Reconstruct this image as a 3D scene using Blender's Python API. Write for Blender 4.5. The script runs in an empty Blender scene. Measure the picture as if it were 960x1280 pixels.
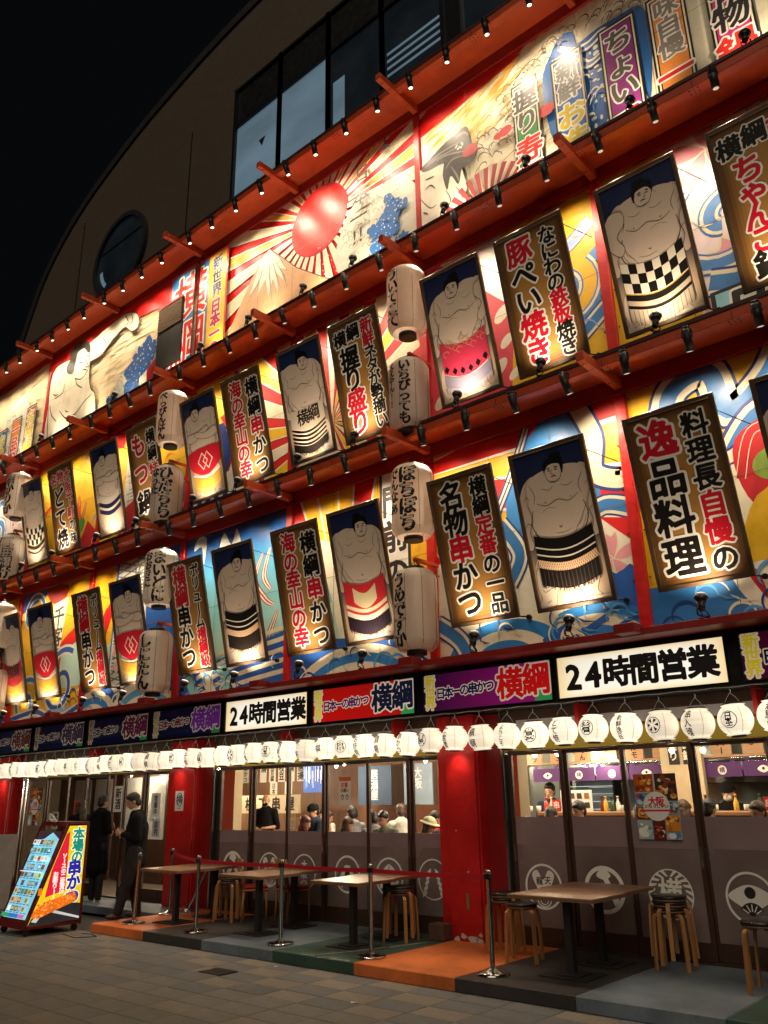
import bpy, bmesh, math, random
import numpy as np
from mathutils import Vector, Matrix
from mathutils.geometry import tessellate_polygon
random.seed(7)
SC = bpy.context.scene
COL = SC.collection
# ------------------------------------------------------------------ camera
CAMD = 9.813                       # metres from the facade plane (y = 0)
cam_data = bpy.data.cameras.new('camera')
cam_data.sensor_fit = 'VERTICAL'; cam_data.sensor_height = 36.0; cam_data.sensor_width = 27.0
cam_data.lens = 36.0 * 1043.46 / 1280.0
cam_data.clip_start = 0.1; cam_data.clip_end = 500
cam = bpy.data.objects.new('camera', cam_data); COL.objects.link(cam)
_y, _p, _r = [math.radians(a) for a in (41.0757, 18.8998, -1.0089)]
fwd = Vector((-math.sin(_y)*math.cos(_p), math.cos(_y)*math.cos(_p), math.sin(_p)))
rgt = Vector((math.cos(_y), math.sin(_y), 0)); upv = rgt.cross(fwd)
r2 = rgt*math.cos(_r) + upv*math.sin(_r); u2 = -rgt*math.sin(_r) + upv*math.cos(_r)
M = Matrix.Identity(4)
for i in range(3):
    M[i][0] = r2[i]; M[i][1] = u2[i]; M[i][2] = -fwd[i]
M[0][3] = 0; M[1][3] = -CAMD; M[2][3] = 1.88
cam.matrix_world = M
SC.camera = cam
# ------------------------------------------------------------------ night sky, exposure
world = bpy.data.worlds.new('World'); SC.world = world; world.use_nodes = True
bg = world.node_tree.nodes['Background']
bg.inputs[0].default_value = (0.30, 0.36, 0.46, 1); bg.inputs[1].default_value = 0.005
SC.view_settings.view_transform = 'Standard'; SC.view_settings.look = 'None'
SC.view_settings.exposure = 0.35; SC.view_settings.gamma = 1.0
SC.render.film_transparent = False
sun_d = bpy.data.lights.new('night_glow', 'SUN'); sun_d.energy = 0.60; sun_d.angle = math.radians(50); sun_d.color = (1.0, 0.86, 0.68)
sun = bpy.data.objects.new('night_glow', sun_d); COL.objects.link(sun)      # faint glow of the lit city street in front of the facade
sun.rotation_euler = Vector((-0.35, 0.80, -0.62)).to_track_quat('-Z', 'Y').to_euler()
try:
    SC.cycles.use_denoising = True
    SC.cycles.max_bounces = 6; SC.cycles.diffuse_bounces = 3; SC.cycles.glossy_bounces = 3
    SC.cycles.transparent_max_bounces = 12; SC.cycles.caustics_reflective = False; SC.cycles.caustics_refractive = False
    SC.cycles.sample_clamp_indirect = 4.0; SC.cycles.use_light_tree = True
except Exception: pass
WARM = (1.0, 0.79, 0.57)
SPOT_W, FLOOD_W, LANTERN_E, ROOM_W = 74.0, 44.0, 0.70, 48.0

# ------------------------------------------------------------------ materials
def s2l(c): return c/12.92 if c <= 0.04045 else ((c+0.055)/1.055)**2.4
def hx(h):
    h = h.lstrip('#'); return tuple(s2l(int(h[i:i+2], 16)/255) for i in (0, 2, 4))
MATS = {}
def mat(name, col='#808080', rough=0.6, metal=0.0, var=0.12, scale=6.0, bump=0.0, bscale=30.0, emit=0.0, spec=0.5, coat=0.0, attr=False, stretch=None, trans=0.0, grime=0.0):
    if name in MATS: return MATS[name]
    m = bpy.data.materials.new(name); m.use_nodes = True; nt = m.node_tree; N = nt.nodes; L = nt.links
    b = N['Principled BSDF']
    tc = N.new('ShaderNodeTexCoord'); mp = N.new('ShaderNodeMapping'); L.new(tc.outputs['Object'], mp.inputs[0])
    if stretch: mp.inputs['Scale'].default_value = stretch
    no = N.new('ShaderNodeTexNoise'); no.inputs['Scale'].default_value = scale; no.inputs['Detail'].default_value = 5
    L.new(mp.outputs[0], no.inputs['Vector'])
    mr = N.new('ShaderNodeMapRange'); mr.inputs['From Min'].default_value = 0.3; mr.inputs['From Max'].default_value = 0.7
    mr.inputs['To Min'].default_value = 1-var; mr.inputs['To Max'].default_value = 1+var
    L.new(no.outputs['Fac'], mr.inputs['Value'])
    mx = N.new('ShaderNodeVectorMath'); mx.operation = 'SCALE'
    if attr:
        at = N.new('ShaderNodeAttribute'); at.attribute_name = 'Col'; L.new(at.outputs['Color'], mx.inputs[0])
    else:
        c = hx(col) if isinstance(col, str) else col
        mx.inputs[0].default_value = c
    L.new(mr.outputs[0], mx.inputs['Scale'])
    if grime:
        g1 = N.new('ShaderNodeTexNoise'); g1.inputs['Scale'].default_value = 1.3; g1.inputs['Detail'].default_value = 8; g1.inputs['Roughness'].default_value = .72; L.new(tc.outputs['Object'], g1.inputs['Vector'])
        g2 = N.new('ShaderNodeMapRange'); g2.inputs['From Min'].default_value = .50; g2.inputs['From Max'].default_value = .68; g2.inputs['To Min'].default_value = 1; g2.inputs['To Max'].default_value = 1-grime; L.new(g1.outputs['Fac'], g2.inputs['Value'])
        g3 = N.new('ShaderNodeVectorMath'); g3.operation = 'SCALE'; L.new(mx.outputs[0], g3.inputs[0]); L.new(g2.outputs[0], g3.inputs['Scale']); mx = g3
    L.new(mx.outputs[0], b.inputs['Base Color'])
    b.inputs['Roughness'].default_value = rough; b.inputs['Metallic'].default_value = metal
    b.inputs['Specular IOR Level'].default_value = spec; b.inputs['Coat Weight'].default_value = coat
    if rough < 0.9 and metal == 0 and emit == 0:
        r2_ = N.new('ShaderNodeMapRange'); r2_.inputs['To Min'].default_value = max(0.03, rough-0.12); r2_.inputs['To Max'].default_value = min(1, rough+0.12)
        L.new(no.outputs['Fac'], r2_.inputs['Value']); L.new(r2_.outputs[0], b.inputs['Roughness'])
    if emit:
        L.new(mx.outputs[0], b.inputs['Emission Color']); b.inputs['Emission Strength'].default_value = emit
    if trans: b.inputs['Transmission Weight'].default_value = trans
    if bump:
        n2 = N.new('ShaderNodeTexNoise'); n2.inputs['Scale'].default_value = bscale; n2.inputs['Detail'].default_value = 4
        L.new(mp.outputs[0], n2.inputs['Vector'])
        bp = N.new('ShaderNodeBump'); bp.inputs['Strength'].default_value = bump; bp.inputs['Distance'].default_value = 0.02
        L.new(n2.outputs['Fac'], bp.inputs['Height']); L.new(bp.outputs[0], b.inputs['Normal'])
    MATS[name] = m; return m
def glass_mat(name, tint=(0.92, 0.93, 0.92), fac=0.10, gcol=(1, 1, 1)):
    m = bpy.data.materials.new(name); m.use_nodes = True; nt = m.node_tree; N = nt.nodes; L = nt.links
    N.remove(N['Principled BSDF']); o = N['Material Output']
    t = N.new('ShaderNodeBsdfTransparent'); t.inputs[0].default_value = (*tint, 1)
    g = N.new('ShaderNodeBsdfGlossy'); g.inputs['Roughness'].default_value = 0.03; g.inputs['Color'].default_value = (*gcol, 1)
    fr = N.new('ShaderNodeFresnel'); fr.inputs['IOR'].default_value = 1.5
    mi = N.new('ShaderNodeMixShader'); ge = N.new('ShaderNodeNewGeometry'); inv = N.new('ShaderNodeMath'); inv.operation = 'SUBTRACT'; inv.inputs[0].default_value = 1; L.new(ge.outputs['Backfacing'], inv.inputs[1])
    mu = N.new('ShaderNodeMath'); mu.operation = 'MULTIPLY'; L.new(fr.outputs[0], mu.inputs[0]); L.new(inv.outputs[0], mu.inputs[1]); L.new(mu.outputs[0], mi.inputs[0]); L.new(t.outputs[0], mi.inputs[1]); L.new(g.outputs[0], mi.inputs[2])
    L.new(mi.outputs[0], o.inputs[0]); MATS[name] = m; return m
VERM = mat('vermilion_paint', (0.60, 0.078, 0.018), 0.45, var=0.10, scale=3, bump=0.15, bscale=12, grime=.35)
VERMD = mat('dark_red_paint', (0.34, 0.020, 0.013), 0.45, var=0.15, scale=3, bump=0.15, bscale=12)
REDP = mat('pillar_red', (0.54, 0.014, 0.013), 0.38, var=0.14, scale=2.2, bump=0.35, bscale=9, grime=.35)
DARKB = mat('ledge_shade_brown', (0.060, 0.014, 0.011), 0.5, var=0.25, scale=5)
BLACKM = mat('black_metal', (0.012, 0.012, 0.012), 0.38, var=0.3)
BLACKF = mat('black_frame', (0.010, 0.009, 0.009), 0.45, var=0.3)
BROWNF = mat('door_wood', (0.055, 0.024, 0.014), 0.45, var=0.25, scale=5, stretch=(12, 12, 0.7), bump=0.1)
VINYL = mat('vinyl_print', attr=True, rough=0.42, var=0.10, scale=0.9, bump=0.6, bscale=1.8, grime=.22)
BOARDP = mat('board_print', attr=True, rough=0.40, var=0.05, scale=2)
PAPERP = mat('paper_print', attr=True, rough=0.75, var=0.05, scale=4)
BRONZE = mat('bronze_frame', (0.085, 0.052, 0.026), 0.35, var=0.2, scale=7, spec=0.6)
STEEL = mat('brushed_steel', (0.55, 0.54, 0.52), 0.22, metal=1.0, var=0.06, scale=8, stretch=(1, 1, 14))
CHROME = mat('chrome', (0.65, 0.64, 0.62), 0.12, metal=1.0, var=0.05)
BOLTM = mat('bolt_head', (.10, .03, .02), .4, metal=.5)
WHITEP = mat('white_plastic', (0.75, 0.74, 0.70), 0.4, var=0.05)
CORD = mat('black_cord', (0.012, 0.012, 0.012), 0.6)
LENS = mat('lamp_lens', (1.0, 0.86, 0.66), 0.4, var=0.0, emit=3.5)
LENSD = mat('lamp_lens_side', (1.0, 0.82, 0.62), 0.4, var=0.0, emit=0.40)
YELLOWB = mat('yellow_board', (0.56, 0.40, 0.035), 0.5, var=0.08, scale=2)
GLASS = glass_mat('window_glass')

# ------------------------------------------------------------------ object helpers
def tag(o, label=None, cat=None, group=None, kind=None):
    if label: o['label'] = label
    if cat: o['category'] = cat
    if group: o['group'] = group
    if kind: o['kind'] = kind
    return o
def empty(name, loc=(0, 0, 0), rz=0.0, label=None, cat=None, group=None, rot=None):
    o = bpy.data.objects.new(name, None); COL.objects.link(o); o.empty_display_size = 0.1
    o.location = loc; o.rotation_euler = rot if rot else (0, 0, rz)
    return tag(o, label, cat, group)
def place(o, parent=None):
    COL.objects.link(o)
    if parent is not None: o.parent = parent
    return o
def copy_tree(o, parent=None):
    c = o.copy(); COL.objects.link(c)
    if parent is not None: c.parent = parent
    for ch in o.children: copy_tree(ch, c)
    return c
class MB:
    """one mesh made of boxes, cylinders, lathes, tubes"""
    def __init__(s): s.b = bmesh.new()
    def box(s, x0, x1, y0, y1, z0, z1, bev=0.0, rot=None, at=None):
        m = Matrix.Translation(((x0+x1)/2, (y0+y1)/2, (z0+z1)/2)) @ Matrix.Diagonal((abs(x1-x0), abs(y1-y0), abs(z1-z0), 1))
        r = bmesh.ops.create_cube(s.b, size=1.0, matrix=m); vs = r['verts']
        if bev:
            es = list({e for v in vs for e in v.link_edges})
            q = bmesh.ops.bevel(s.b, geom=es, offset=bev, segments=1, affect='EDGES', profile=0.5)
            vs = list({v for f in q['faces'] for v in f.verts} | {v for v in vs if v.is_valid})
        if rot is not None:
            p = Vector(at) if at else Vector(((x0+x1)/2, (y0+y1)/2, (z0+z1)/2))
            bmesh.ops.transform(s.b, matrix=Matrix.Translation(p) @ rot.to_4x4() @ Matrix.Translation(-p), verts=vs)
        return s
    def lathe(s, prof, cx=0, cy=0, cz=0, n=20, cap=True, mat4=None, smooth=True):
        rings = []
        M4 = mat4 or Matrix.Translation((cx, cy, cz))
        for r, z in prof:
            rings.append([s.b.verts.new(M4 @ Vector((r*math.cos(2*math.pi*i/n), r*math.sin(2*math.pi*i/n), z))) for i in range(n)])
        for a, b_ in zip(rings, rings[1:]):
            for i in range(n):
                f = s.b.faces.new((a[i], a[(i+1) % n], b_[(i+1) % n], b_[i])); f.smooth = smooth
        if cap:
            s.b.faces.new(list(reversed(rings[0]))); s.b.faces.new(rings[-1])
        return s
    def cyl(s, p, q, r, r1=None, n=12, cap=True):
        p = Vector(p); q = Vector(q); d = q-p
        M4 = Matrix.Translation(p) @ d.to_track_quat('Z', 'Y').to_matrix().to_4x4()
        return s.lathe([(r, 0), (r if r1 is None else r1, d.length)], n=n, cap=cap, mat4=M4)
    def tube(s, pts, r, n=6):
        for a, b_ in zip(pts, pts[1:]): s.cyl(a, b_, r, n=n)
        return s
    def sphere(s, c, r, sc=(1, 1, 1), n=16, rot=None):
        m = Matrix.Translation(c) @ (rot.to_4x4() if rot else Matrix.Identity(4)) @ Matrix.Diagonal((sc[0]*r, sc[1]*r, sc[2]*r, 1))
        q = bmesh.ops.create_uvsphere(s.b, u_segments=n, v_segments=max(6, n*2//3), radius=1.0, matrix=m)
        for v in q['verts']:
            for f in v.link_faces: f.smooth = True
        return s
    def poly(s, pts):
        s.b.faces.new([s.b.verts.new(p) for p in pts]); return s
    def prism(s, pts2, y0, y1):
        """outline in (x,z), extruded between y0 (front) and y1"""
        a = [s.b.verts.new((x, y0, z)) for x, z in pts2]; c = [s.b.verts.new((x, y1, z)) for x, z in pts2]
        s.b.faces.new(a); s.b.faces.new(list(reversed(c))); n = len(a)
        for i in range(n): s.b.faces.new((a[i], c[i], c[(i+1) % n], a[(i+1) % n]))
        return s
    def build(s, name, m, parent=None, loc=None):
        bmesh.ops.recalc_face_normals(s.b, faces=s.b.faces)
        me = bpy.data.meshes.new(name); s.b.to_mesh(me); s.b.free()
        for mm in (m if isinstance(m, (list, tuple)) else [m]): me.materials.append(mm)
        o = bpy.data.objects.new(name, me); place(o, parent)
        if loc: o.location = loc
        return o
def box(name, m, x0, x1, y0, y1, z0, z1, parent=None, bev=0.0): return MB().box(x0, x1, y0, y1, z0, z1, bev).build(name, m, parent)

# ------------------------------------------------------------------ lettering: glyph outlines grown from a distance field
def _edges(ch):
    c = bpy.data.curves.new('g', 'FONT'); c.body = ch; c.resolution_u = 3; c.fill_mode = 'NONE'; c.size = 1.0
    o = bpy.data.objects.new('g', c); COL.objects.link(o); bpy.context.view_layer.update()
    me = bpy.data.meshes.new_from_object(o.evaluated_get(bpy.context.evaluated_depsgraph_get()))
    co = np.array([v.co[:2] for v in me.vertices]).reshape(-1, 2); ed = np.array([e.vertices[:] for e in me.edges]).reshape(-1, 2)
    bpy.data.objects.remove(o); bpy.data.curves.remove(c); bpy.data.meshes.remove(me)
    return co, ed
_ref, _ = _edges('国')
EC = (_ref.min(0)+_ref.max(0))/2; EM = (_ref.max(0)-_ref.min(0)).max()/0.90
GN = 54; SDF = {}; GLY = {}
GX = np.linspace(-0.64, 0.64, GN)
def sdf(ch):
    if ch in SDF: return SDF[ch]
    rot = ch in 'ー'; c0 = 'ー' if rot else ch
    co, ed = _edges(c0)
    if len(co) == 0: SDF[ch] = np.full((GN, GN), -1.0); return SDF[ch]
    if ord(ch) < 256:
        cen = np.array([(co[:, 0].min()+co[:, 0].max())/2, EC[1]])
    else: cen = EC
    p = (co-cen)/EM
    if rot: p = p[:, ::-1]*np.array([1, -1])
    wv = 0.010
    p = p + wv*np.stack([np.sin(p[:, 1]*11+ord(ch)), np.sin(p[:, 0]*9+ord(ch)*1.7)], 1)
    A = p[ed[:, 0]]; B = p[ed[:, 1]]; D = B-A
    gx, gy = np.meshgrid(GX, GX); P = np.stack([gx.ravel(), gy.ravel()], 1)
    L2 = (D**2).sum(1)+1e-12
    dx = P[:, None, 0]-A[None, :, 0]; dy = P[:, None, 1]-A[None, :, 1]
    t = np.clip((dx*D[:, 0]+dy*D[:, 1])/L2, 0, 1)
    dist = np.sqrt(((dx-t*D[:, 0])**2+(dy-t*D[:, 1])**2).min(1))
    y0 = A[None, :, 1] > P[:, None, 1]; y1 = B[None, :, 1] > P[:, None, 1]
    with np.errstate(divide='ignore', invalid='ignore'):
        xi = A[:, 0]+(P[:, None, 1]-A[:, 1])*D[:, 0]/D[:, 1]
    ins = ((y0 != y1) & (P[:, None, 0] < xi)).sum(1) % 2 == 1
    SDF[ch] = np.where(ins, dist, -dist).reshape(GN, GN); return SDF[ch]
def glyph(ch, lvl):
    k = (ch, lvl)
    if k in GLY: return GLY[k]
    f = sdf(ch)+lvl; h = GX[1]-GX[0]; s = f > 0; out = []
    cnt = s[:-1, :-1].astype(int)+s[1:, :-1]+s[:-1, 1:]+s[1:, 1:]
    for j in range(GN-1):
        row = cnt[j]; i = 0
        nz = np.nonzero(row)[0]
        if len(nz) == 0: continue
        i = nz[0]; end = nz[-1]
        while i <= end:
            if row[i] == 4:
                k0 = i
                while i <= end and row[i] == 4: i += 1
                out.append([(GX[k0], GX[j]), (GX[i], GX[j]), (GX[i], GX[j+1]), (GX[k0], GX[j+1])]); continue
            if row[i] > 0:
                cs = [(i, j), (i+1, j), (i+1, j+1), (i, j+1)]; vs = [f[b_, a] for a, b_ in cs]; pl = []
                for q in range(4):
                    (a, b_), v = cs[q], vs[q]; (c, d), w = cs[(q+1) % 4], vs[(q+1) % 4]
                    if v > 0: pl.append((GX[a], GX[b_]))
                    if (v > 0) != (w > 0):
                        t = v/(v-w); pl.append((GX[a]+t*(GX[c]-GX[a]), GX[b_]+t*(GX[d]-GX[b_])))
                if len(pl) > 2: out.append(pl)
            i += 1
    GLY[k] = out; return out

# ------------------------------------------------------------------ flat print: coloured shapes laid on a surface
def spl(pts, n=6, closed=True):
    P = [Vector(p) for p in pts]; out = []; N_ = len(P)
    rng = range(N_) if closed else range(N_-1)
    for i in rng:
        if closed: a, b, c, d = P[(i-1) % N_], P[i], P[(i+1) % N_], P[(i+2) % N_]
        else: a, b, c, d = P[max(i-1, 0)], P[i], P[i+1], P[min(i+2, N_-1)]
        for k in range(n):
            t = k/n
            out.append(tuple(0.5*((2*b)+(c-a)*t+(2*a-5*b+4*c-d)*t*t+(3*b-a-3*c+d)*t**3)))
    if not closed: out.append(tuple(P[-1]))
    return out
def ell(cx, cy, rx, ry, n=28, a0=0, a1=2*math.pi, rot=0):
    return [(cx+rx*math.cos(a)*math.cos(rot)-ry*math.sin(a)*math.sin(rot), cy+rx*math.cos(a)*math.sin(rot)+ry*math.sin(a)*math.cos(rot)) for a in [a0+(a1-a0)*i/n for i in range(n if a1-a0 > 6.28 else n+1)]]
class Pr:
    def __init__(s, clip=None, eps=0.00022):
        s.V = []; s.F = []; s.C = []; s.clip = clip; s.eps = eps; s.L = 0
    def nl(s): s.L += 1
    def _add(s, pts, col):
        if s.clip:
            x0, x1, y0, y1 = s.clip
            for ax, sg, lim in ((0, 1, x0), (0, -1, x1), (1, 1, y0), (1, -1, y1)):
                out = []; n = len(pts)
                for i in range(n):
                    p, q = pts[i], pts[(i+1) % n]; a = sg*(p[ax]-lim); b = sg*(q[ax]-lim)
                    if a >= 0: out.append(p)
                    if (a > 0) != (b > 0) and a != b and a*b < 0:
                        t = a/(a-b); out.append((p[0]+t*(q[0]-p[0]), p[1]+t*(q[1]-p[1])))
                pts = out
                if len(pts) < 3: return
        k = len(s.V); z = s.L*s.eps
        for p in pts:
            s.V.append((p[0], p[1], z)); s.C.append(col(*p) if callable(col) else col)
        s.F.append(tuple(range(k, k+len(pts))))
    def poly(s, pts, col, keep=False):
        col = hx(col) if isinstance(col, str) else col
        if not keep: s.nl()
        if len(pts) <= 4 and not callable(col) and s._cvx(pts): s._add(list(pts), col); return s
        vs = [Vector((p[0], p[1], 0)) for p in pts]
        for t in tessellate_polygon([vs]): s._add([tuple(pts[i][:2]) for i in t], col)
        return s
    def _cvx(s, p):
        sg = 0; n = len(p)
        for i in range(n):
            a, b, c = p[i], p[(i+1) % n], p[(i+2) % n]; cr = (b[0]-a[0])*(c[1]-b[1])-(b[1]-a[1])*(c[0]-b[0])
            if cr*sg < 0: return False
            if cr: sg = cr
        return True
    def rect(s, x0, x1, y0, y1, col, nx=1, ny=1):
        col = hx(col) if isinstance(col, str) else col; s.nl()
        for i in range(nx):
            for j in range(ny):
                a, b = x0+(x1-x0)*i/nx, x0+(x1-x0)*(i+1)/nx; c, d = y0+(y1-y0)*j/ny, y0+(y1-y0)*(j+1)/ny
                s._add([(a, c), (b, c), (b, d), (a, d)], col)
        return s
    def stroke(s, pts, w, col, closed=False, taper=0.0, keep=False):
        col = hx(col) if isinstance(col, str) else col
        if not keep: s.nl()
        P = [Vector(p[:2]) for p in pts]; n = len(P)
        if n < 2: return s
        Ls = []; Rs = []
        for i in range(n):
            a = P[(i-1) % n] if closed or i else P[i]; b = P[(i+1) % n] if closed or i < n-1 else P[i]
            t = b-a; t = t.normalized() if t.length > 1e-9 else Vector((1, 0)); nn = Vector((-t.y, t.x))
            ww = w/2
            if taper and not closed:
                u = i/(n-1); ww *= (1-taper)+taper*math.sin(math.pi*min(1, max(0, u)))
            Ls.append(P[i]+nn*ww); Rs.append(P[i]-nn*ww)
        for i in range(n if closed else n-1):
            j = (i+1) % n; s._add([tuple(Ls[i]), tuple(Ls[j]), tuple(Rs[j]), tuple(Rs[i])], col)
        return s
    def char(s, ch, cx, cy, size, col, lvl=0.03, sx=1.0, rot=0.0):
        col = hx(col) if isinstance(col, str) else col; s.nl(); c, sn = math.cos(rot)*size, math.sin(rot)*size
        for pl in glyph(ch, lvl):
            s._add([(cx+(x*sx)*c-y*sn, cy+(x*sx)*sn+y*c) for x, y in pl], col)
        return s
    def text(s, items, outline=None, lvl=0.035, olvl=0.10):
        """items: (char, cx, cy, size, colour)"""
        if outline:
            for ch, x, y, z, c in items: s.char(ch, x, y, z, outline, olvl)
        for ch, x, y, z, c in items: s.char(ch, x, y, z, c, lvl)
        return s
    def build(s, name, m, parent=None, fn=None):
        """fn maps (u, v, lift) to a point; default: u=x, v=z, lift towards the street"""
        fn = fn or (lambda u, v, l: (u, -l, v))
        me = bpy.data.meshes.new(name)
        me.from_pydata([fn(*v) for v in s.V], [], s.F)
        ca = me.color_attributes.new('Col', 'FLOAT_COLOR', 'POINT')
        arr = np.ones((len(s.V), 4), dtype=np.float32)
        if s.C: arr[:, :3] = np.array(s.C, dtype=np.float32)
        ca.data.foreach_set('color', arr.ravel()); me.materials.append(m)
        o = bpy.data.objects.new(name, me); return place(o, parent)
def vcol(txt, cx, ztop, size, cols, pitch=1.0):
    out = []; 
    for i, ch in enumerate(txt): out.append((ch, cx, ztop-size*(0.5+i*pitch), size, cols[i] if isinstance(cols, (list, tuple)) else cols))
    return out
def hrow(txt, x0, cz, size, col, pitch=1.0):
    return [(ch, x0+size*(0.5+i*pitch), cz, size, col) for i, ch in enumerate(txt)]
BK, RD, WH, CR = '#14110f', '#c8102a', '#f2ece0', '#e9dcc0'
# ================================================================== GROUND
GROUNDM = mat('asphalt', (0.045, 0.042, 0.038), 0.75, var=0.25, scale=3, bump=0.4, bscale=60)
tag(box('ground', GROUNDM, -150, 90, -90, 60, -0.30, -0.045), kind='structure')
pave_cols = {'b': (0.27, 0.238, 0.185), 'g': (0.185, 0.185, 0.183), 'd': (0.235, 0.222, 0.192)}
PAVM = {k: mat('paver_'+k, c, 0.82, spec=.3, grime=.35, var=0.22, scale=2.3, bump=0.5, bscale=45) for k, c in pave_cols.items()}
pavement = box('pavement', mat('joint_mortar', (0.15, 0.14, 0.122), 0.85, bump=0.4), -34, 8, -11.5, -2.10, -0.04, -0.008)
tag(pavement, kind='structure')
def paver_mesh(k):
    mb = MB(); mb.box(-0.274, 0.274, -0.159, 0.159, -0.02, 0.0, 0.006); o = mb.build('paver_proto', PAVM[k]); me = o.data; bpy.data.objects.remove(o); return me
PMESH = {k: paver_mesh(k) for k in 'bgd'}
cells = []
for j in range(28):
    for i in range(-60, 14):
        x = i*0.56+0.2; d = 2.28+j*0.333
        q = Vector((x, -d, 0)) - Vector((0, -CAMD, 1.88))
        a, b_, c = q.dot(r2), q.dot(u2), q.dot(-Vector((-fwd.x, -fwd.y, -fwd.z)))
        if c <= 0.5: continue
        px, py = 480+1043.46*a/c, 640-1043.46*b_/c
        vis = -60 < px < 1010 and 1120 < py < 1310
        ph = (i//1 + j) % 2; blk = (j//2) % 3
        k = 'd'
        if blk != 2: k = 'b' if (ph == 0 and (i*7+j*3) % 5 != 0) else 'g'
        elif (i+j*2) % 7 == 0: k = 'g'
        if j >= 6: k = 'd' if (i*3+j) % 6 else 'b'
        cells.append((0 if vis else 1, c, x, d, k))
cells.sort(key=lambda t: (t[0], t[1]))
for n, (v, c, x, d, k) in enumerate(cells[:298]):
    o = bpy.data.objects.new('paver', PMESH[k]); place(o, pavement)
    o.location = (x, -d, random.uniform(-0.0015, 0.0015)); o.rotation_euler = (random.uniform(-0.002, 0.002), random.uniform(-0.002, 0.002), 0)
mb = {k: MB() for k in 'bgd'}
for v, c, x, d, k in cells[298:1300]:
    mb[k].box(x-0.274, x+0.274, -d-0.159, -d+0.159, -0.02, random.uniform(-0.0015, 0.0015))
bmj = bmesh.new()
for n, k in enumerate('bgd'):
    me = bpy.data.meshes.new('t'); mb[k].b.to_mesh(me); mb[k].b.free(); n0 = len(bmj.faces); bmj.from_mesh(me); bmj.faces.ensure_lookup_table()
    for f in bmj.faces[n0:]: f.material_index = n
me = bpy.data.meshes.new('paver_field'); bmj.to_mesh(me); bmj.free()
for k in 'bgd': me.materials.append(PAVM[k])
o = bpy.data.objects.new('paver_field', me); place(o, pavement); tag(o, kind='stuff')
mc = box('drain_cover', mat('iron_cover', (0.03, 0.026, 0.022), 0.5, metal=0.6, bump=0.4, bscale=80), -8.86, -8.48, -3.08, -2.80, 0.002, 0.009)
tag(mc, 'small dark square iron cover set in the pavement in front of the platform', 'drain cover')
# bits of litter
for (x, d, a, nm) in ((-6.35, 3.15, 0.3, 'in the middle of the pavement'), (-8.35, 2.35, 1.0, 'close to the platform edge')):
    m_ = MB(); m_.poly([(0, 0, 0.004), (0.06, 0.01, 0.012), (0.05, 0.05, 0.005), (-0.01, 0.04, 0.01)])
    o = m_.build('paper_scrap', WHITEP, None, (x, -d, 0)); o.rotation_euler.z = a
    tag(o, 'crumpled white paper scrap lying '+nm, 'litter')

# ================================================================== RAISED PLATFORM (painted panels)
PX = [-17.0, -15.6, -14.2, -12.81, -11.42, -10.05, -8.63, -7.26, -5.84, -4.46, -3.08, -1.68, -0.3, 1.1]
PC = ['green', 'blue', 'blue', 'orange', 'black', 'blue', 'green', 'orange', 'black', 'blue', 'green', 'orange', 'black']
PCOL = {'orange': (0.68, 0.17, 0.035), 'black': (0.045, 0.040, 0.037), 'blue': (0.16, 0.20, 0.235), 'green': (0.035, 0.085, 0.060)}
platform = empty('platform', (0, 0, 0)); tag(platform, kind='structure')
for i, c in enumerate(PC):
    fr = -2.15 if i > 2 else -0.9
    m_ = mat('deck_'+c, PCOL[c], 0.55, grime=.5, var=0.30, scale=2.6, bump=0.35, bscale=25)
    mm = MB().box(PX[i]+0.002, PX[i+1]-0.002, fr, 0.06, 0.0, 0.13, 0.008)
    mm.build('deck_panel', m_, platform)
tag(box('floor_slab', mat('inner_floor', (0.10, 0.075, 0.055), 0.5), -26, 3, 0.062, 5.2, -0.02, 0.10), kind='structure')

# ================================================================== RESTAURANT BUILDING
R = empty('restaurant_building', (-11, 0, 0), label='night time restaurant with red beams, painted sumo murals over three tiers and glass doors below', cat='restaurant')
R.location = (0, 0, 0)
WALLM = mat('render_wall', (0.10, 0.02, 0.018), 0.7)
box('wall', WALLM, -29, 3.2, 0.02, 1.9, 2.86, 14.25, R)
ZA, ZB, ZC_, ZD = 13.98, 10.56, 7.10, 3.62
POSTX = [-27.75, -24.45, -21.0, -17.55, -14.02, -10.78, -7.55, -4.26, -0.92, 2.4]
# --- beams
for nm, z in (('a', ZA), ('b', ZB), ('c', ZC_)):
    MB().box(-29, 3.2, -0.70, -0.55, z, z+0.15, 0.006).build('front_beam', VERM, R)
    MB().box(-29, 3.2, -0.715, -0.02, z+0.152, z+0.19).build('beam_cap', DARKB, R)
    MB().box(-29, 3.2, -0.548, -0.062, z+0.118, z+0.15).build('soffit', VERM, R)
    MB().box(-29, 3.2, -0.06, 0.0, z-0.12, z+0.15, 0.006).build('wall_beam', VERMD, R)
    MB().box(-29, 3.2, -0.716, -0.702, z+0.135, z+0.188).build('shade_strip', DARKB, R)  # dark colour painted on as the shade of the unlit beam front
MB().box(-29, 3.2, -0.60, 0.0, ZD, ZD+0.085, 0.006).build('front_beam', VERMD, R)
cb = None
for z in (ZA, ZB, ZC_):
    for x in POSTX:
        if cb is None:
            cb = MB().box(-0.055, 0.055, -1.12, -0.02, 0, 0.13, 0.006).build('cross_beam', VERM, R); o = cb
        else: o = cb.copy(); COL.objects.link(o); o.parent = R
        o.location = (x, 0, z-0.045 if True else z)
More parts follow.
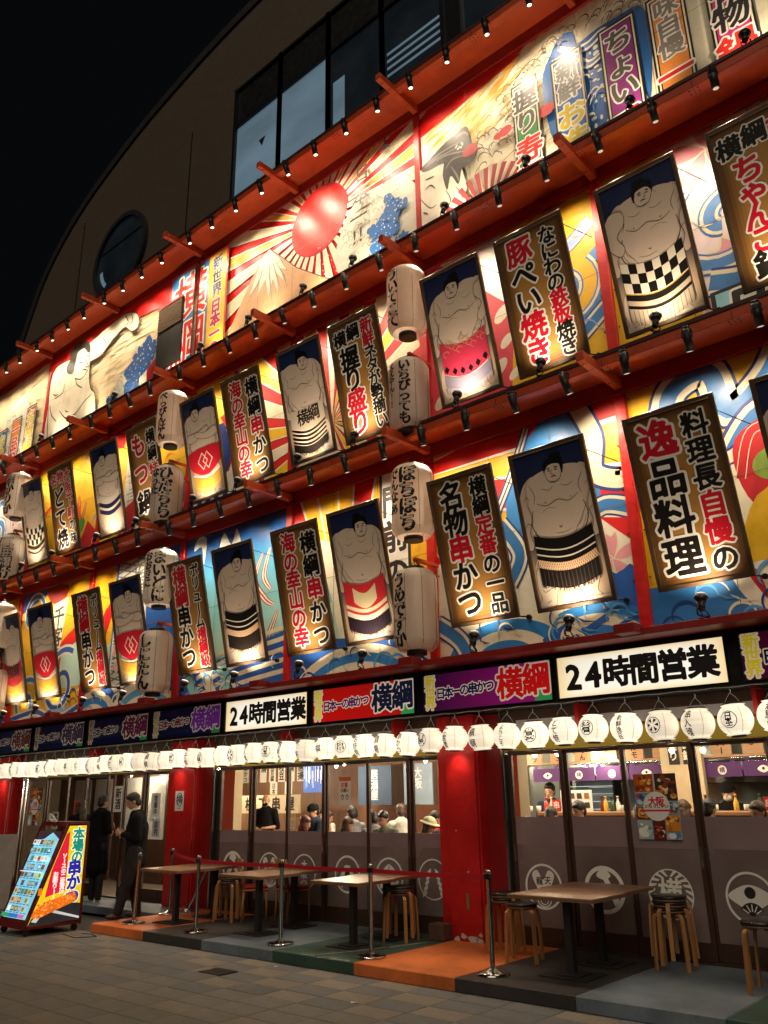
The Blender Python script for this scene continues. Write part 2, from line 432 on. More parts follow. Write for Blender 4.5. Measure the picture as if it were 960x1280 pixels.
# seams and bolts of the steel beams: too small to pick apart, one joined part each
mb = MB(); mj = MB()
for z in (ZA, ZB, ZC_):
    for i in range(len(POSTX)-1):
        for q in (.0, .5):
            x = POSTX[i]+(POSTX[i+1]-POSTX[i])*q+.09
            mj.box(x, x+.008, -.703, -.547, z-.002, z+.10)
            for a in (-.05, .06):
                for y in (-.66, -.59): mb.cyl((x+a, y, z), (x+a, y, z-.010), .012, n=6)
        for a in (-.035, .035):
            for y in (-1.0, -.80, -.30): mb.cyl((POSTX[i]+a*.6, y, z-.045), (POSTX[i]+a*.6, y, z-.056), .010, n=6)
tag(mb.build('beam_bolts', BOLTM, R), kind='stuff'); tag(mj.build('beam_seams', BLACKM, R), kind='stuff')
cb = None
for x in POSTX[:-1]:
    xx = x + 0.05
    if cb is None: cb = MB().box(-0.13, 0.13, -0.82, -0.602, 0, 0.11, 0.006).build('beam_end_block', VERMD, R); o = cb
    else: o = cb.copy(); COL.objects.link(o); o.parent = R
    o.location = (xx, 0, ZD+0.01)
# --- posts
for x in POSTX:
    for (z0, z1) in ((ZD+0.087, ZC_-0.122), (ZC_+0.192, ZB-0.122)):
        MB().box(x-0.075, x+0.075, -0.085, 0.0, z0, z1, 0.005).build('post', REDP, R)
for x in (-27.75, -21.0, -14.02, -7.55, -0.92):
    MB().box(x-0.06, x+0.06, -0.075, 0.0, ZB+0.192, ZA-0.122, 0.005).build('post', REDP, R)

# ================================================================== MURALS
YEL, CREAM, BLUE, NAVY, RED2, PINK, GOLD, LBLUE = '#e8b420', '#e9dfc0', '#3a7ab8', '#263c80', '#d6201c', '#efa9ac', '#e8a848', '#8fd0dc'
def flow(p, pts, w, cols=(NAVY, CREAM, BLUE), fr=(1.0, 0.82, 0.52), n=7, closed=False, taper=0.0):
    q = spl(pts, n, closed)
    for c, f in zip(cols, fr): p.stroke(q, w*f, c, closed, taper)
def swirl(p, cx, cz, R_, turns=1.6, a0=0.0, w=0.26, cols=(NAVY, CREAM, BLUE), fr=(1.0, 0.82, 0.5), sq=1.0, dirn=1):
    q = []
    N_ = int(26*turns)
    for i in range(N_+1):
        t = i/N_; a = a0+dirn*2*math.pi*turns*t; r = R_*(1-t)+w*0.35*t
        q.append((cx+r*math.cos(a), cz+r*sq*math.sin(a)))
    for c, f in zip(cols, fr): p.stroke(q, w*f, c)
def arcs(p, cx, cz, R_, n, cols, a0, a1, step, sq=1.0):
    for k in range(n):
        p.poly([(cx, cz)]+ell(cx, cz, R_-k*step, (R_-k*step)*sq, 26, a0, a1), cols[k % len(cols)])
def rays(p, cx, cz, R_, n, c1, c2, a0=0.0, gap=0.5, edge=None):
    for k in range(n):
        a = a0+2*math.pi*k/n; b = a+2*math.pi/n*gap
        if edge: p.poly([(cx, cz), (cx+R_*math.cos(a-0.018), cz+R_*math.sin(a-0.018)), (cx+R_*math.cos(b+0.018), cz+R_*math.sin(b+0.018))], edge)
        p.poly([(cx, cz), (cx+R_*math.cos(a), cz+R_*math.sin(a)), (cx+R_*math.cos(b), cz+R_*math.sin(b))], c1 if k % 2 == 0 else c2)
def curls(p, pts, s, col=BK, w=0.018, seed=0):
    rg = random.Random(seed)
    for x, z in pts:
        a = rg.uniform(-0.5, 0.9); r = s*rg.uniform(0.7, 1.2); f = rg.choice((1, -1))
        q = [(x+f*r*math.cos(a+t)*(1-0.12*t), z+r*math.sin(a+t)*(1-0.12*t)) for t in [0.35*k for k in range(11)]]
        p.stroke(q, w, col, taper=0.7)
        p.stroke([(x+f*r*1.0, z+r*0.4), (x+f*r*1.5, z-r*0.2), (x+f*r*1.9, z-r*1.1)], w*0.8, col, taper=0.7)
def inside(x, z, poly):
    r = False; n = len(poly)
    for i in range(n):
        (a, b), (c, d) = poly[i], poly[(i+1) % n]
        if (b > z) != (d > z) and x < (c-a)*(z-b)/(d-b)+a: r = not r
    return r
def scatter(poly, step, seed=0, jit=0.4):
    rg = random.Random(seed); xs = [q[0] for q in poly]; zs = [q[1] for q in poly]; out = []
    x = min(xs)
    while x < max(xs):
        z = min(zs)
        while z < max(zs):
            a, b = x+rg.uniform(-jit, jit)*step, z+rg.uniform(-jit, jit)*step
            if inside(a, b, poly): out.append((a, b))
            z += step
        x += step
    return out
def brush(p, poly, step, ang, ln, w, cols, seed=0):
    rg = random.Random(seed)
    for x, z in scatter(poly, step, seed):
        l = ln*rg.uniform(0.4, 1.3); a = ang+rg.uniform(-0.12, 0.12); c = rg.choice(cols)
        q = [(x+l*t*math.cos(a)-0.03*math.sin(t*6), z+l*t*math.sin(a)+0.035*math.sin(t*5)) for t in (0, .2, .4, .6, .8, 1)]
        p.stroke(q, w*rg.uniform(0.4, 1.3), c, taper=0.85)
def foam(p, poly, col, step, r, seed=0):
    rg = random.Random(seed)
    for x, z in scatter(poly, step, seed): p.poly(ell(x, z, r*rg.uniform(.4, 1.2), r*rg.uniform(.4, 1.2), 8), col)
def petals(p, cx, cz, r, col=PINK, n=5, rot=0.3):
    for k in range(n):
        a = rot+2*math.pi*k/n
        q = spl([(cx, cz), (cx+r*.55*math.cos(a-.45), cz+r*.55*math.sin(a-.45)), (cx+r*math.cos(a-.2), cz+r*math.sin(a-.2)), (cx+r*.85*math.cos(a), cz+r*.85*math.sin(a)), (cx+r*math.cos(a+.2), cz+r*math.sin(a+.2)), (cx+r*.55*math.cos(a+.45), cz+r*.55*math.sin(a+.45))], 4)
        p.poly(q, col); p.stroke(q, r*0.05, CREAM, True)
def vboard(p, x0, x1, z1, col, items, z0=10.6, edge=BK, inn=CREAM):
    p.rect(x0-.03, x1+.03, z0, z1+.04, edge); p.rect(x0, x1, z0, z1, inn); p.rect(x0+.025, x1-.025, z0, z1-.03, edge); p.rect(x0+.045, x1-.045, z0, z1-.05, col)
    p.text(items, WH, 0.028, 0.085)
def panel(x0, x1, z0, z1, fn, base):
    p = Pr(clip=(x0, x1, z0, z1)); p.rect(x0, x1, z0, z1, base)
    fn(p, x0, x1, z0, z1)
    n = max(2, round((x1-x0)/1.12)); p.nl()
    for k in range(1, n): p.stroke([(x0+(x1-x0)*k/n, z0), (x0+(x1-x0)*k/n, z1)], .007, '#6e5c40', keep=True)
    p.stroke([(x0, (z0+z1)/2+.1), (x1, (z0+z1)/2+.1)], .007, '#6e5c40')
    o = p.build('mural_panel', VINYL, R, fn=lambda u, v, l: (u, -0.018-l, v)); return o
# ---------- top tier
def m_sun(p, x0, x1, z0, z1):
    cx, cz = -10.12, 12.93
    p.poly([(cx+9*math.cos(a), cz+9*math.sin(a)) for a in [0.3*k for k in range(21)]], '#d81a12')
    n = 30
    for k in range(n):
        a = 2*math.pi*(k+0.2)/n; b = a+2*math.pi/n*0.52; r0 = 0.80; R_ = 7
        up = math.sin(a) > -0.15
        q = lambda t, r: (cx+r*math.cos(t), cz+r*math.sin(t))
        p.poly([q(a-.012, r0), q(a-.006, R_), q(b+.006, R_), q(b+.012, r0)], '#fbf3dc')
        p.poly([q(a+.02, r0+.06), q(a+.004, R_), q(b-.004, R_), q(b-.02, r0+.06)], GOLD if (k % 2 == 0 and up) else '#efe3bd')
        if up and k % 2 == 0:
            for s_ in range(7):
                t = a+(b-a)*((s_*0.37) % 0.8+.1); rr = 1.1+s_*0.5
                p.stroke([q(t, rr), q(t+.012, rr+.35), q(t, rr+.7)], .035, '#f4e3b4' if s_ % 2 else '#c9832e', taper=.8)
    p.poly(ell(cx, cz, 0.80, 0.80, 48), '#d3170f')
    # Mount Fuji
    fj = [(-11.62,12.98),(-11.36,12.73),(-10.75,12.10),(-9.65,11.27),(-8.64,10.33),(-9.24,9.91),(-12.69,9.79),(-12.94,11.42),(-12.56,11.96),(-12.12,12.56),(-11.77,12.93)]
    p.poly(fj, '#e3b183'); p.stroke(fj[:5], .02, '#6b4a33')
    sn = [(-11.62,12.98),(-11.30,12.62),(-11.04,12.18),(-11.24,12.32),(-11.13,11.96),(-11.36,12.24),(-11.29,11.72),(-11.48,12.16),(-11.62,11.79),(-11.72,12.27),(-11.98,11.96),(-11.90,12.31),(-12.25,12.08),(-11.92,12.76)]
    p.poly(sn, '#f3ead6'); p.stroke(sn, .012, '#7a6a58', True)
    for q in ([(-11.56,12.83),(-11.41,12.32),(-11.22,11.81)], [(-11.71,12.83),(-11.90,12.35),(-12.35,11.86)], [(-11.45,12.64),(-11.13,12.09),(-11.03,11.76)], [(-11.61,12.81),(-11.59,12.31),(-11.46,11.47)]):
        p.stroke(q, .03, '#8d8478', taper=.8)
    # pale wave with blue spray
    wv = [(-9.48,12.32),(-9.22,12.71),(-8.76,12.86),(-8.15,12.74),(-7.59,12.34),(-7.49,11.12),(-7.63,10.45),(-8.05,10.89),(-8.63,10.91),(-9.23,10.73),(-9.48,11.19),(-9.66,11.76)]
    p.poly(spl(wv, 3), '#e4dfca'); curls(p, scatter([(-9.44,12.30),(-8.60,12.77),(-8.01,12.43),(-8.62,11.34),(-9.23,11.11)], .17, 3), .07, '#6f7367', .014, 3)
    for bl in ([(-8.32,12.50),(-7.83,12.12),(-7.79,11.93),(-8.06,11.90),(-8.03,11.57),(-8.42,11.56),(-8.77,11.95),(-8.49,11.98),(-8.33,12.22)], [(-8.04,11.40),(-7.77,11.43),(-7.82,11.20),(-8.08,11.11),(-8.27,11.31)], [(-8.62,11.69),(-8.19,11.39),(-8.39,11.06),(-8.66,11.40)]):
        foam(p, bl, '#2b6db4', .09, .075, 5); foam(p, bl, '#2b6db4', .12, .10, 6); foam(p, bl, '#eef2ee', .11, .02, 7)
    foam(p, [(-10.10,12.26),(-9.23,11.46),(-9.03,10.42),(-10.09,11.33)], '#f2ead6', .11, .02, 8)
    it = [('よ', -8.26, 13.62, .34, '#4a443c'), ('っ', -8.22, 13.20, .28, '#4a443c'), ('!', -8.30, 12.86, .36, '#4a443c'), ('!', -8.12, 12.86, .36, '#4a443c')]
    it += [('日', -8.86, 13.28, .38, '#4a443c'), ('本', -8.90, 12.80, .46, '#4a443c'), ('一', -8.96, 12.32, .46, '#4a443c'), ('!', -9.06, 11.92, .42, '#4a443c'), ('!', -8.90, 11.92, .42, '#4a443c')]
    p.text(it, None, 0.012)
    # blue and yellow name board, right half
    nameboard(p)
def nameboard(p):
    x0, x1, zt = -15.02, -12.92, 13.74
    p.rect(x0, x1, 10.5, zt, '#e23a24'); p.rect(x0+.05, -13.62, 10.5, zt-.05, '#2f86c6'); p.rect(-13.60, x1-.06, 10.5, zt-.05, '#f6c23c')
    p.text([('横', -14.27, 12.96, 1.22, '#dd1a12'), ('綱', -14.27, 11.72, 1.22, '#dd1a12')], '#fbf5e6', .012, .050)
    p.text([('新', -13.29, 13.42, .36, '#2b3f7c'), ('世', -13.29, 13.06, .36, '#2b3f7c'), ('界', -13.29, 12.70, .36, '#2b3f7c')], '#fbe7a0', .03, .07)
    p.text(vcol('日本一の串かつ', -13.29, 12.46, .36, '#c22a6a', .97), '#fff2d0', .05, .10)
def m_right(p, x0, x1, z0, z1):
    brush(p, [(-7.52,13.32),(-5.16,13.60),(-4.67,13.92),(-5.44,13.99),(-6.15,13.42),(-5.56,12.51),(-7.45,12.29)], .20, .55, .9, .09, ['#e5a545', '#f3cf86', '#efb65c'], 11)
    p.poly([(-7.57,13.86),(-7.55,13.33),(-6.40,13.52),(-5.47,13.68),(-5.07,13.91),(-4.65,14.12),(-4.48,14.30),(-5.38,14.84),(-6.36,14.20)], '#cf1210')
    p.poly([(-7.53,14.06),(-6.88,14.14),(-7.00,14.04),(-7.50,13.74)], '#efe3c0')
    brush(p, [(-7.48,14.33),(-6.80,14.33),(-6.89,14.07),(-7.46,13.84)], .2, .6, .7, .07, ['#c98a3c'], 4)
    brush(p, [(-6.24,12.09),(-4.38,12.37),(-4.25,11.04),(-5.67,11.11)], .24, .25, .9, .03, ['#b99a70', '#cdb48a'], 12)
    # blue sea
    sea = [(-4.76,13.27),(-4.56,13.53),(-4.33,13.49),(-4.27,13.19),(-3.94,13.23),(-3.54,13.21),(-3.22,13.15),(-3.12,12.72),(-3.19,11.85),(-3.43,10.83),(-3.98,11.03),(-4.76,11.36),(-4.95,12.77)]
    p.poly(spl(sea, 3), '#2a68ad'); foam(p, [(-4.17,13.04),(-3.77,12.90),(-3.31,12.39),(-3.41,10.96),(-4.28,11.37)], '#f1ecdb', .16, .045, 21)
    for c_ in ([(-4.58,13.30),(-4.37,13.08),(-4.09,13.01),(-3.81,13.09),(-3.65,12.84)], [(-4.74,13.12),(-4.43,13.00),(-4.13,12.65),(-3.85,12.70)], [(-3.70,11.74),(-3.52,11.74),(-3.36,11.37),(-3.46,11.14)], [(-3.75,11.32),(-3.55,11.26),(-3.49,10.94)]):
        flow(p, c_, .2, (NAVY, '#efe7cc', '#2a68ad'), (1, .8, .35), taper=.5)
    for cpt in ((798,100),(786,140),(742,132),(738,160)):
        pass
    curls(p, scatter([(-6.19,12.75),(-5.50,13.32),(-4.70,13.60),(-3.96,13.71),(-3.17,13.56),(-2.88,12.84),(-3.48,13.16),(-4.27,13.45),(-4.74,13.12),(-5.23,12.79),(-5.61,11.88),(-6.25,11.85),(-6.35,12.33)], .19, 9), .10, '#4a463c', .024, 9)
    curls(p, scatter([(-4.11,12.99),(-3.85,12.24),(-3.84,10.65),(-4.37,11.12)], .3, 10), .10, '#e9e2c8', .03, 10)
    # red spots (fans of the sea bream)
    for cpt, r in (([(-5.67,12.31)][0], .13), ([(-4.90,12.24)][0], .16), ([(-5.80,12.29)][0], .09)):
        p.poly(ell(cpt[0], cpt[1], r, r*.75, 20), '#c8232a')
    # painted head with dark hair at the left
    hair = [(-7.43,12.60),(-7.15,12.73),(-6.79,12.86),(-6.44,12.90),(-6.34,12.53),(-6.29,12.21),(-6.40,12.06),(-6.57,12.06),(-6.66,11.80),(-6.81,12.06),(-6.90,11.81),(-6.98,12.16),(-6.95,12.44),(-7.17,12.44),(-7.40,12.48)]
    fc = [(-7.51,12.58),(-7.17,12.44),(-6.93,12.41),(-6.57,12.06),(-6.49,11.71),(-6.55,11.25),(-7.67,11.21)]
    p.poly(fc, '#f2e6cf'); p.poly(spl(hair, 4), '#45433f')
    for q in ([(-7.36,12.56),(-7.07,12.60),(-6.68,12.57)], [(-7.32,12.61),(-6.96,12.67),(-6.54,12.65)], [(-6.91,12.26),(-6.76,12.38),(-6.49,12.31)], [(-6.80,12.26),(-6.68,11.99),(-6.65,11.84)], [(-7.11,12.55),(-6.86,12.54),(-6.42,12.37)], [(-6.67,12.77),(-6.49,12.80),(-6.40,12.67)]): p.stroke(spl(q, 5, False), .035, '#8b877c', taper=.8)
    for q in ([(-7.51,11.98),(-7.29,11.65),(-7.15,11.64)], [(-6.93,11.83),(-6.84,11.57),(-6.95,11.40)], [(-6.72,11.78),(-6.60,11.54),(-6.65,11.30)]): p.stroke(spl(q, 5, False), .02, '#3f3d3a', taper=.7)
    for k in range(8): x_, z_ = [(-6.72,12.56)][0]; p.poly(ell(x_+.12+.07*math.cos(k*2.4), z_+.05*math.sin(k*1.7), .022, .022, 7), '#d8d2c2')
    p.poly(ell(*[(-6.38,12.35)][0], .16, .12, 16), '#b83a38')
    for q in ([(-7.37,12.29),(-7.16,12.26)], [(-7.38,12.08),(-7.25,12.11),(-7.15,11.98)], [(-7.44,11.63),(-7.33,11.54)]): p.stroke(spl(q, 4, False), .03, '#3f3d3a', taper=.8)
    # red and white fan
    fx, fz = [(-6.13,10.80)][0]
    for k in range(15):
        a = .15+k*.19
        p.poly([(fx, fz), (fx+1.0*math.cos(a), fz+1.0*math.sin(a)), (fx+1.0*math.cos(a+.10), fz+1.0*math.sin(a+.10))], '#a8484a')
    vboard(p, -5.47, -5.03, 13.03, '#3c8f4e', vcol('握り', -5.25, 12.93, .46, '#5b5852')+vcol('寿司', -5.25, 11.92, .50, '#d8201c', 1.05))
    vboard(p, -4.72, -4.22, 13.03, '#2b6db4', vcol('新鮮', -4.47, 12.95, .40, '#8a8a86')+vcol('お造り', -4.47, 12.10, .50, '#d9c22a', 1.05))
    vboard(p, -3.87, -3.33, 13.03, '#8c2f7c', vcol('ちょい', -3.60, 12.93, .47, '#5b5852')+vcol('呑み', -3.60, 11.38, .52, '#e02a22'))
    vboard(p, -3.09, -2.58, 13.03, '#e08a3c', vcol('味自慢', -2.84, 12.96, .38, '#8a8378')+vcol('一品', -2.84, 11.78, .52, '#d8201c'))
    vboard(p, -2.26, -1.74, 13.03, '#cc1c7a', vcol('名物', -2.00, 12.70, .50, '#26211f')+vcol('鍋', -2.00, 11.62, .54, '#e02a22'))
    vboard(p, -1.40, -0.95, 12.93, '#c9c2b0', vcol('天ぷら', -1.17, 12.8, .42, '#26211f'))
def m_leansumo(p, x0, x1, z0, z1):
    brush(p, [(x0, 10.8), (x0, 14), (x1, 14), (x1, 10.8)], .24, .16, 1.0, .035, ['#e9cd98', '#efdaa8', '#f0dfb6', '#e6c48a'], 31)
    p.poly([(-21.02,13.79),(-17.55,13.89),(-15.27,13.92),(-14.15,13.96),(-14.07,13.04),(-14.96,13.15),(-17.50,13.51),(-20.70,13.16)], '#cf1512')
    arm = [(-18.90,13.53),(-18.40,13.64),(-18.02,13.70),(-17.53,13.74),(-17.16,13.75),(-16.70,13.60),(-16.49,13.37),(-16.49,13.09),(-16.77,13.07),(-17.10,13.32),(-17.46,13.28),(-17.81,13.12),(-18.17,12.95),(-18.52,12.94),(-18.81,13.03)]
    body = [(-19.76,13.44),(-20.33,13.51),(-20.63,13.47),(-20.80,13.20),(-20.83,12.76),(-20.79,12.37),(-20.58,11.05),(-18.04,10.87),(-18.15,11.28),(-18.29,11.87),(-18.52,12.10),(-18.68,12.50),(-18.73,13.00),(-19.04,13.41)]
    INK = '#35322c'; p.poly(spl(body, 4), '#eadfc4'); p.poly(spl(arm, 4), '#ecdfc2'); p.stroke(spl(body[:7], 4, False), .035, INK); p.stroke(spl(arm, 4), .03, INK, True); p.stroke(spl(body[7:12], 4, False), .03, INK)
    fc = [(-19.49,13.58),(-19.11,13.53),(-18.82,13.27),(-18.72,12.95),(-18.83,12.70),(-19.09,12.58),(-19.45,12.73),(-19.65,13.10)]; p.poly(spl(fc, 4), '#efe4ca'); p.stroke(spl(fc[2:7], 4, False), .03, INK)
    hr = [(-19.91,13.57),(-19.66,13.83),(-19.24,13.81),(-18.88,13.61),(-18.74,13.29),(-18.90,13.31),(-19.10,13.51),(-19.43,13.51),(-19.50,13.22),(-19.62,12.94),(-19.89,13.04),(-19.98,13.27),(-19.77,13.49)]; p.poly(spl(hr, 4), '#3a3a34')
    for q in ([(-19.39,13.27),(-19.26,13.28),(-19.09,13.21)], [(-19.32,13.15),(-19.24,13.14),(-19.10,13.07)], [(-18.96,13.21),(-18.88,13.20),(-18.79,13.14)], [(-19.00,13.17),(-18.78,12.85),(-18.95,12.89)], [(-19.10,12.82),(-18.98,12.83),(-18.84,12.75)], [(-19.74,13.13),(-19.61,13.14),(-19.54,12.96),(-19.65,12.91)], [(-19.41,12.72),(-19.28,12.48),(-19.00,12.29)], [(-20.00,12.76),(-20.04,12.51),(-20.46,12.46)], [(-20.09,11.97),(-19.68,11.62),(-19.19,11.60),(-18.82,11.80),(-18.45,11.91)], [(-20.59,12.65),(-20.43,12.55),(-20.30,12.55)], [(-19.78,11.89),(-19.68,11.81),(-19.60,11.80)], [(-20.70,12.34),(-20.53,11.99),(-20.21,11.70)], [(-18.17,13.45),(-17.98,13.23),(-18.07,13.08)], [(-17.15,13.70),(-16.97,13.43),(-17.10,13.35)], [(-16.85,13.61),(-16.75,13.38),(-16.88,13.30)]):
        p.stroke(spl(q, 5, False), .034, INK, taper=.35)
    wave = [(-18.05,10.96),(-17.54,11.46),(-16.96,11.92),(-16.23,12.20),(-15.38,12.30),(-15.26,11.30),(-15.69,10.62),(-17.05,10.64)]
    p.poly(wave, '#dcdcc6')
    for bl in ([(-16.70,12.04),(-16.39,12.38),(-15.94,12.55),(-15.64,12.30),(-15.65,11.87),(-16.03,11.69),(-16.27,11.49),(-16.89,11.94)], [(-16.84,11.61),(-16.20,11.47),(-16.23,11.18),(-16.81,11.38)], [(-17.55,11.51),(-17.18,11.46),(-17.06,11.16),(-17.51,11.27)]):
        foam(p, bl, '#2b5fa4', .11, .10, 5); foam(p, bl, '#2b5fa4', .17, .13, 6); foam(p, bl, '#eef2ee', .17, .03, 7)
    curls(p, scatter(wave, .22, 14), .09, '#6f7367', .018, 14)
    p.poly([(-15.82,11.61),(-15.36,11.86),(-15.28,11.20),(-15.76,11.16)], '#b8242c')
    nameboard(p)
def m_farleft(p, x0, x1, z0, z1):
    brush(p, [(x0, 10.8), (x0, 14), (x1, 14), (x1, 10.8)], .26, .2, .9, .035, ['#e9cd98', '#efdaa8'], 41)
    p.poly(spl([(-24.2, 10.6), (-23.9, 12.0), (-23.0, 13.2), (-22.0, 12.8), (-21.6, 10.6)], 4), '#e4dfca')
    curls(p, scatter([(-24.0, 11.4), (-23.2, 13.0), (-22.2, 12.5), (-21.9, 11)], .24, 15), .09, '#6f7367', .02, 15)
    for i, (c, t) in enumerate((('#a8342c', 'どて焼'), ('#2b6db4', 'お造り'), ('#e08a3c', '一品料'), ('#b02a5a', '名物鍋'))):
        cx = -24.35+i*.86; vboard(p, cx-.26, cx+.26, 12.3+.12*i, c, vcol(t, cx, 12.2+.12*i, .46, '#d9c22a' if i != 2 else '#d8201c'))
def sky_grad(zs, cs):
    cs = [hx(c) for c in cs]
    def f(x, z):
        for i in range(len(zs)-1):
            if z <= zs[i+1] or i == len(zs)-2:
                t = min(1, max(0, (z-zs[i])/(zs[i+1]-zs[i]))); return tuple(a+(b-a)*t for a, b in zip(cs[i], cs[i+1]))
    return f
# ---------- middle tier
def m_b5(p, x0, x1, z0, z1):
    p.poly([(x0+1.1, z1), (x0+2.3, z1), (x1, 8.8), (x1, z0), (x0+1.2, z0)], '#f0dcdc')
    petals(p, -2.65, 10.1, .62, '#e88f96'); petals(p, -2.35, 8.0, .75, '#eaa0a6', rot=.9)
    swirl(p, -2.55, 8.95, .85, 1.3, 2.2, .30, (BLUE, CREAM, '#4a86c8')); flow(p, [(x0+1.3, 8.1), (x0+1.9, 8.0), (x0+2.6, 8.5), (x1, 9.8)], .42)
    p.rect(x0, x0+3.4, z0, 7.62, '#c8141a'); p.rect(-2.9, -2.0, z0, 7.95, BK); p.rect(-2.84, -2.06, z0, 7.9, '#9ad4e2'); p.text([('日', -2.45, 7.62, .5, BK)], WH, .06, .13)
def m_b4(p, x0, x1, z0, z1):
    p.poly([(x0, z0), (x0, z1), (x0+1.0, z1), (x0+1.7, 9.2), (x0+1.5, z0)], '#dc4a58')
    p.poly([(x0+.3, z1), (x0+1.5, z1), (x0+2.1, 9.6), (x0+1.5, 9.2)], '#f6e8e0')
    for k, (x, z, r) in enumerate(((x0+1.45, 9.0, .18), (x0+1.5, 8.5, .14), (x0+1.35, 8.1, .17), (x0+.5, 7.5, .2), (x0+1.6, 7.9, .12), (x0+.2, 7.9, .16))): p.poly(ell(x, z, r, r*.6, 14, rot=.8), '#f1e2c8')
    swirl(p, -4.95, 8.85, .75, 1.3, .8, .28, (BLUE, CREAM, '#4a86c8'), dirn=-1); flow(p, [(-5.6, 8.0), (-5.0, 7.95), (-4.3, 8.4)], .3); flow(p, [(-5.3, 9.8), (-4.9, 9.6), (-4.4, 9.9)], .24, (NAVY, '#e8e8f0', '#8aa0dc'))
    p.rect(x0+1.0, x1, z0, 7.65, '#c8141a'); p.poly([(x0+1.6, 10), (x0+1.95, 9.6), (x0+2.0, 9.2), (x0+1.6, 9.3)], '#d6201c')
def rays_mid(p, x0, x1, z0, z1):
    rays(p, -9.75, 8.35, 6, 22, '#f0c21e', '#efe3c0', .07, .46, edge='#f8efd6')
    p.poly(spl([(x0, 7.1), (x0, 7.6), (x0+.8, 7.85), (x0+1.6, 7.5), (x0+2.4, 7.55), (x0+3.4, 7.2)], 3), '#f6e9cd')
def m_b3(p, x0, x1, z0, z1):
    rays_mid(p, x0, x1, z0, z1); p.poly(ell(-7.9, 7.5, .4, .25, 16), NAVY)
def m_b2(p, x0, x1, z0, z1):
    rays(p, -9.75, 8.35, 6, 22, '#f0c21e', '#efe3c0', .07, .46, edge='#f8efd6')
    p.poly(spl([(x0, z0), (x0, 9.4), (x0+.9, 9.5), (x0+1.3, 8.6), (x0+1.2, 7.9), (x0+2.2, 7.7), (x0+2.6, 7.1)], 3), '#1e3c8c')
    p.rect(x0, x0+1.3, 9.35, z1, '#f0c21e'); p.poly([(x0+.9, 9.5), (x0+1.9, 9.8), (x0+1.9, 9.2), (x0+1.2, 9.1)], '#d6201c')
    for k in range(9):
        x = x0+.2+k*.28; p.poly(spl([(x-.06, 7.9+.15*(k % 3)), (x+.06, 7.95+.1*(k % 2)), (x+.05, 7.5), (x, 7.25), (x-.05, 7.5)], 3), '#e9e4d2')
    flow(p, [(x0+1.2, 9.2), (x0+1.5, 8.6), (x0+1.35, 8.0), (x0+1.8, 7.6), (x0+2.5, 7.3)], .2, ('#e9e4d2', '#e9e4d2', '#e9e4d2'))
def m_b1(p, x0, x1, z0, z1):
    p.poly([(x0+1.0, z1), (x0+2.0, z1), (x0+2.3, z0), (x0+.8, z0)], '#e4dccb')
    for k in range(40): z = z0+k*.09; p.stroke([(x0+1.0+.3*((k*7) % 5)/5, z), (x0+1.5+.3*((k*3) % 5)/5, z)], .03, '#9c958a')
    p.poly([(x0, z1), (x0+1.0, z1), (x0+.7, z1-.5), (x0, z1-.4)], '#d6201c'); p.poly([(x0+2.2, z1), (x0+3.0, z1), (x0+2.8, z1-.9)], '#d6201c')
    p.poly([(x0+.7, 8.2), (x0+1.5, 8.5), (x0+1.6, 7.9), (x0+.9, 7.3)], '#b81e28'); flow(p, [(x0+2.2, 7.3), (x0+2.8, 7.5), (x0+3.4, 8.3)], .5)
def m_b0(p, x0, x1, z0, z1):
    for k in range(5):
        a = .4+k*.5; flow(p, [(x0+2.0, 8.2), (x0+2.0+.5*math.cos(a), 8.2+.6*math.sin(a)), (x0+2.0+.9*math.cos(a+.4), 8.2+1.0*math.sin(a+.4))], .16, ('#8c2c20', '#e0472c', '#e88c3c'), taper=.5)
    p.poly(spl([(x0+1.7, 8.9), (x0+2.4, 8.8), (x0+2.3, 7.6), (x0+1.8, 7.4)], 4), '#d8542c'); p.poly(ell(x0+2.4, 8.3, .3, .2, 14, rot=.6), '#4a8c3c')
    p.poly([(x0+.2, 9.0), (x0+1.9, 9.7), (x0+1.9, 9.62), (x0+.2, 8.88)], '#d6201c'); p.poly([(x0+2.2, z0), (x1, z0), (x1, 8.0), (x0+2.8, 8.4)], '#b81e28')
def m_bm(p, x0, x1, z0, z1):
    swirl(p, x0+1.2, 9.2, 1.0, 1.5, 0, .32); flow(p, [(x0, 7.8), (x0+1.2, 8.2), (x0+2.3, 7.7), (x1, 8.3)], .5); petals(p, x0+2.5, 9.6, .5); p.rect(x0, x1, z0, 7.5, '#b81e28')
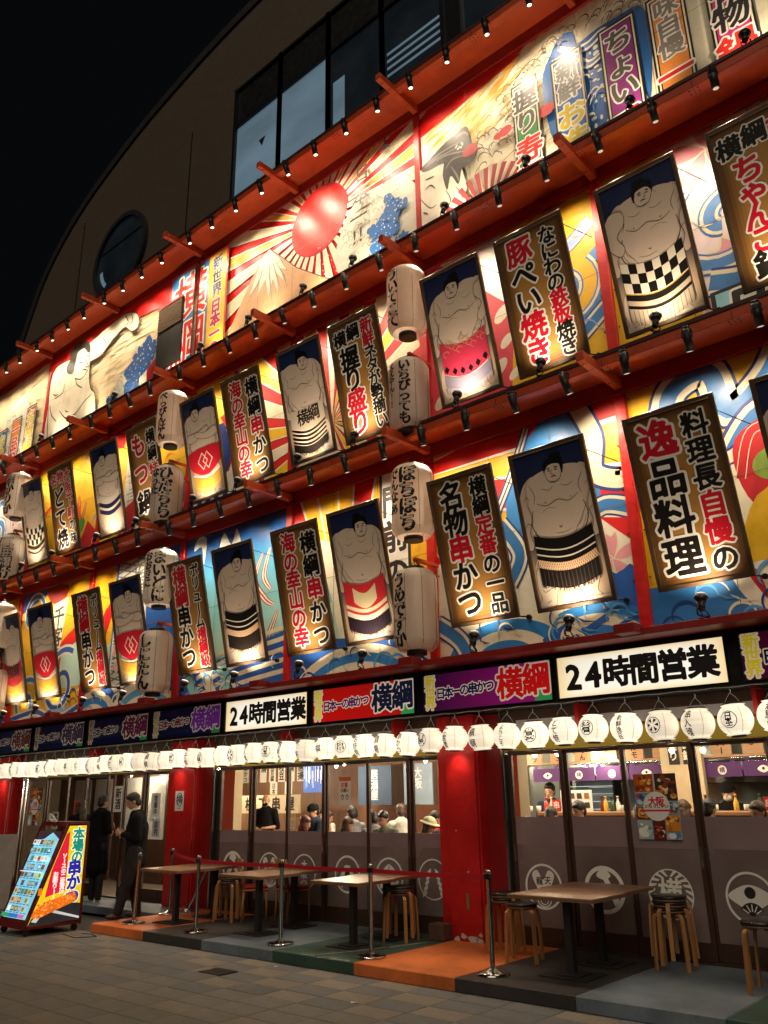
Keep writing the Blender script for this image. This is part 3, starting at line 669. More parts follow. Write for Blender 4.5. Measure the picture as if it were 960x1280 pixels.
# ---------- lower tier
def wavelets(p, x0, x1, z0, z1, cols=(CREAM, '#5aa0d0', NAVY), seed=0, n=16):
    rg = random.Random(seed)
    for k in range(n):
        x, z, r = rg.uniform(x0, x1), rg.uniform(z0, z1), rg.uniform(.10, .26); a = rg.uniform(-.4, .6)
        p.stroke([(x+r*math.cos(a+t)*(1-.13*t), z+r*math.sin(a+t)*(1-.13*t)) for t in [.3*q for q in range(13)]], rg.uniform(.025, .05), cols[k % len(cols)], taper=.7)
        p.stroke([(x+r, z), (x+r*1.5, z-r*.35), (x+r*2.2, z-r*.45)], .03, cols[k % len(cols)], taper=.8)
def m_c5(p, x0, x1, z0, z1):
    flow(p, [(-3.75, 6.0), (-3.6, 6.75), (-3.1, 6.9), (-2.9, 6.3), (-2.4, 6.6), (-2.1, 7.1)], .5, (NAVY, CREAM, BLUE), (1, .84, .45)); flow(p, [(-3.0, 5.6), (-2.6, 6.1), (-2.0, 6.3), (-1.5, 7.2)], .52)
    flow(p, [(-4.3, 5.55), (-3.6, 5.8), (-3.0, 5.7), (-2.4, 6.0), (x1, 6.0)], .22, (NAVY, CREAM, CREAM), (1, .7, .3)); flow(p, [(-2.2, 6.2), (-1.7, 6.4), (x1, 7.2)], .4)
    p.poly([(x0+.3, 4.7), (x0+1.2, 5.6), (x1, 5.9), (x1, z0), (x0, z0)], '#efe6c8')
    p.poly(spl([(-2.9, 5.9), (-2.4, 6.1), (-2.2, 5.7), (-2.0, 5.2), (-2.6, 4.9), (-2.9, 5.3)], 4), '#c4222a'); p.poly(ell(-2.45, 5.5, .3, .22, 16), '#8aa844')
    flow(p, [(-2.9, 5.4), (-2.7, 5.95), (-2.3, 5.95)], .12, (CREAM, '#c4222a', '#c4222a'))
    p.poly(spl([(-2.75, 5.15), (-2.1, 5.2), (-1.7, 4.6), (-1.9, 4.0), (-2.5, 3.9), (-3.0, 4.4)], 4), '#e8b61e')
    for k in range(4): p.stroke(spl([(-2.3, 4.1), (-2.5+.1*k, 4.5), (-2.4+.2*k, 5.0)], 5, False), .05, '#b3242a', taper=.7)
    p.rect(x0, x1, z0, 4.28, '#2f76b8'); p.poly(spl([(-3.15, 4.3), (-2.5, 4.35), (-2.2, 4.0), (-2.6, 3.72), (-2.95, 3.85)], 4), '#efe6d2')
    for k in range(3): p.poly(spl([(-3.0+.28*k, 4.28), (-2.88+.28*k, 4.28), (-2.80+.26*k, 3.9)], 3), '#c4222a')
    flow(p, [(x1-1.2, 3.8), (x1-.6, 4.2), (x1, 4.1)], .2, ('#8c2c5a', '#c8467c', '#f0a8bc'))
def m_c4(p, x0, x1, z0, z1):
    rays(p, -8.6, 6.7, 5, 18, '#d6201c', '#d6201c', .35, .5, edge='#f8efd6')
    p.poly(spl([(-6.2, 5.4), (-6.1, 6.3), (-5.4, 7.05), (-4.7, 7.05), (-4.85, 6.2), (-4.7, 5.6), (-5.2, 4.4), (-6.4, 4.6)], 4), '#3a86c8')
    flow(p, [(-5.75, 6.95), (-6.05, 6.3), (-6.45, 5.6)], .16, (NAVY, CREAM, NAVY), (1, .6, .15)); flow(p, [(-4.95, 7.1), (-4.72, 6.5), (-4.75, 6.0), (-4.4, 5.8), (x1, 5.9)], .34, (NAVY, CREAM, CREAM), (1, .74, .3))
    p.poly([(x0, z0), (x0, 5.2), (-6.6, 5.5), (-5.5, 5.2), (-4.9, 5.5), (x1, 5.4), (x1, z0)], '#eee7cf')
    flow(p, [(-4.95, 5.35), (-4.65, 5.5), (x1+.1, 5.35)], .30, (NAVY, CREAM, BLUE)); p.poly([(-4.75, 5.35), (x1, 5.25), (x1, 4.95), (-4.5, 5.1)], '#d6201c')
    petals(p, -4.62, 4.75, .36, '#eaa0a6'); p.poly(spl([(-4.95, 4.7), (-4.6, 4.55), (x1, 4.6), (x1, z0), (-5.2, z0)], 3), '#2c5fae')
    arcs(p, -5.0, 3.45, 1.05, 5, ('#2f7fc4', CREAM, '#2f7fc4', CREAM, '#e0a020'), 0, math.pi, .2, .75)
    arcs(p, -6.35, 3.6, 1.25, 5, (CREAM, '#2f7fc4', CREAM, '#2f7fc4', CREAM), 0, math.pi, .24, .6)
    flow(p, [(-6.95, 5.8), (-6.5, 5.3), (-6.9, 4.9), (-6.2, 4.5)], .3, (NAVY, CREAM, '#2c5fae')); flow(p, [(-6.3, 5.6), (-6.0, 5.1), (-6.2, 4.7)], .3); flow(p, [(-7.5, 4.3), (-7.1, 4.0), (-6.9, 3.6)], .32)
    for k in range(3): p.poly([(-5.7+k*.5, 3.75+.05*k), (-5.25+k*.5, 3.98), (-5.3+k*.5, 4.06), (-5.75+k*.5, 3.85)], '#2c5fae')
def m_c3(p, x0, x1, z0, z1):
    p.poly([(x0, 5.8), (x1, 6.1), (x1, z0), (x0, z0)], '#f1e7ca')
    rays(p, -9.4, 4.2, 5, 20, '#d6201c', '#f0c21e', .08, .5, edge='#f8efd6')
    p.poly([(x0, z0), (x0, 6.45), (x0+1.1, 6.0), (x0+1.7, 5.2), (x1, 5.0), (x1, z0)], '#f1e7ca')
    p.poly([(x0, z0), (x0, 6.2), (x0+.7, 5.8), (x0+1.0, 5.0), (x0+1.2, z0)], '#8cc8d0'); p.poly([(x0, z0), (x0, 5.2), (x0+1.0, 5.0), (x0+1.3, z0)], '#bfe0cc')
    flow(p, [(x0+.5, 5.45), (x0+.75, 5.65), (x0+.6, 5.3)], .06, ('#b02020', CREAM, '#b02020')); p.rect(-9.0+.5, x1, 4.0, 6.1, '#f0b41c'); p.rect(-8.62, -7.98, 4.3, 7.1, '#2a2724'); p.rect(-8.56, -8.04, 4.35, 7.1, '#efe9da')
    p.text(vcol('門前の', -8.30, 6.75, .56, '#2a2724', 1.1), None, .03)
    p.poly([(x0, 4.5), (x1, 4.15), (x1, z0), (x0, z0)], '#2c5fae'); arcs(p, -9.2, 3.0, 1.75, 6, (CREAM, '#3a86c8', CREAM, '#5aa0d0', CREAM, '#3a86c8'), 0, math.pi, .2, .7)
    p.poly([(-8.0, z0), (-8.0, 4.1), (x1, 4.3), (x1, z0)], '#efe6d2')
def m_c2(p, x0, x1, z0, z1):
    p.rect(x0, x1, z0, z1, sky_grad([4.2, 5.2, 6.2, 6.6, 7.1], ['#d6e8c8', '#8fd0cc', '#4aa4d4', '#1c5cae', '#12306c']), 1, 14)
    for q in ([(-12.75, 6.9), (-12.9, 6.4), (-12.6, 6.45), (-12.35, 6.1), (-12.2, 6.5), (-12.35, 6.9), (-12.5, 6.6)], [(-13.6, 6.95), (-13.7, 6.7), (-13.45, 6.75), (-13.35, 6.35), (-13.3, 6.9)]): p.poly(spl(q, 3), '#e9ecdc')
    for q in ([(-11.55, 6.25), (-11.75, 5.75), (-11.45, 5.35), (-11.2, 5.2)], [(-11.35, 6.3), (-11.5, 5.8), (-11.3, 5.5)], [(-11.1, 5.1), (-11.25, 4.8), (-11.5, 4.4), (-11.7, 4.2)]):
        flow(p, q, .15, ('#b02020', '#f4ead6', '#b02020'), (1, .7, .2), taper=.6)
    petals(p, -13.5, 5.3, .4, '#eab0b0', rot=1.2)
    p.poly([(x0, 4.2), (x1, 4.7), (x1, z0), (x0, z0)], '#2c5fae')
    for k in range(5): p.stroke(spl([(x0+.4+k*.05, 3.5+k*.20), (x0+1.6, 3.85+k*.18), (x1, 4.0+k*.19)], 5, False), .085, CREAM)
    for k in range(3): p.poly([(x0+.1+k*.55, 4.25), (x0+.35+k*.55, 4.3), (x0+.75+k*.5, z0), (x0+.45+k*.5, z0)], CREAM if k % 2 else '#8cc8c0')
def m_c1(p, x0, x1, z0, z1):
    p.poly([(x0, z0), (x0, z1), (x1, z1), (x1, z0)], '#2f62b0'); p.poly([(x0, z0), (x0, z1), (x0+.9, z1), (x0+.9, z0)], '#f0b41c'); p.poly([(x0+1.0, z1), (x0+2.1, z1), (x0+2.3, z0), (x0+.9, z0)], '#dcdccf')
    for k in range(22): z = z0+k*.16; p.stroke([(x0+1.0, z), (x0+2.0, z+.25)], .03, '#6f716c'); p.stroke([(x0+2.0, z), (x0+1.0, z+.25)], .03, '#6f716c')
    p.poly([(x0, 5.0), (x0+.9, 5.2), (x0+.9, z0), (x0, z0)], '#b9dcc4'); p.poly(spl([(x0+.6, 6.0), (x0+.95, 6.1), (x0+.5, 5.2), (x0-.1, 4.9)], 3), '#d6201c')
    petals(p, x0+1.4, 4.9, .45, '#eab0b0'); p.text(vcol('立呑', x0+1.75, 6.9, .36, '#6f716c'), None, .02)
    arcs(p, x0+.4, 3.4, 1.2, 6, ('#2c5fae', CREAM, '#3a86c8', CREAM, '#2c5fae', CREAM), 0, math.pi, .18, .8); arcs(p, x0+2.3, 3.2, 1.4, 6, (CREAM, '#5aa0c8', CREAM, '#3a86c8', CREAM, '#5aa0c8'), 0, math.pi, .2, .75)
def m_c0(p, x0, x1, z0, z1):
    p.poly([(x0, 6.5), (x0+1.5, 6.9), (x0+1.5, z1), (x0, z1)], '#2f62b0'); swirl(p, x0+.6, 6.4, .55, 1.3, 0, .2, (CREAM, CREAM, BLUE))
    p.poly(spl([(x0+1.2, 7.0), (x0+2.2, 6.9), (x0+2.0, 6.5), (x0+1.4, 6.6)], 3), '#a82a1c'); p.poly(spl([(x0+2.0, 5.4), (x0+3.4, 6.0), (x0+3.4, 5.6), (x0+2.2, 4.6)], 3), '#d6201c')
    p.poly([(x0+1.6, 6.5), (x0+2.3, 6.6), (x0+1.9, 4.2), (x0+1.5, 4.2)], '#e8e6c8'); p.text(vcol('千客万来', x0+1.9, 6.4, .5, '#3a3a34'), None, .02); p.poly([(x0+2.2, 5.2), (x1, 5.6), (x1, 4.4), (x0+2.2, 4.4)], '#bfe0cc')
    swirl(p, x0+2.3, 4.5, .85, 1.4, 1.0, .24, (CREAM, CREAM, '#2c5fae')); swirl(p, x0+.7, 4.2, .6, 1.3, 1.0, .22, (CREAM, CREAM, BLUE)); flow(p, [(x0+1.0, 5.4), (x0+1.4, 5.0), (x0+1.2, 4.4)], .3); p.poly(ell(x0+1.5, 4.9, .25, .35, 16), '#b81e28')
    p.rect(x0, x1, z0, 3.95, '#8fb8cc'); flow(p, [(x0, 3.85), (x0+1.3, 3.95), (x0+2.2, 3.7), (x1, 3.95)], .2, (CREAM, CREAM, '#2c5fae'))
T0, T1 = ZB+.192, ZA-.122
panel(-7.48, -.98, T0, T1, m_right, '#e9dfc0'); panel(-13.95, -7.62, T0, T1, m_sun, '#d81a12'); panel(-20.93, -14.09, T0, T1, m_leansumo, '#ecdcb4'); panel(-27.7, -21.07, T0, T1, m_farleft, '#ecdcb4')
U0, U1 = ZC_+.192, ZB-.122; D0, D1 = ZD+.087, ZC_-.122
mid = [m_bm, m_bm, m_b0, m_b1, m_b2, m_b3, m_b4, m_b5]; low = [m_bm, m_c0, m_c0, m_c1, m_c2, m_c3, m_c4, m_c5]
mb_ = [YEL, '#c9b8b0', YEL, YEL, YEL, '#d81a12', YEL, YEL]; lb_ = ['#2f62b0', YEL, YEL, YEL, LBLUE, '#f0b41c', YEL, YEL]
for i in range(8):
    xa, xb = POSTX[i]+.077, POSTX[i+1]-.077
    if i == 4: mb_[i] = '#d81a12'
    panel(xa, xb, U0, U1, (lambda f_: lambda p, a, b, c, d: (f_(p, a, b, c, d), wavelets(p, a, b, 7.4, 10.2, (CREAM, '#d8a020', '#8aa0dc'), seed=i+20, n=10) if i not in (4, 5) else None))(mid[i]), mb_[i])
    if low[i] is m_bm:
        panel(xa, xb, D0, D1, lambda p, a, b, c, d: (swirl(p, a+1.2, 5.4, 1.0, 1.5, 0, .32), flow(p, [(a, 4.2), (a+1.6, 4.6), (b, 4.1)], .5)), lb_[i])
    else: panel(xa, xb, D0, D1, (lambda f_: lambda p, a, b, c, d: (f_(p, a, b, c, d), wavelets(p, a, b, 3.7, 4.25, seed=i, n=14)))(low[i]), lb_[i])
# grommet screws along the murals' edges: one joined part
mb = MB()
for i in range(1, 8):
    for z0, z1 in ((U0, U1), (D0, D1)):
        for x in (POSTX[i]+.11, POSTX[i+1]-.11):
            for k in range(6):
                z = z0+.1+(z1-z0-.2)*k/5; mb.cyl((x, -.03, z), (x, -.047, z), .012, n=6)
o = mb.build('banner_screws', BRONZE, R); tag(o, kind='stuff')
# dark slatted window in the top tier
wn = box('slatted_window', mat('dark_opening', (.012, .010, .008), .5), -15.42, -14.45, -.20, -.02, 11.35, 13.02, R)
for k in range(9): MB().box(-15.40, -14.47, -.225, -.202, 12.40+k*.066, 12.44+k*.066).build('slat', mat('bamboo', (.14, .075, .03), .6), wn)
MB().box(-15.42, -14.45, -.23, -.202, 13.0, 13.06).build('window_head', VERMD, wn)
# ================================================================== SPOTLIGHTS UNDER THE BEAMS
def lamp_light(name, parent, loc, direction, watts, size_deg, blend, col=WARM, r=0.03):
    l = bpy.data.lights.new(name, 'SPOT'); l.energy = watts; l.color = col; l.spot_size = math.radians(size_deg); l.spot_blend = blend; l.shadow_soft_size = r
    o = bpy.data.objects.new(name, l); place(o, parent); o.location = loc
    o.rotation_euler = Vector(direction).to_track_quat('-Z', 'Y').to_euler(); return o
def make_spot(lens):
    t = empty('spotlight', (0, 0, 0))
    a = Vector((0, -0.04, 0.12)); b = Vector((0, 0.055, -0.16)); ax = (b-a).normalized()
    mb = MB().cyl(a, b, 0.058, n=16); mb.cyl(a-ax*0.035, a, 0.044, 0.058, n=16); mb.cyl(b, b+ax*0.012, 0.062, n=16)
    for k in range(3): mb.cyl(a+ax*(0.03+k*.022), a+ax*(0.038+k*.022), 0.064, n=16)
    mb.build('housing', BLACKM, t)
    MB().cyl(b+ax*0.013, b+ax*0.016, 0.040, n=16).build('lens', lens, t)
    MB().tube([(-.06, 0.0, 0.0), (-.064, .02, .09), (-.05, .05, .15), (0, .06, .165), (.05, .05, .15), (.064, .02, .09), (.06, 0, 0)], .010).build('bracket', BLACKM, t)
    lamp_light('lamp_light', t, b+ax*0.03, (0, 0.50, -0.86), SPOT_W*(1.0 if lens is LENS else 1.05), 122, 1.0)
    return t
bayname = {1: 'left edge bay', 2: 'second bay from left', 3: 'bay left of middle left lanterns', 4: 'bay right of middle left lanterns', 5: 'bay left of centre lanterns', 6: 'bay right of centre lanterns', 7: 'rightmost bay'}
topname = {1: 'small boards painted far left', 2: 'painted leaning wrestler', 3: 'slatted window', 4: 'painted snowy mountain', 5: 'painted rising sun', 6: 'painted head and fan', 7: 'painted orange board'}
order = ['leftmost', 'second', 'third', 'rightmost']
protos = {}
vis_left = {'A': -23.5, 'B': -22.5, 'C': -22.6}; vis_right = {'A': -4.2, 'B': -1.7, 'C': -2.3}
for nm, z, tier in (('A', ZA, 'top'), ('B', ZB, 'second'), ('C', ZC_, 'third')):
    for i in range(1, 8):
        for k in range(4):
            x = POSTX[i]+.42+k*.815
            if x > {'A': -3.9, 'B': -1.2, 'C': -1.6}[nm]: continue
            kk = nm == 'A'
            if kk not in protos: protos[kk] = make_spot(LENS if kk else LENSD); o = protos[kk]
            else: o = copy_tree(protos[kk])
            o.location = (x, -.745, z-.06); o.rotation_euler = (random.uniform(-.10, .08), random.uniform(-.05, .05), random.uniform(-.25, .25)); o.scale = (.9, .9, .9)
            where = 'over the '+topname[i] if nm == 'A' else 'in the '+bayname[i]
            tag(o, f'{order[k]} of four black spotlights on {tier} beam {where}', 'spotlight', 'spotlights hung from the red beams')
# ================================================================== TILTED BANNERS
BW, BH, TILT = 1.14, 2.17, math.radians(13)
def banner_base(name, xc, zb, label):
    t = empty(name, (xc, -.19, zb), rot=(TILT, 0, 0)); tag(t, label, 'banner', 'tilted framed banners on the facade')
    return t
FR_ME = {}
def banner_frame(t):
    w, h, f = BW/2, BH, .055
    if 'f' not in FR_ME:
        mb = MB()
        for (a, b, c, d) in ((-w, -w+f, 0, h), (w-f, w, 0, h), (-w+f, w-f, 0, f), (-w+f, w-f, h-f, h)): mb.box(a, b, -.045, .0, c, d, .006)
        for sx in (-1, 1):
            for z in (.03, h-.16): mb.cyl((sx*(w-.028), -.045, z), (sx*(w-.028), -.055, z), .016, n=8)
        o = mb.build('frame', BRONZE, t); FR_ME['f'] = o.data
        o = MB().box(-w+f, w-f, -.012, -.002, f, h-f).build('back_panel', BLACKF, t); FR_ME['b'] = o.data
        FR_ME['w'] = MB().tube([(w-.03, -.02, h-.2), (w+.22, .38, h-.42)], .006).build('tie_wire', CORD, t).data
        FR_ME['w2'] = MB().tube([(-w+.03, 0, h-.2), (-w-.1, .40, h-.42)], .006).build('tie_wire', CORD, t).data
        FR_ME['w3'] = MB().tube([(w-.06, 0, .02), (w+.05, .13, -.02)], .010).cyl((w+.05, .10, -.02), (w+.05, .15, -.02), .035, n=8).build('wall_anchor', CORD, t).data
    else:
        for n_, k in (('frame', 'f'), ('back_panel', 'b'), ('tie_wire', 'w'), ('tie_wire', 'w2'), ('wall_anchor', 'w3')): place(bpy.data.objects.new(n_, FR_ME[k]), t)
FW, FH = BW/2-.055, BH
def bg_text(p):
    p.rect(-FW, FW, .055, BH-.055, '#6b4a22', 1, 1)
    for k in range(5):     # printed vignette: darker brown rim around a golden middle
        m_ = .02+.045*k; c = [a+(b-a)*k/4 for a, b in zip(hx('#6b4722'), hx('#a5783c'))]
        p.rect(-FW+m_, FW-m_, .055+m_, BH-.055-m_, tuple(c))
def banner_text(xc, zb, left, right, label, lsz=None, top2=None, rsz=None):
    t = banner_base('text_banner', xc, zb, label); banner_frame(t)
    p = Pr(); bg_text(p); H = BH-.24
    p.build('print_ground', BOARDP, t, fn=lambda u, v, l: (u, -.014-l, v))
    p = Pr(); it = []
    zt = BH-.12; usedz = 0
    if top2:
        s_ = .30; it += [(top2[0], -.34, zt-.20, s_, top2[1]), (top2[2], -.03, zt-.16, s_, top2[1])]; usedz = .40
    n = len(left); s_ = lsz or min(.50, (H-usedz)/n); pit = (H-usedz)/n
    for i, (ch, c) in enumerate(left): it.append((ch, -.185, zt-usedz-pit*(i+.5), s_, c))
    n = len(right); s2 = rsz or min(.34, H/n*1.05); pit = min(H/n, s2*1.12)
    z0 = zt-.02 if n > 5 else zt-.05
    for i, (ch, c) in enumerate(right): it.append((ch, .285, z0-pit*(i+.5), s2, c))
    p.text(it, '#f1ebdd', .032, .10)
    p.build('lettering', BOARDP, t, fn=lambda u, v, l: (u, -.020-l, v)); return t
def cc(s, c): return [(ch, c) for ch in s]
SK, LN = '#d9b68f', '#3a2e2a'
def sumo(p, kind, flip=1, lean=0.0, skin='#e0cbb6', hdx=0.0):
    fx = lambda q: [(flip*a*1.13+lean*(b-1.0)*0.10, b*.995) for a, b in q]
    S = lambda q, w=.010, cl=False, n=5: p.stroke(spl(fx(q), n, cl), w*.78, LN, cl, taper=0 if cl else .5)
    def F(q, c, n=5): s_ = spl(fx(q), n); p.poly(s_, c); return s_
    p.rect(-FW, FW, .055, BH-.055, sky_grad([0, .5, 1.0, 2.1], ['#d8bfa0', '#c9ab8a', '#2c3458', '#1c2850']), 1, 12)
    # legs
    for sx in (-1, 1):
        q = [(sx*.12, .62), (sx*.36, .62), (sx*.40, .35), (sx*.36, .18), (sx*.42, .07), (sx*.20, .055), (sx*.16, .20), (sx*.10, .38)]
        F(q, skin); S(q, .008, True); S([(sx*.22, .30), (sx*.30, .26), (sx*.34, .30)]); S([(sx*.24, .14), (sx*.30, .11)])
    # arms
    aL = [(-.28, 1.80), (-.44, 1.72), (-.52, 1.46), (-.47, 1.18), (-.50, 1.0), (-.46, .86), (-.40, .84), (-.37, .95), (-.36, 1.18), (-.30, 1.40)]
    aR = [(.30, 1.82), (.45, 1.74), (.53, 1.48), (.48, 1.22), (.50, 1.02), (.48, .90), (.41, .86), (.38, 1.0), (.38, 1.20), (.30, 1.42)]
    for q in (aL, aR): F(q, skin); S(q, .010, True)
    tone = '#c2b0a0'
    torso = [(0, 1.82), (-.18, 1.84), (-.40, 1.74), (-.42, 1.48), (-.37, 1.26), (-.41, 1.04), (-.30, .84), (0, .77), (.30, .84), (.41, 1.04), (.37, 1.26), (.42, 1.48), (.40, 1.76), (.18, 1.85)]
    F(torso, tone); F([(a*.93, b+.01) for a, b in torso], skin); S([(-.24, 1.30), (-.12, 1.35), (-.02, 1.31)], .006); S([(.20, 1.02), (.28, 1.10), (.30, 1.20)], .006); S(torso[3:12], .011)
    S([(-.20, 1.62), (-.10, 1.58), (-.04, 1.62)], .007); S([(.06, 1.62), (.14, 1.58), (.22, 1.62)], .007); S([(-.34, 1.10), (-.30, 1.0), (-.22, .93)], .007); S([(-.08, 1.00), (.04, .985), (.14, 1.02)], .006)
    S([(-.36, 1.70), (-.30, 1.56), (-.32, 1.44)]); S([(.34, 1.70), (.28, 1.56), (.31, 1.44)])
    S([(-.28, 1.44), (-.15, 1.38), (0, 1.43), (.14, 1.38), (.27, 1.45)], .011); S([(-.34, 1.36), (-.37, 1.16), (-.27, .96), (0, .87), (.26, .95), (.36, 1.14), (.32, 1.34)], .020)
    S([(-.02, 1.08), (0, 1.06), (.02, 1.085)], .012); S([(-.17, 1.43), (-.155, 1.42)], .018); S([(.16, 1.43), (.175, 1.425)], .018)
    S([(.36, 1.3), (.26, 1.1), (.12, .88)], .006); S([(.37, 1.2), (.30, 1.05), (.22, .88)], .006); S([(-.47, 1.15), (-.42, 1.2), (-.38, 1.16)], .008); S([(.46, 1.2), (.42, 1.24), (.39, 1.18)], .008)
    S([(-.45, 1.5), (-.41, 1.56), (-.37, 1.5)], .008); S([(.45, 1.52), (.42, 1.58), (.36, 1.54)], .008)
    # head
    hx0 = -.06+hdx; F0, S0 = F, S; fh = lambda q: [(hx0+(a-hx0)*1.0, 1.66+(b-1.66)*.94) for a, b in q]; F = lambda q, c, n=5: F0(fh(q), c, n); S = lambda q, w=.010, cl=False, n=5: S0(fh(q), w*1.15, cl, n)
    hd = [(hx0-.10, 1.90), (hx0-.105, 1.80), (hx0-.07, 1.70), (hx0, 1.665), (hx0+.08, 1.70), (hx0+.11, 1.80), (hx0+.11, 1.92), (hx0, 2.0)]
    F([(-.14, 1.72), (-.12, 1.80), (.10, 1.82), (.14, 1.72), (0, 1.66)], skin); F(hd, skin); S(hd, .009, True)
    F([(hx0-.12, 1.83), (hx0-.12, 1.93), (hx0-.09, 1.995), (hx0+.02, 2.015), (hx0+.11, 1.99), (hx0+.14, 1.90), (hx0+.13, 1.80), (hx0+.115, 1.76), (hx0+.10, 1.84), (hx0+.085, 1.90), (hx0+.01, 1.925), (hx0-.06, 1.91), (hx0-.10, 1.85)], '#0b0908')
    F([(hx0-.03, 2.02), (hx0+.0, 2.07), (hx0+.10, 2.07), (hx0+.12, 2.02), (hx0+.05, 1.99)], '#0b0908'); S([(hx0-.07, 1.93), (hx0-.03, 1.97), (hx0+.03, 1.99)], .005)
    S([(hx0-.075, 1.865), (hx0-.035, 1.875)], .020); S([(hx0+.02, 1.873), (hx0+.065, 1.862)], .020); S([(hx0-.065, 1.835), (hx0-.03, 1.838)], .016); S([(hx0+.02, 1.838), (hx0+.06, 1.834)], .016)
    S([(hx0-.012, 1.85), (hx0-.028, 1.79), (hx0, 1.785)], .007); S([(hx0-.03, 1.745), (hx0+.01, 1.752), (hx0+.035, 1.742)], .016); S([(hx0-.05, 1.69), (hx0+.02, 1.67), (hx0+.08, 1.70)], .007)
    F, S = F0, S0
    if kind in ('navy', 'diamond'):     # forearms crossed over the chest
        for q in ([(-.44, 1.30), (-.30, 1.24), (-.05, 1.30), (.16, 1.38), (.20, 1.46), (.12, 1.48), (-.10, 1.42), (-.36, 1.42)], [(.44, 1.30), (.30, 1.22), (.05, 1.24), (-.16, 1.32), (-.20, 1.40), (-.12, 1.42), (.10, 1.36), (.36, 1.42)]): F(q, skin); S(q, .010, True)
    if kind in ('checker', 'pink'): F([(.30, 1.72), (.46, 1.74), (.56, 1.50), (.50, 1.28), (.36, 1.12), (.30, 1.22), (.38, 1.40), (.28, 1.55)], skin); S([(.30, 1.72), (.46, 1.74), (.56, 1.50), (.50, 1.28), (.36, 1.12), (.30, 1.22), (.38, 1.40), (.28, 1.55)], .010, True)
    # aprons
    def band(z0, z1, c, sag=.10, x0=-.42, x1=.44, n=10):
        t = [(x0+(x1-x0)*i/n, z0-sag*math.sin(math.pi*i/n)) for i in range(n+1)]; b = [(x0+(x1-x0)*i/n, z1-sag*math.sin(math.pi*i/n)) for i in range(n, -1, -1)]
        p.poly([(flip*a, b_) for a, b_ in t+b], c)
    def fringe(z0, z1, c, c2, sag=.10):
        n = 16; band(z0, z1, c, sag); rg = random.Random(5)
        pts = []
        for i in range(46):
            x = -.42+.86*i/45; zz = z1-sag*math.sin(math.pi*i/45)
            p.stroke([(flip*x, z0-sag*math.sin(math.pi*i/45)-.01), (flip*(x+rg.uniform(-.006, .006)), zz-rg.uniform(0, .045))], .010, c if i % 3 else c2, keep=i > 0)
    def net(z0, z1, sag=.10):
        band(z0, z1, '#c58a4a', sag)
        n = 26
        for s_ in (1, -1):
            p.nl()
            for i in range(n):
                a = -.42+.86*i/n; b = a+s_*.055
                za = z0-sag*math.sin(math.pi*(a+.42)/.86); zb = z1-sag*math.sin(math.pi*min(1, max(0, (b+.42)/.86)))
                p.stroke([(flip*a, za), (flip*b, zb)], .009, '#f0dcc0', keep=True)
    if kind == 'dark':
        band(1.02, .70, '#15120f'); band(.875, .855, '#efe6d2'); band(.78, .76, '#efe6d2'); net(.70, .59); fringe(.59, .36, '#1b1614', '#4a4038')
    elif kind == 'darkkanji':
        band(1.02, .58, '#cdbfa8'); p.text([('横', -.12, .80, .30, '#15120f'), ('綱', .16, .82, .30, '#15120f')], None, .02)
        for k in range(4): band(.66-k*.075, .62-k*.075, '#15120f', .12)
        fringe(.38, .24, '#15120f', '#2d2724', .12)
    elif kind == 'redwhite':
        band(1.02, .52, '#d8323a'); band(.90, .66, '#ead9a8', .12, -.22, .26); band(.66, .60, '#efe0ba', .13); band(.56, .48, '#f0e4c8', .13); fringe(.47, .26, '#231a22', '#40323c', .13)
    elif kind == 'diamond':
        F([(-.42, 1.04), (.44, 1.04), (.42, .72), (.20, .55), (0, .50), (-.20, .55), (-.42, .72)], '#d22232', 3)
        for cx_ in (-.07, .09):
            p.stroke([(flip*(cx_+a), .79+b) for a, b in ((-.15, 0), (0, .17), (.15, 0), (0, -.17))], .035, '#f3d9cc', True)
        band(.58, .54, '#f0dccc', .10); band(.54, .34, '#c9983c', .12); fringe(.34, .26, '#d9b060', '#b88838', .12)
    elif kind == 'checker':
        band(1.03, .60, '#efe4cc', .13)
        for i in range(8):
            for j in range(3):
                if (i+j) % 2: continue
                x0_ = -.42+i*.1075; x1_ = x0_+.1075; f = lambda x, z: (flip*x, z-.13*math.sin(math.pi*(x+.42)/.86))
                p.poly([f(x0_, 1.03-j*.14), f(x1_, 1.03-j*.14), f(x1_, .89-j*.14), f(x0_, .89-j*.14)], '#15120f')
        band(.60, .585, '#c9a040', .13); band(.585, .50, '#15120f', .13); band(.50, .43, '#b8a58e', .13); band(.43, .385, '#15120f', .13); fringe(.385, .20, '#b7a791', '#6f6255', .13)
    elif kind == 'pink':
        band(1.03, .52, '#cf3a58', .13); rg = random.Random(3)
        for i in range(12): cx_, cz_ = -.32+.065*i, .82+.05*((i*7) % 4); p.stroke(ell(cx_, cz_, .055, .045, 9, 0, 4.6), .010, '#e8a06a')
        for i in range(6): x = -.36+i*.145; z = .60-.13*math.sin(math.pi*(x+.42)/.86); p.poly([(x-.05, z), (x, z+.06), (x+.05, z), (x, z-.06)], '#15120f')
        band(.50, .30, '#8b8496', .13); fringe(.31, .24, '#b8a8a8', '#7f7884', .13)
    elif kind == 'navy':
        band(1.03, .62, '#d8cbb8', .12); band(.86, .76, '#23284a', .12); band(.70, .60, '#23284a', .12); band(.60, .34, '#c9b49a', .12)
    elif kind == 'redkanji':
        band(1.03, .55, '#b82a34', .12); p.text([('横', -.15, .78, .32, '#1c1a26'), ('綱', .16, .80, .32, '#1c1a26')], None, .02); band(.55, .36, '#c9983c', .12); fringe(.36, .28, '#d9b060', '#b88838', .12)
    p.rect(FW-.28, FW-.02, .075, .10, '#efe6d2')
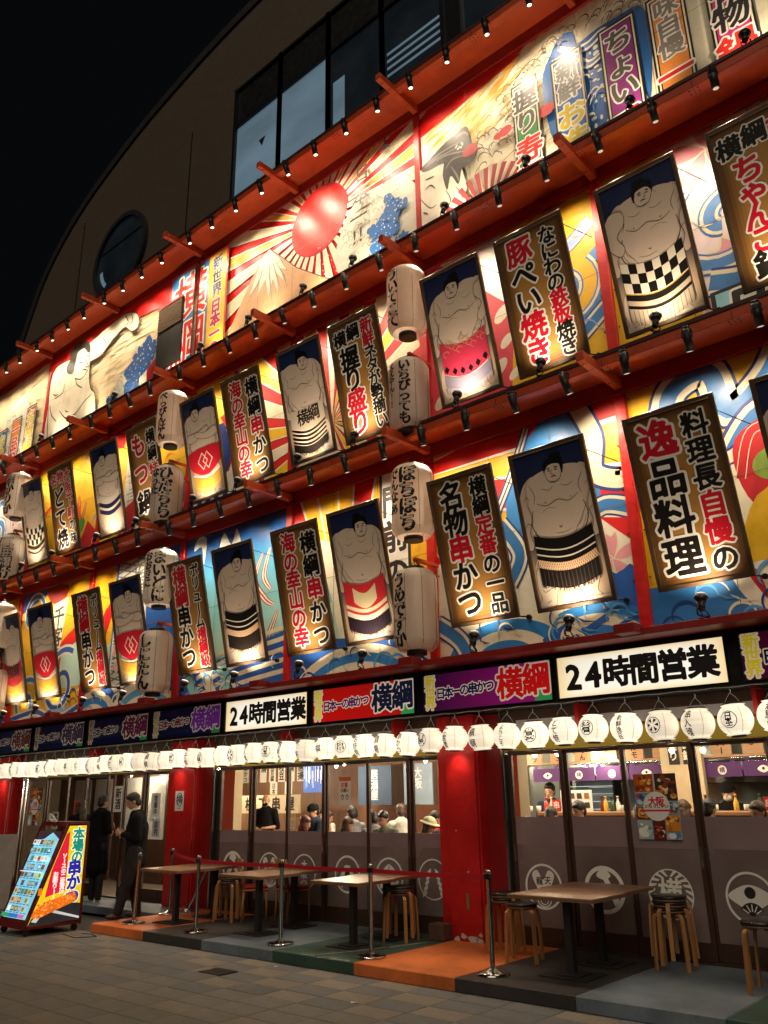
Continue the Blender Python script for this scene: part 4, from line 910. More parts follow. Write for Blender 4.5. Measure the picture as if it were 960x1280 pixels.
def banner_sumo(xc, zb, kind, label, flip=1, lean=0):
    t = banner_base('wrestler_banner', xc, zb, label); banner_frame(t)
    p = Pr(clip=(-FW, FW, .055, BH-.055)); sumo(p, kind, flip, lean, hdx=((xc*7.3) % 1-.5)*.16)
    p.build('wrestler_print', BOARDP, t, fn=lambda u, v, l: (u, -.014-l, v)); return t
Rr, K = '#c8142a', '#15120f'
LZ, UZ = 4.17, 7.645
banner_sumo(-1.87, LZ, 'dark', 'framed wrestler print cut off by the right edge, lower row', -1)
banner_text(-3.42, LZ, cc('逸', Rr)+cc('品料理', K), cc('料理長', K)+cc('自慢', Rr)+cc('の', K), 'large brown banner with a red first character, lower row, rightmost text banner', lsz=.47, rsz=.315)
banner_sumo(-5.10, LZ, 'dark', 'framed big wrestler in black apron, lower row left of the rightmost red post', 1, .8)
banner_text(-6.53, LZ, cc('名物', K)+cc('串', Rr)+cc('かつ', K), cc('横綱', K)+cc('定番', Rr)+cc('の一品', K), 'brown banner with a red third character, lower row immediately right of the tall lanterns', lsz=.42)
banner_sumo(-8.63, LZ, 'redwhite', 'framed wrestler in red and cream apron, lower row left of the tall lanterns', -1, -.5)
banner_text(-10.0, LZ, cc('海の幸山の幸', Rr), cc('横綱', K)+cc('串', Rr)+cc('かつ', K), 'dark brown banner with a full red left column of characters, lower row', lsz=.35, rsz=.37)
banner_sumo(-11.65, LZ, 'dark', 'framed wrestler in black striped apron and gold net, lower row before pale blue mural', 1, .8)
banner_text(-13.1, LZ, cc('横綱', Rr)+cc('串かつ', K), cc('ボリューム', K)+cc('横綱級', Rr), 'golden brown banner with red over black characters, lower row right of a white lantern', lsz=.42, rsz=.27)
banner_sumo(-15.15, LZ, 'diamond', 'framed wrestler in red apron with two white diamonds, lower row left of a white lantern', -1)
banner_text(-16.66, LZ, cc('横綱', Rr)+cc('串かつ', K), cc('ボリューム', K)+cc('横綱級', Rr), 'brown banner with red over black characters, lower row, farther left between two wrestler prints', lsz=.42, rsz=.27)
banner_sumo(-18.70, LZ, 'diamond', 'framed wrestler with white diamonds on red, lower row second from the left edge')
banner_sumo(-20.27, LZ, 'redkanji', 'framed wrestler with dark characters on a red apron, lower row at the left edge', -1)
banner_text(-1.88, UZ, cc('ちゃんこ', Rr)+cc('鍋', K), cc('不動の人気', Rr), 'large dark banner with big red curly characters, upper row at the right edge', lsz=.37, rsz=.33, top2=('横', K, '綱'))
banner_sumo(-3.43, UZ, 'checker', 'framed wrestler in black and white checked apron, upper row right of a red post', -1, 1)
banner_text(-5.10, UZ, cc('豚', Rr)+cc('ぺい', K)+cc('焼き', Rr), cc('なにわの', K)+cc('鉄板', Rr)+cc('焼き', K), 'brown banner with red and black characters, upper row left of the checked apron wrestler', lsz=.42, rsz=.28)
banner_sumo(-6.53, UZ, 'pink', 'framed wrestler in pink cloud patterned apron, upper row right of the tall lanterns', 1, 1)
banner_text(-8.62, UZ, cc('握り', K)+cc('盛り', Rr), cc('新鮮', Rr)+cc('ネタが勢揃い', K), 'brown banner with black then red characters, upper row left of the tall lanterns', lsz=.43, rsz=.27, top2=('横', K, '綱'))
banner_sumo(-10.0, UZ, 'darkkanji', 'framed wrestler in striped apron with black characters, upper row before the sun rays', -1, -1)
banner_text(-11.63, UZ, cc('海の幸山の幸', Rr), cc('横綱', K)+cc('串', Rr)+cc('かつ', K), 'brown banner with red left column, upper row right of a red diamond wrestler', lsz=.35, rsz=.37)
banner_sumo(-13.0, UZ, 'diamond', 'framed wrestler in red apron with white diamonds, upper row right of white lanterns')
banner_text(-15.01, UZ, cc('もつ', Rr)+cc('鍋', K), cc('横綱', K)+cc('特製', Rr), 'brown banner with two big red curly characters, upper row left of white lanterns', lsz=.52, rsz=.34)
banner_sumo(-16.55, UZ, 'navy', 'framed wrestler in pale apron with navy stripes, upper row on yellow mural')
banner_text(-18.52, UZ, cc('どて焼', K), cc('大阪下町', Rr)+cc('の味', K), 'narrow looking dark banner with small red and big black characters, upper row far left', lsz=.48, rsz=.28, top2=('名', Rr, '物'))
banner_sumo(-20.03, UZ, 'checker', 'framed wrestler in checked apron, upper row nearest the left edge lanterns')
# ================================================================== FLOODLIGHTS ON THE LEDGES
def make_flood():
    t = empty('floodlight', (0, 0, 0))
    a = Vector((0, 0, .10)); b = Vector((0, .055, .27)); ax = (b-a).normalized()
    MB().cyl(a, a+ax*.10, .035, .045, n=14).cyl(a+ax*.10, a+ax*.155, .045, .078, n=16).build('socket', BLACKM, t)
    MB().cyl(a+ax*.157, a+ax*.185, .078, .072, n=18).build('bulb_rim', WHITEP, t)
    MB().cyl(a+ax*.187, a+ax*.192, .064, n=18).build('lens', LENS, t)
    MB().tube([(0, 0, 0), (0, 0, .03), (-.05, 0, .05), (-.055, .01, .12), (0, .01, .14)], .010).cyl((0, 0, 0), (0, 0, .015), .045, n=12).build('clamp', BLACKM, t)
    MB().tube([(0, -.03, .12), (.05, -.06, .07), (.08, -.05, .01), (.03, -.02, .005)], .008).build('cord', CORD, t)
    lamp_light('lamp_light', t, a+ax*.215, (0, .52, .85), FLOOD_W, 118, 1.0)
    return t
proto = None
fl = [('top mural', ZB+.19, -.66, [-1.81, -3.38, -5.06, -6.62, -8.66, -9.95, -11.54, -13.1, -14.7, -16.4, -18.3, -19.9, -21.9]),
      ('upper banner row', ZC_+.19, -.69, [-1.87, -3.43, -5.10, -6.53, -8.62, -10.0, -11.63, -13.0, -15.01, -16.55, -18.52, -20.03, -21.9]),
      ('lower banner row', ZD+.087, -.56, [-1.87, -3.40, -5.08, -6.53, -8.60, -10.0, -11.65, -13.1, -15.15, -16.66, -18.70, -20.27])]
words = ['first', 'second', 'third', 'fourth', 'fifth', 'sixth', 'seventh', 'eighth', 'ninth', 'tenth', 'eleventh', 'twelfth', 'thirteenth']
for nm, z, y, xs in fl:
    for i, x in enumerate(xs):
        if proto is None: proto = make_flood(); o = proto
        else: o = copy_tree(proto)
        o.location = (x+.02, y, z); o.rotation_euler = (0, 0, random.uniform(-.25, .25))
        tag(o, f'black clip floodlight aimed up at the {nm}, {words[i]} from the right edge', 'floodlight', 'floodlights on the beam ledges')
# cables running along the ledges
for z, y in ((ZB+.20, -.60), (ZC_+.20, -.62), (ZD+.093, -.47)):
    pts = []; rg = random.Random(int(z*7))
    for k in range(90): pts.append((-24+k*.26, y+rg.uniform(-.012, .012), z+rg.uniform(0, .012)))
    tag(MB().tube(pts, .008, 5).build('power_cable', CORD), 'black power cable along the ledge below the '+{ZB: 'top mural', ZC_: 'upper banner row'}.get(round(z-.20, 3), 'lower banner row'), 'cable')
# ================================================================== BIG PAPER LANTERNS
BPAPER = mat('lantern_paper', '#fbf0e0', .7, var=.06, scale=5, bump=.35, bscale=14)
_nt = BPAPER.node_tree; _b = _nt.nodes['Principled BSDF']; _t = _nt.nodes.new('ShaderNodeBsdfTranslucent'); _t.inputs[0].default_value = (.95, .82, .66, 1)
_m = _nt.nodes.new('ShaderNodeMixShader'); _m.inputs[0].default_value = .5; _nt.links.new(_b.outputs[0], _m.inputs[1]); _nt.links.new(_t.outputs[0], _m.inputs[2]); _nt.links.new(_m.outputs[0], _nt.nodes['Material Output'].inputs[0])
def big_lantern(x, zt, zb, lines, label, ang=-.75, bracket=True, sz=.26):
    h = zt-zb; R0 = .318; t = empty('paper_lantern', (x, -.62, zb)); tag(t, label, 'paper lantern', 'tall paper lanterns hung on the posts')
    def rad(v):
        u = v/h
        if u < .16: return .15+(R0-.15)*math.sin(u/.16*math.pi/2)**.8
        if u > .84: return .15+(R0-.15)*math.sin((1-u)/.16*math.pi/2)**.8
        return R0
    prof = [(rad(v)+(.0035 if k % 2 else 0), v) for k, v in enumerate([h*(.05+.90*i/44) for i in range(45)])]
    MB().lathe(prof, n=40, cap=False).build('shade', BPAPER, t)
    MB().lathe([(.14, h*.95), (.15, h*.955), (.15, h*1.0), (.14, h*1.0)], n=24).build('top_ring', BLACKF, t)
    MB().lathe([(.13, 0), (.145, .0), (.145, h*.05), (.13, h*.05)], n=24).build('bottom_ring', BLACKF, t)
    mb = MB()
    for k in range(8):
        a = 2*math.pi*k/8+.2; mb.tube([((rad(v)+.004)*math.cos(a), (rad(v)+.004)*math.sin(a), v) for v in [h*(.055+.89*i/14) for i in range(15)]], .0035, 4)
    tag(mb.build('rib', mat('rib_dark', (.03, .015, .01), .6), t), kind='stuff')
    p = Pr(); n = 0
    for (txt, da, s_) in lines: p.text(vcol(txt, da, h*.90, s_*1.12, '#0b0908', .92), None, .045)
    def fn(u, v, l):
        a = -math.pi/2+ang+u/R0; r = rad(min(h, max(0, v)))+.006+l; return (r*math.cos(a), r*math.sin(a), v)
    p.build('lettering', PAPERP, t, fn=fn)
    MB().tube([(0, 0, h), (0, 0, h+.12)], .006).tube([(-.12, 0, h), (0, 0, h+.10), (.12, 0, h)], .004).build('hook', CORD, t)
    if bracket:
        MB().box(-.03, .03, 0, .55, h+.10, h+.15, .004).tube([(0, .05, h+.10), (0, .52, h-.25)], .022).build('bracket_arm', VERM, t, (0, 0, 0))
    return t
for cx, side in ((-7.44, 'tall centre column'), (-13.92, 'middle left column'), (-20.75, 'left edge column')):
    T = {-7.44: [('ういてこて', 0), ('いちびっても', 0), ('ぼちぼち', 0), ('うめですか', 0)], -13.92: [('べっぴんはん', 0), ('ひだちら', 0), ('まいどに', 0), ('しにたん', 0)], -20.75: [('宿かりか', 0), ('二度漬け', 0), ('おおきに', 0), ('まいど', 0)]}[cx]
    S2 = {-7.44: ['', 'ええやん!!', 'でんなぁ', ''], -13.92: ['', 'なった', 'おおきに', ''], -20.75: ['', 'ソース', '', '']}[cx]
    for k, (zt, zb, pos) in enumerate(((10.18, 8.88, 'topmost lantern'), (8.48, 7.16, 'second lantern from the top'), (6.68, 5.46, 'third lantern from the top'), (5.06, 3.80, 'lowest lantern'))):
        if zb < 3.9: zt, zb = 5.06, 3.78
        n = max(3, len(T[k][0])); s_ = min(.30, (zt-zb)*.80/n)
        ln = [(T[k][0], .14 if S2[k] else -.04, s_)]
        if S2[k]: ln.append((S2[k], -.10, s_*.72))
        big_lantern(cx, zt, zb, ln, f'{pos} of the {side}, cream paper with black brush characters', ang=0 if cx > -10 else .40, bracket=k in (1, 3))
# ================================================================== SIGN BAND WITH LIGHT BOXES
MB().box(-29, 3.2, -.16, 0, 2.955, ZD-.005).build('sign_band', BLACKF, R)
def lightbox(x0, x1, fn, label, emit, name='lightbox_sign', bulge=0.0, kind='lit'):
    t = empty(name, ((x0+x1)/2, -.162, 3.02)); tag(t, label, 'sign', 'light box signs in a band under the banners'); w = (x1-x0)/2; h = .545
    mb = MB()
    for (a, b, c, d) in ((-w, -w+.02, 0, h), (w-.02, w, 0, h), (-w+.02, w-.02, 0, .018), (-w+.02, w-.02, h-.018, h)): mb.box(a, b, -.045, 0, c, d)
    mb.build('trim', BLACKM, t); MB().box(-w+.02, w-.02, -.02, 0, .018, h-.018).build('light_box', WHITEP, t)
    p = Pr(clip=(-w+.02, w-.02, .018, h-.018)); fn(p, w, h)
    f = lambda u, v, l: (u, -.022-l-bulge*(1-(u/w)**2)*(math.sin(math.pi*v/h)), v)
    p.build('face_print', emit, t, fn=f)
    if bulge:   # glossy clear cover bowed outwards
        me = MB(); n, m_ = 14, 6; g = [[me.b.verts.new((-w+.02+(2*w-.04)*i/n, -.040-bulge*1.6*(1-(2*i/n-1)**4)*math.sin(math.pi*j/m_), .018+(h-.036)*j/m_)) for i in range(n+1)] for j in range(m_+1)]
        for j in range(m_):
            for i in range(n): fc = me.b.faces.new((g[j][i], g[j][i+1], g[j+1][i+1], g[j+1][i])); fc.smooth = True
        me.build('clear_cover', GLASS, t)
    return t
def emat(name, s): return mat(name, attr=True, rough=.25, var=.10, scale=1.1, emit=s)
E_M = emat('half_lit_face', .16)
E_W, E_R, E_P, E_D = emat('lit_white_face', .72), emat('lit_red_face', .34), emat('lit_purple_face', .26), emat('dim_face', .10)
def f24(p, w, h):
    p.rect(-w, w, 0, h, lambda x, z: tuple(a+(b-a)*max(0, min(1, 1.25-1.1*max(abs(x)/w, abs(2*z/h-1))**3)) for a, b in zip(hx('#f0c878'), hx('#fffbea'))), 16, 8)
    it = []; x = -w+.10; sz = .37
    for ch, a in (('2', .72), ('4', .80), ('時', 1), ('間', 1), ('営', 1), ('業', 1)): it.append((ch, x+sz*a/2, h/2, sz*(1.12 if ord(ch) < 256 else 1), '#15110e')); x += sz*a*.965
    p.text(it, None, .040)
def fyoko(c1, c2, tcol, bigc, small='#2a1f5c', out='#f0d8c0'):
    def f(p, w, h):
        p.rect(-w, w, 0, h, lambda x, z: tuple(a+(b-a)*min(1, max(0, (x+w)/(2*w))) for a, b in zip(hx(c1), hx(c2))), 12, 1)
        p.poly([(w-.30, 0), (w, 0), (w, h), (w-.10, h)], '#3fa35a' if c2 != '#d8181c' else '#a8b050')
        for i, ch in enumerate('新世界'): p.char(ch, -w+.13, h-.11-.155*i, .18, out, .13)
        for i, ch in enumerate('新世界'): p.char(ch, -w+.13, h-.11-.155*i, .18, tcol, .03)
        it = [(ch, -w+.32+.140*i, h*.46+.006*i, .165, small) for i, ch in enumerate('日本一の串かつ')]
        p.text(it, out, .035, .12); p.text([('横', w-.66, h*.52, .42, bigc), ('綱', w-.25, h*.55, .42, bigc)], out, .030, .085)
    return f
sx_ = lambda a: round(a*(CAMD-.2)/CAMD, 3)
lightbox(-5.49, -3.31, f24, 'bright cream light box reading twenty four hours open, at the right', E_W)
lightbox(-7.70, -5.55, fyoko('#2a1438', '#b01c80', '#e8d020', '#e01a1a', '#1c2050'), 'purple light box with big red characters, right of the red one', E_P)
lightbox(-10.00, -7.84, fyoko('#e01a14', '#c01818', '#f0e030', '#1a2038', '#5c1c5c'), 'red light box with big dark characters, second from the twenty four hour sign', E_R)
lightbox(-12.24, -10.10, f24, 'bright cream light box reading twenty four hours open, nearer the left', E_W)
lightbox(-14.50, -12.34, fyoko('#14183c', '#1c1c50', '#c0a860', '#8a3ab0', '#702040'), 'dim sign with purple and red characters, left of the left bright sign', E_D, bulge=.03)
lightbox(-16.88, -14.62, fyoko('#14183c', '#141c48', '#806840', '#702848', '#301830'), 'dim blue bulging glossy sign, second left of the left bright sign', E_D, bulge=.05)
lightbox(-19.22, -17.02, fyoko('#181c38', '#20285c', '#706050', '#504058', '#302840'), 'dim bulging glossy sign, third left of the left bright sign', E_D, bulge=.05)
lightbox(-21.55, -19.36, fyoko('#1c2034', '#284068', '#706050', '#704038', '#302840'), 'dim bulging glossy sign at the left edge of the photo', E_D, bulge=.05)
lightbox(-3.17, -1.0, fyoko('#48102c', '#701030', '#e8d020', '#1a2038', '#14142c'), 'dark maroon sign with yellow characters at the right edge', E_P)
# ================================================================== STRING OF ROUND LANTERNS
LPAPER = mat('lit_lantern_paper', (1.0, .88, .67), .6, var=.13, scale=2.2, stretch=(1, 1, 16), emit=LANTERN_E)
_nt = LPAPER.node_tree; _b = _nt.nodes['Principled BSDF']; _o = _nt.nodes.new('ShaderNodeObjectInfo'); _g = _nt.nodes.new('ShaderNodeMapRange')
_g.inputs['To Min'].default_value = LANTERN_E*.72; _g.inputs['To Max'].default_value = LANTERN_E*1.22; _nt.links.new(_o.outputs['Random'], _g.inputs['Value']); _nt.links.new(_g.outputs[0], _b.inputs['Emission Strength'])
motifs = ['酒屋会', '◎日', '串入魂', '◎w', '新鮮逸品', '◎着', 'どて焼', '◎宴', 'ようこそ', '横綱', '二度漬', '◎屋', '串かつ', '酒場', 'お好焼', '◎串', '福', '一杯']
RL = {}
def round_lantern(i, x):
    m_ = motifs[i % len(motifs)]
    t = empty('round_lantern', (x, -.50+random.uniform(-.012, .012), 2.615-.022*math.sin((x+2.8)/2.06*math.pi)**2+random.uniform(-.008, .008))); t.rotation_euler = (random.uniform(-.07, .07), random.uniform(-.06, .06), random.uniform(-.35, .35)); t.scale = [random.uniform(.94, .985)]*3
    if not RL:
        prof = [(.095, -.165), (.13, -.155)]+[(.186*math.cos(a)**.75, .165*math.sin(a)) for a in [math.radians(-62+124*k/18) for k in range(19)]]+[(.13, .155), (.095, .165)]
        RL['s'] = MB().lathe(prof, n=28).build('shade', LPAPER, t).data
        mb = MB()
        RL['r'] = MB().lathe([(.088, .162), (.10, .162), (.10, .180), (.088, .180)], n=20).build('top_ring', BLACKF, t).data
        RL['q'] = MB().lathe([(.070, -.182), (.082, -.182), (.082, -.163), (.070, -.163)], n=20).build('bottom_ring', BLACKF, t).data
        RL['h'] = MB().tube([(-.09, 0, .175), (-.05, 0, .24), (0, 0, .29), (.05, 0, .24), (.09, 0, .175)], .0035, 4).tube([(0, 0, .28), (.012, 0, .31), (0, 0, .33)], .005, 4).build('wire_hanger', WHITEP, t).data
        mb = MB()
        for k in range(6):
            a = math.pi*k/3+.3
            mb.tube([(.1875*math.cos(b)**.75*math.cos(a), .1875*math.cos(b)**.75*math.sin(a), .1655*math.sin(b)) for b in [math.radians(-62+124*j/12) for j in range(13)]], .0028, 4)
        RL['b'] = tag(mb.build('rib', mat('rib_soft', (.45, .32, .2), .6, emit=.35), t), kind='stuff').data
    else:
        for n_, k in (('shade', 's'), ('top_ring', 'r'), ('bottom_ring', 'q'), ('wire_hanger', 'h'), ('rib', 'b')):
            q = place(bpy.data.objects.new(n_, RL[k]), t)
            if k == 'b': tag(q, kind='stuff')
    if m_ not in RL:
        p = Pr(eps=.0004); dk = '#1c1512'
        if m_[0] == '◎':
            p.stroke(ell(0, 0, .088, .088, 26), .008, dk, True)
            if m_[1] == 'w':
                for k in range(6): a = math.pi*k/3; p.poly([(.02*math.cos(a), .02*math.sin(a)), (.074*math.cos(a-.28), .074*math.sin(a-.28)), (.074*math.cos(a+.28), .074*math.sin(a+.28))], dk)
            elif m_[1] == '日': p.text([('日', 0, .035, .09, dk), ('本', 0, -.022, .08, dk), ('一', 0, -.066, .07, dk)], None, .03)
            else: p.char(m_[1], 0, 0, .135, dk, .022)
        else:
            n = len(m_); s_ = min(.112, .285/n); p.text([(ch, -.03, .1425-.285*(k+.5)/n, s_, dk) for k, ch in enumerate(m_)], None, .014)
        def fn(u, v, l):
            r = .186*max(.05, 1-(v/.165)**2)**.375+.0035+l; a = -math.pi/2+.06+u/.186; return (r*math.cos(a), r*math.sin(a), v)
        RL[m_] = p.build('lettering', PAPERP, t, fn=fn).data
    else: place(bpy.data.objects.new('lettering', RL[m_]), t)
    desc = {'◎w': 'black wheel crest', '◎日': 'three character crest', '◎着': 'ringed bold character', '◎宴': 'ringed character', '◎屋': 'ringed shop character', '◎串': 'ringed skewer character'}.get(m_, 'vertical characters')
    k = max(q for q in range(len(SGX)) if x <= SGX[q][0]); KC[k] = KC.get(k, 0)+1
    tag(t, f'round lit lantern with {desc}, {ORD[KC[k]]} from right below the {SGX[k][1]}', 'round lantern', 'round white lanterns strung under the signs')
ORD = ['', 'first', 'second', 'third', 'fourth', 'fifth', 'sixth', 'seventh']; KC = {}
SGX = [(9, 'maroon sign'), (-3.24, 'right cream sign'), (-5.5, 'purple sign'), (-7.77, 'red sign'), (-10.05, 'left cream sign'), (-12.3, 'dim purple sign'), (-14.56, 'bulging blue sign'), (-16.95, 'third dim sign'), (-19.3, 'left edge sign')]
n_l = 0
x = -2.80
while x > -21.9:
    round_lantern(n_l, x+random.uniform(-.012, .012)); n_l += 1; x -= .412
pts = [(-24+.206*k, -.50, 2.945+(.0 if k % 2 else .012)) for k in range(135)]
tag(MB().tube(pts, .007, 5).build('lantern_cable', WHITEP), 'pale cable carrying the string of round lanterns', 'cable')
pts = [(-24+.103*k, -.47, 2.93-.035*abs(math.sin(k*.785+.3))) for k in range(260)]
tag(MB().tube(pts, .004, 4).build('lantern_flex', CORD), 'thin dark flex drooping between the lantern hooks', 'cable')
MB().box(-29, 3.2, -.53, -.16, 2.957, 2.972).build('sign_shelf', BLACKM, R)
# ================================================================== GROUND FLOOR FRONT
MB().box(-29, 3.2, -.035, 0, 2.44, 2.665, .004).build('yellow_fascia', YELLOWB, R)
MB().box(-29, 3.2, -.030, .0, 2.667, 2.952).build('header_panel', mat('header_dark', (.07, .035, .022), .5), R)
for x0, x1 in ((-6.4, -2.98), (-12.4, -7.7), (-19.5, -14.4)):
    MB().box(x0+.15, x1-.1, -.036, -.031, 2.70, 2.83).build('transom_window', mat('milky_pane', (.42, .36, .34), .2, emit=.10), R)
for x in (-5.2, -3.05, -8.2, -10.6, -16.5): MB().box(x-.025, x+.025, -.30, -.037, 2.66, 2.955).build('hanging_strut', REDP, R)
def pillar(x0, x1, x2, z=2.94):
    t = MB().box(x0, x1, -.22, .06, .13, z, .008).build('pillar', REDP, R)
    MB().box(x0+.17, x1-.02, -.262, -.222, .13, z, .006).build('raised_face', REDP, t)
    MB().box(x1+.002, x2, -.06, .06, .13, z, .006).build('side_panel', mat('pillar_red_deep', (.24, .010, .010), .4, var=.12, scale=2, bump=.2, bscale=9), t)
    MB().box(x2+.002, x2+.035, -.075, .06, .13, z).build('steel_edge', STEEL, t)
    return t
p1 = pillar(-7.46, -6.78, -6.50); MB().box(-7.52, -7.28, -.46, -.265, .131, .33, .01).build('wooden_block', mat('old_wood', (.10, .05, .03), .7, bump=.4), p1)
MB().box(-7.02, -6.98, -.275, -.263, .50, .70).build('tape', mat('brown_tape', (.25, .15, .07), .5), p1)
for k, (a, z, r) in enumerate(((-6.95, .16, .05), (-6.85, .15, .035), (-7.1, .19, .03), (-6.83, .22, .02), (-7.2, .15, .03), (-6.98, .95, .012), (-7.15, 1.45, .008))):
    MB().prism([(a+r*1.5*math.cos(t_)*(1+.3*math.sin(3*t_+k)), z+r*math.sin(t_)*(1+.25*math.cos(2*t_+k))) for t_ in [.7*q for q in range(9)]], -.2635, -.2615).build('paint_chip', mat('bare_plaster', (.5, .46, .40), .9, bump=.3), p1)
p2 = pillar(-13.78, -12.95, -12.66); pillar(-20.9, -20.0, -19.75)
pp = Pr(); pp.rect(-.13, .13, 0, .34, '#cfcfc8'); pp.stroke(ell(0, .19, .09, .11, 24), .014, '#26384c', True); pp.char('横', 0, .19, .17, '#26384c', .02); pp.text([('一', 0, .04, .10, '#26384c')], None, .01)
nt_ = pp.build('notice', PAPERP, p2, fn=lambda u, v, l: (-13.36+u, -.264-l, 1.72+v))
# ---- sliding doors
FILM = mat('frosted_film', (.20, .145, .135), .26, var=.35, scale=.9, spec=.6)
FILMB = mat('mauve_film_band', (.27, .19, .195), .38, var=.12, scale=2)
EMB = mat('emblem_white', (.62, .60, .53), .5, var=.04)
def door(x0, x1, y, zb, band, label=None, emblem=None, handle='R', frost=True):
    t = MB().box(x0, x0+.055, y, y+.045, .16, 2.42, .003).box(x1-.055, x1, y, y+.045, .16, 2.42, .003).box(x0+.055, x1-.055, y, y+.045, 2.385, 2.42).box(x0+.055, x1-.055, y, y+.045, .16, .34).build('sliding_door', BROWNF, R)
    gx0, gx1 = x0+.056, x1-.056
    MB().box(gx0, gx1, y+.018, y+.024, zb, 2.385).build('glass_pane', GLASS, t)
    if frost:
        MB().box(gx0, gx1, y+.012, y+.030, band, zb-.001).build('film_band', FILMB, t)
        MB().box(gx0, gx1, y+.014, y+.028, .34, band-.001).build('frosted_pane', FILM, t)
    hx_ = (x1-.030) if handle == 'R' else (x0+.030)
    MB().box(hx_-.014, hx_+.014, y-.008, y+.001, 1.08, 1.30, .003).build('handle', STEEL, t)
    if emblem:
        p = Pr(); emblem(p); cx, cz = (x0+x1)/2, .80
        p.build('emblem', PAPERP, t, fn=lambda u, v, l: (cx+u*.79, y+.0095-l, cz+v*.79))
    return t
W_, D_ = '#efeade', '#2a1c1c'
def ring(p, R_=.335, w=.035): p.stroke(ell(0, 0, R_-w/2, R_-w/2, 44), w, W_, True)
def e_heart(p): ring(p); p.poly(spl([(0, .10), (-.10, .24), (-.20, .17), (-.13, 0), (-.05, -.12), (.05, -.12), (.13, 0), (.20, .17), (.10, .24)], 5), W_); p.text([('龍', -.07, .08, .12, D_), ('天', .08, .09, .12, D_)], None, .02); p.stroke(ell(0, -.19, .07, .07, 20), .014, W_, True); p.stroke(ell(0, -.19, .12, .10, 24, math.pi, 2*math.pi), .018, W_); p.stroke(ell(0, -.14, .26, .17, 24, math.pi*1.15, math.pi*1.85), .018, W_)
def e_cross(p): ring(p, w=.06); p.poly([(-.06, .26), (.02, .26), (.24, -.16), (.15, -.22)], W_); p.poly([(-.04, .10), (-.24, -.14), (-.14, -.24), (.02, .02)], W_); p.poly(spl([(-.12, .20), (0, .30), (.12, .20), (0, .14)], 4), W_)
def e_yoko(p):
    ring(p, w=.018); p.char('横', 0, .03, .36, W_, .022)
    for s_ in (-1, 1):
        for k in range(9):
            a = -math.pi/2+s_*(.35+k*.30); p.poly([(.32*math.cos(a), .32*math.sin(a)), (.32*math.cos(a+s_*.16), .32*math.sin(a+s_*.16)), (.235*math.cos(a+s_*.34), .235*math.sin(a+s_*.34)), (.235*math.cos(a+s_*.20), .235*math.sin(a+s_*.20))], W_)
def e_eye(p):
    ring(p, w=.032); p.poly(spl([(-.30, .02), (-.15, .13), (0, .17), (.15, .13), (.30, .02), (.15, -.10), (.08, -.13), (-.08, -.13), (-.15, -.10)], 5), W_); p.poly(ell(0, .07, .075, .075, 24), D_)
    p.poly([(0, -.22)]+[(.17*math.cos(a), -.22+.17*math.sin(a)) for a in [.5+2.14*k/10 for k in range(11)]], D_)
    for k in range(5): a = .6+k*.48; p.stroke([(.06*math.cos(a), -.22+.06*math.sin(a)), (.15*math.cos(a), -.22+.15*math.sin(a))], .014, W_)
    for k in (-1, 0, 1): p.stroke([(k*.03, -.25), (k*.045, -.28)], .012, W_)
def e_fuji(p): ring(p, w=.04); p.poly([(-.06, .16), (.06, .16), (.26, -.14), (.14, -.24), (0, -.10), (-.14, -.24), (-.26, -.14)], W_); p.poly(spl([(-.07, .0), (0, .08), (.07, 0), (0, -.08)], 4), D_)
def e_kimono(p): ring(p, w=.035); p.poly(spl([(-.05, .20), (.05, .20), (.20, .04), (.22, -.20), (.06, -.12), (0, -.24), (-.06, -.12), (-.22, -.20), (-.20, .04)], 4), W_); p.stroke([(0, .2), (0, -.1)], .014, D_)
def e_rope(p):
    ring(p, w=.024)
    for k in range(5):
        for s_ in (-1, 1): p.poly([(s_*(.04+.025*k), .18-.09*k), (s_*(.12+.03*k), .13-.09*k), (s_*(.12+.03*k), .06-.09*k), (s_*(.05+.025*k), .11-.09*k)], W_)
def e_stamp(p): ring(p, w=.03); p.text([('大', 0, .13, .16, W_), ('阪', 0, -.03, .18, W_)], None, .04); [p.poly(ell(.07*math.cos(k), -.2+.04*math.sin(k), .035, .03, 10), W_) for k in range(6)]
for (a, b, y, e, h) in ((-6.44, -5.62, 0.0, e_heart, 'L'), (-5.64, -4.81, .05, e_cross, 'R'), (-4.83, -3.94, 0.0, e_yoko, 'R'), (-3.97, -3.08, 0.05, e_eye, 'L'), (-3.10, -2.25, 0.0, e_fuji, 'R'), (-2.27, -1.42, .05, e_rope, 'R')):
    door(a, b, y, 1.62, 1.28, emblem=e, handle=h)
for (a, b, y, e, h) in ((-12.56, -11.68, 0.0, e_cross, 'R'), (-11.70, -10.78, .05, e_heart, 'R'), (-10.80, -9.91, 0.0, e_stamp, 'R'), (-9.94, -8.99, 0.05, e_fuji, 'L'), (-9.01, -8.16, 0.0, e_kimono, 'R'), (-8.18, -7.46, .05, e_rope, 'L')):
    door(a, b, y, 1.40, 1.20, emblem=e, handle=h)
for (a, b, y) in ((-19.65, -18.75, 0.0), (-18.78, -17.9, .05), (-17.2, -16.3, .05), (-15.62, -14.9, 0.0), (-14.92, -14.05, .05)):
    door(a, b, y, .55, .35, frost=False)
for x0, x1 in ((-6.52, -.9), (-12.62, -7.46), (-19.72, -13.8)):
    MB().box(x0, x1, -.012, .11, 2.422, 2.438).build('door_head', BROWNF, R); MB().box(x0, x1, -.03, .12, .131, .158).build('door_sill', BROWNF, R)
MB().box(-6.462, -6.442, 0, .1, .16, 2.40).build('door_jamb', BLACKM, R); MB().box(-12.62, -12.562, 0, .1, .16, 2.40).build('door_jamb', BLACKM, R)
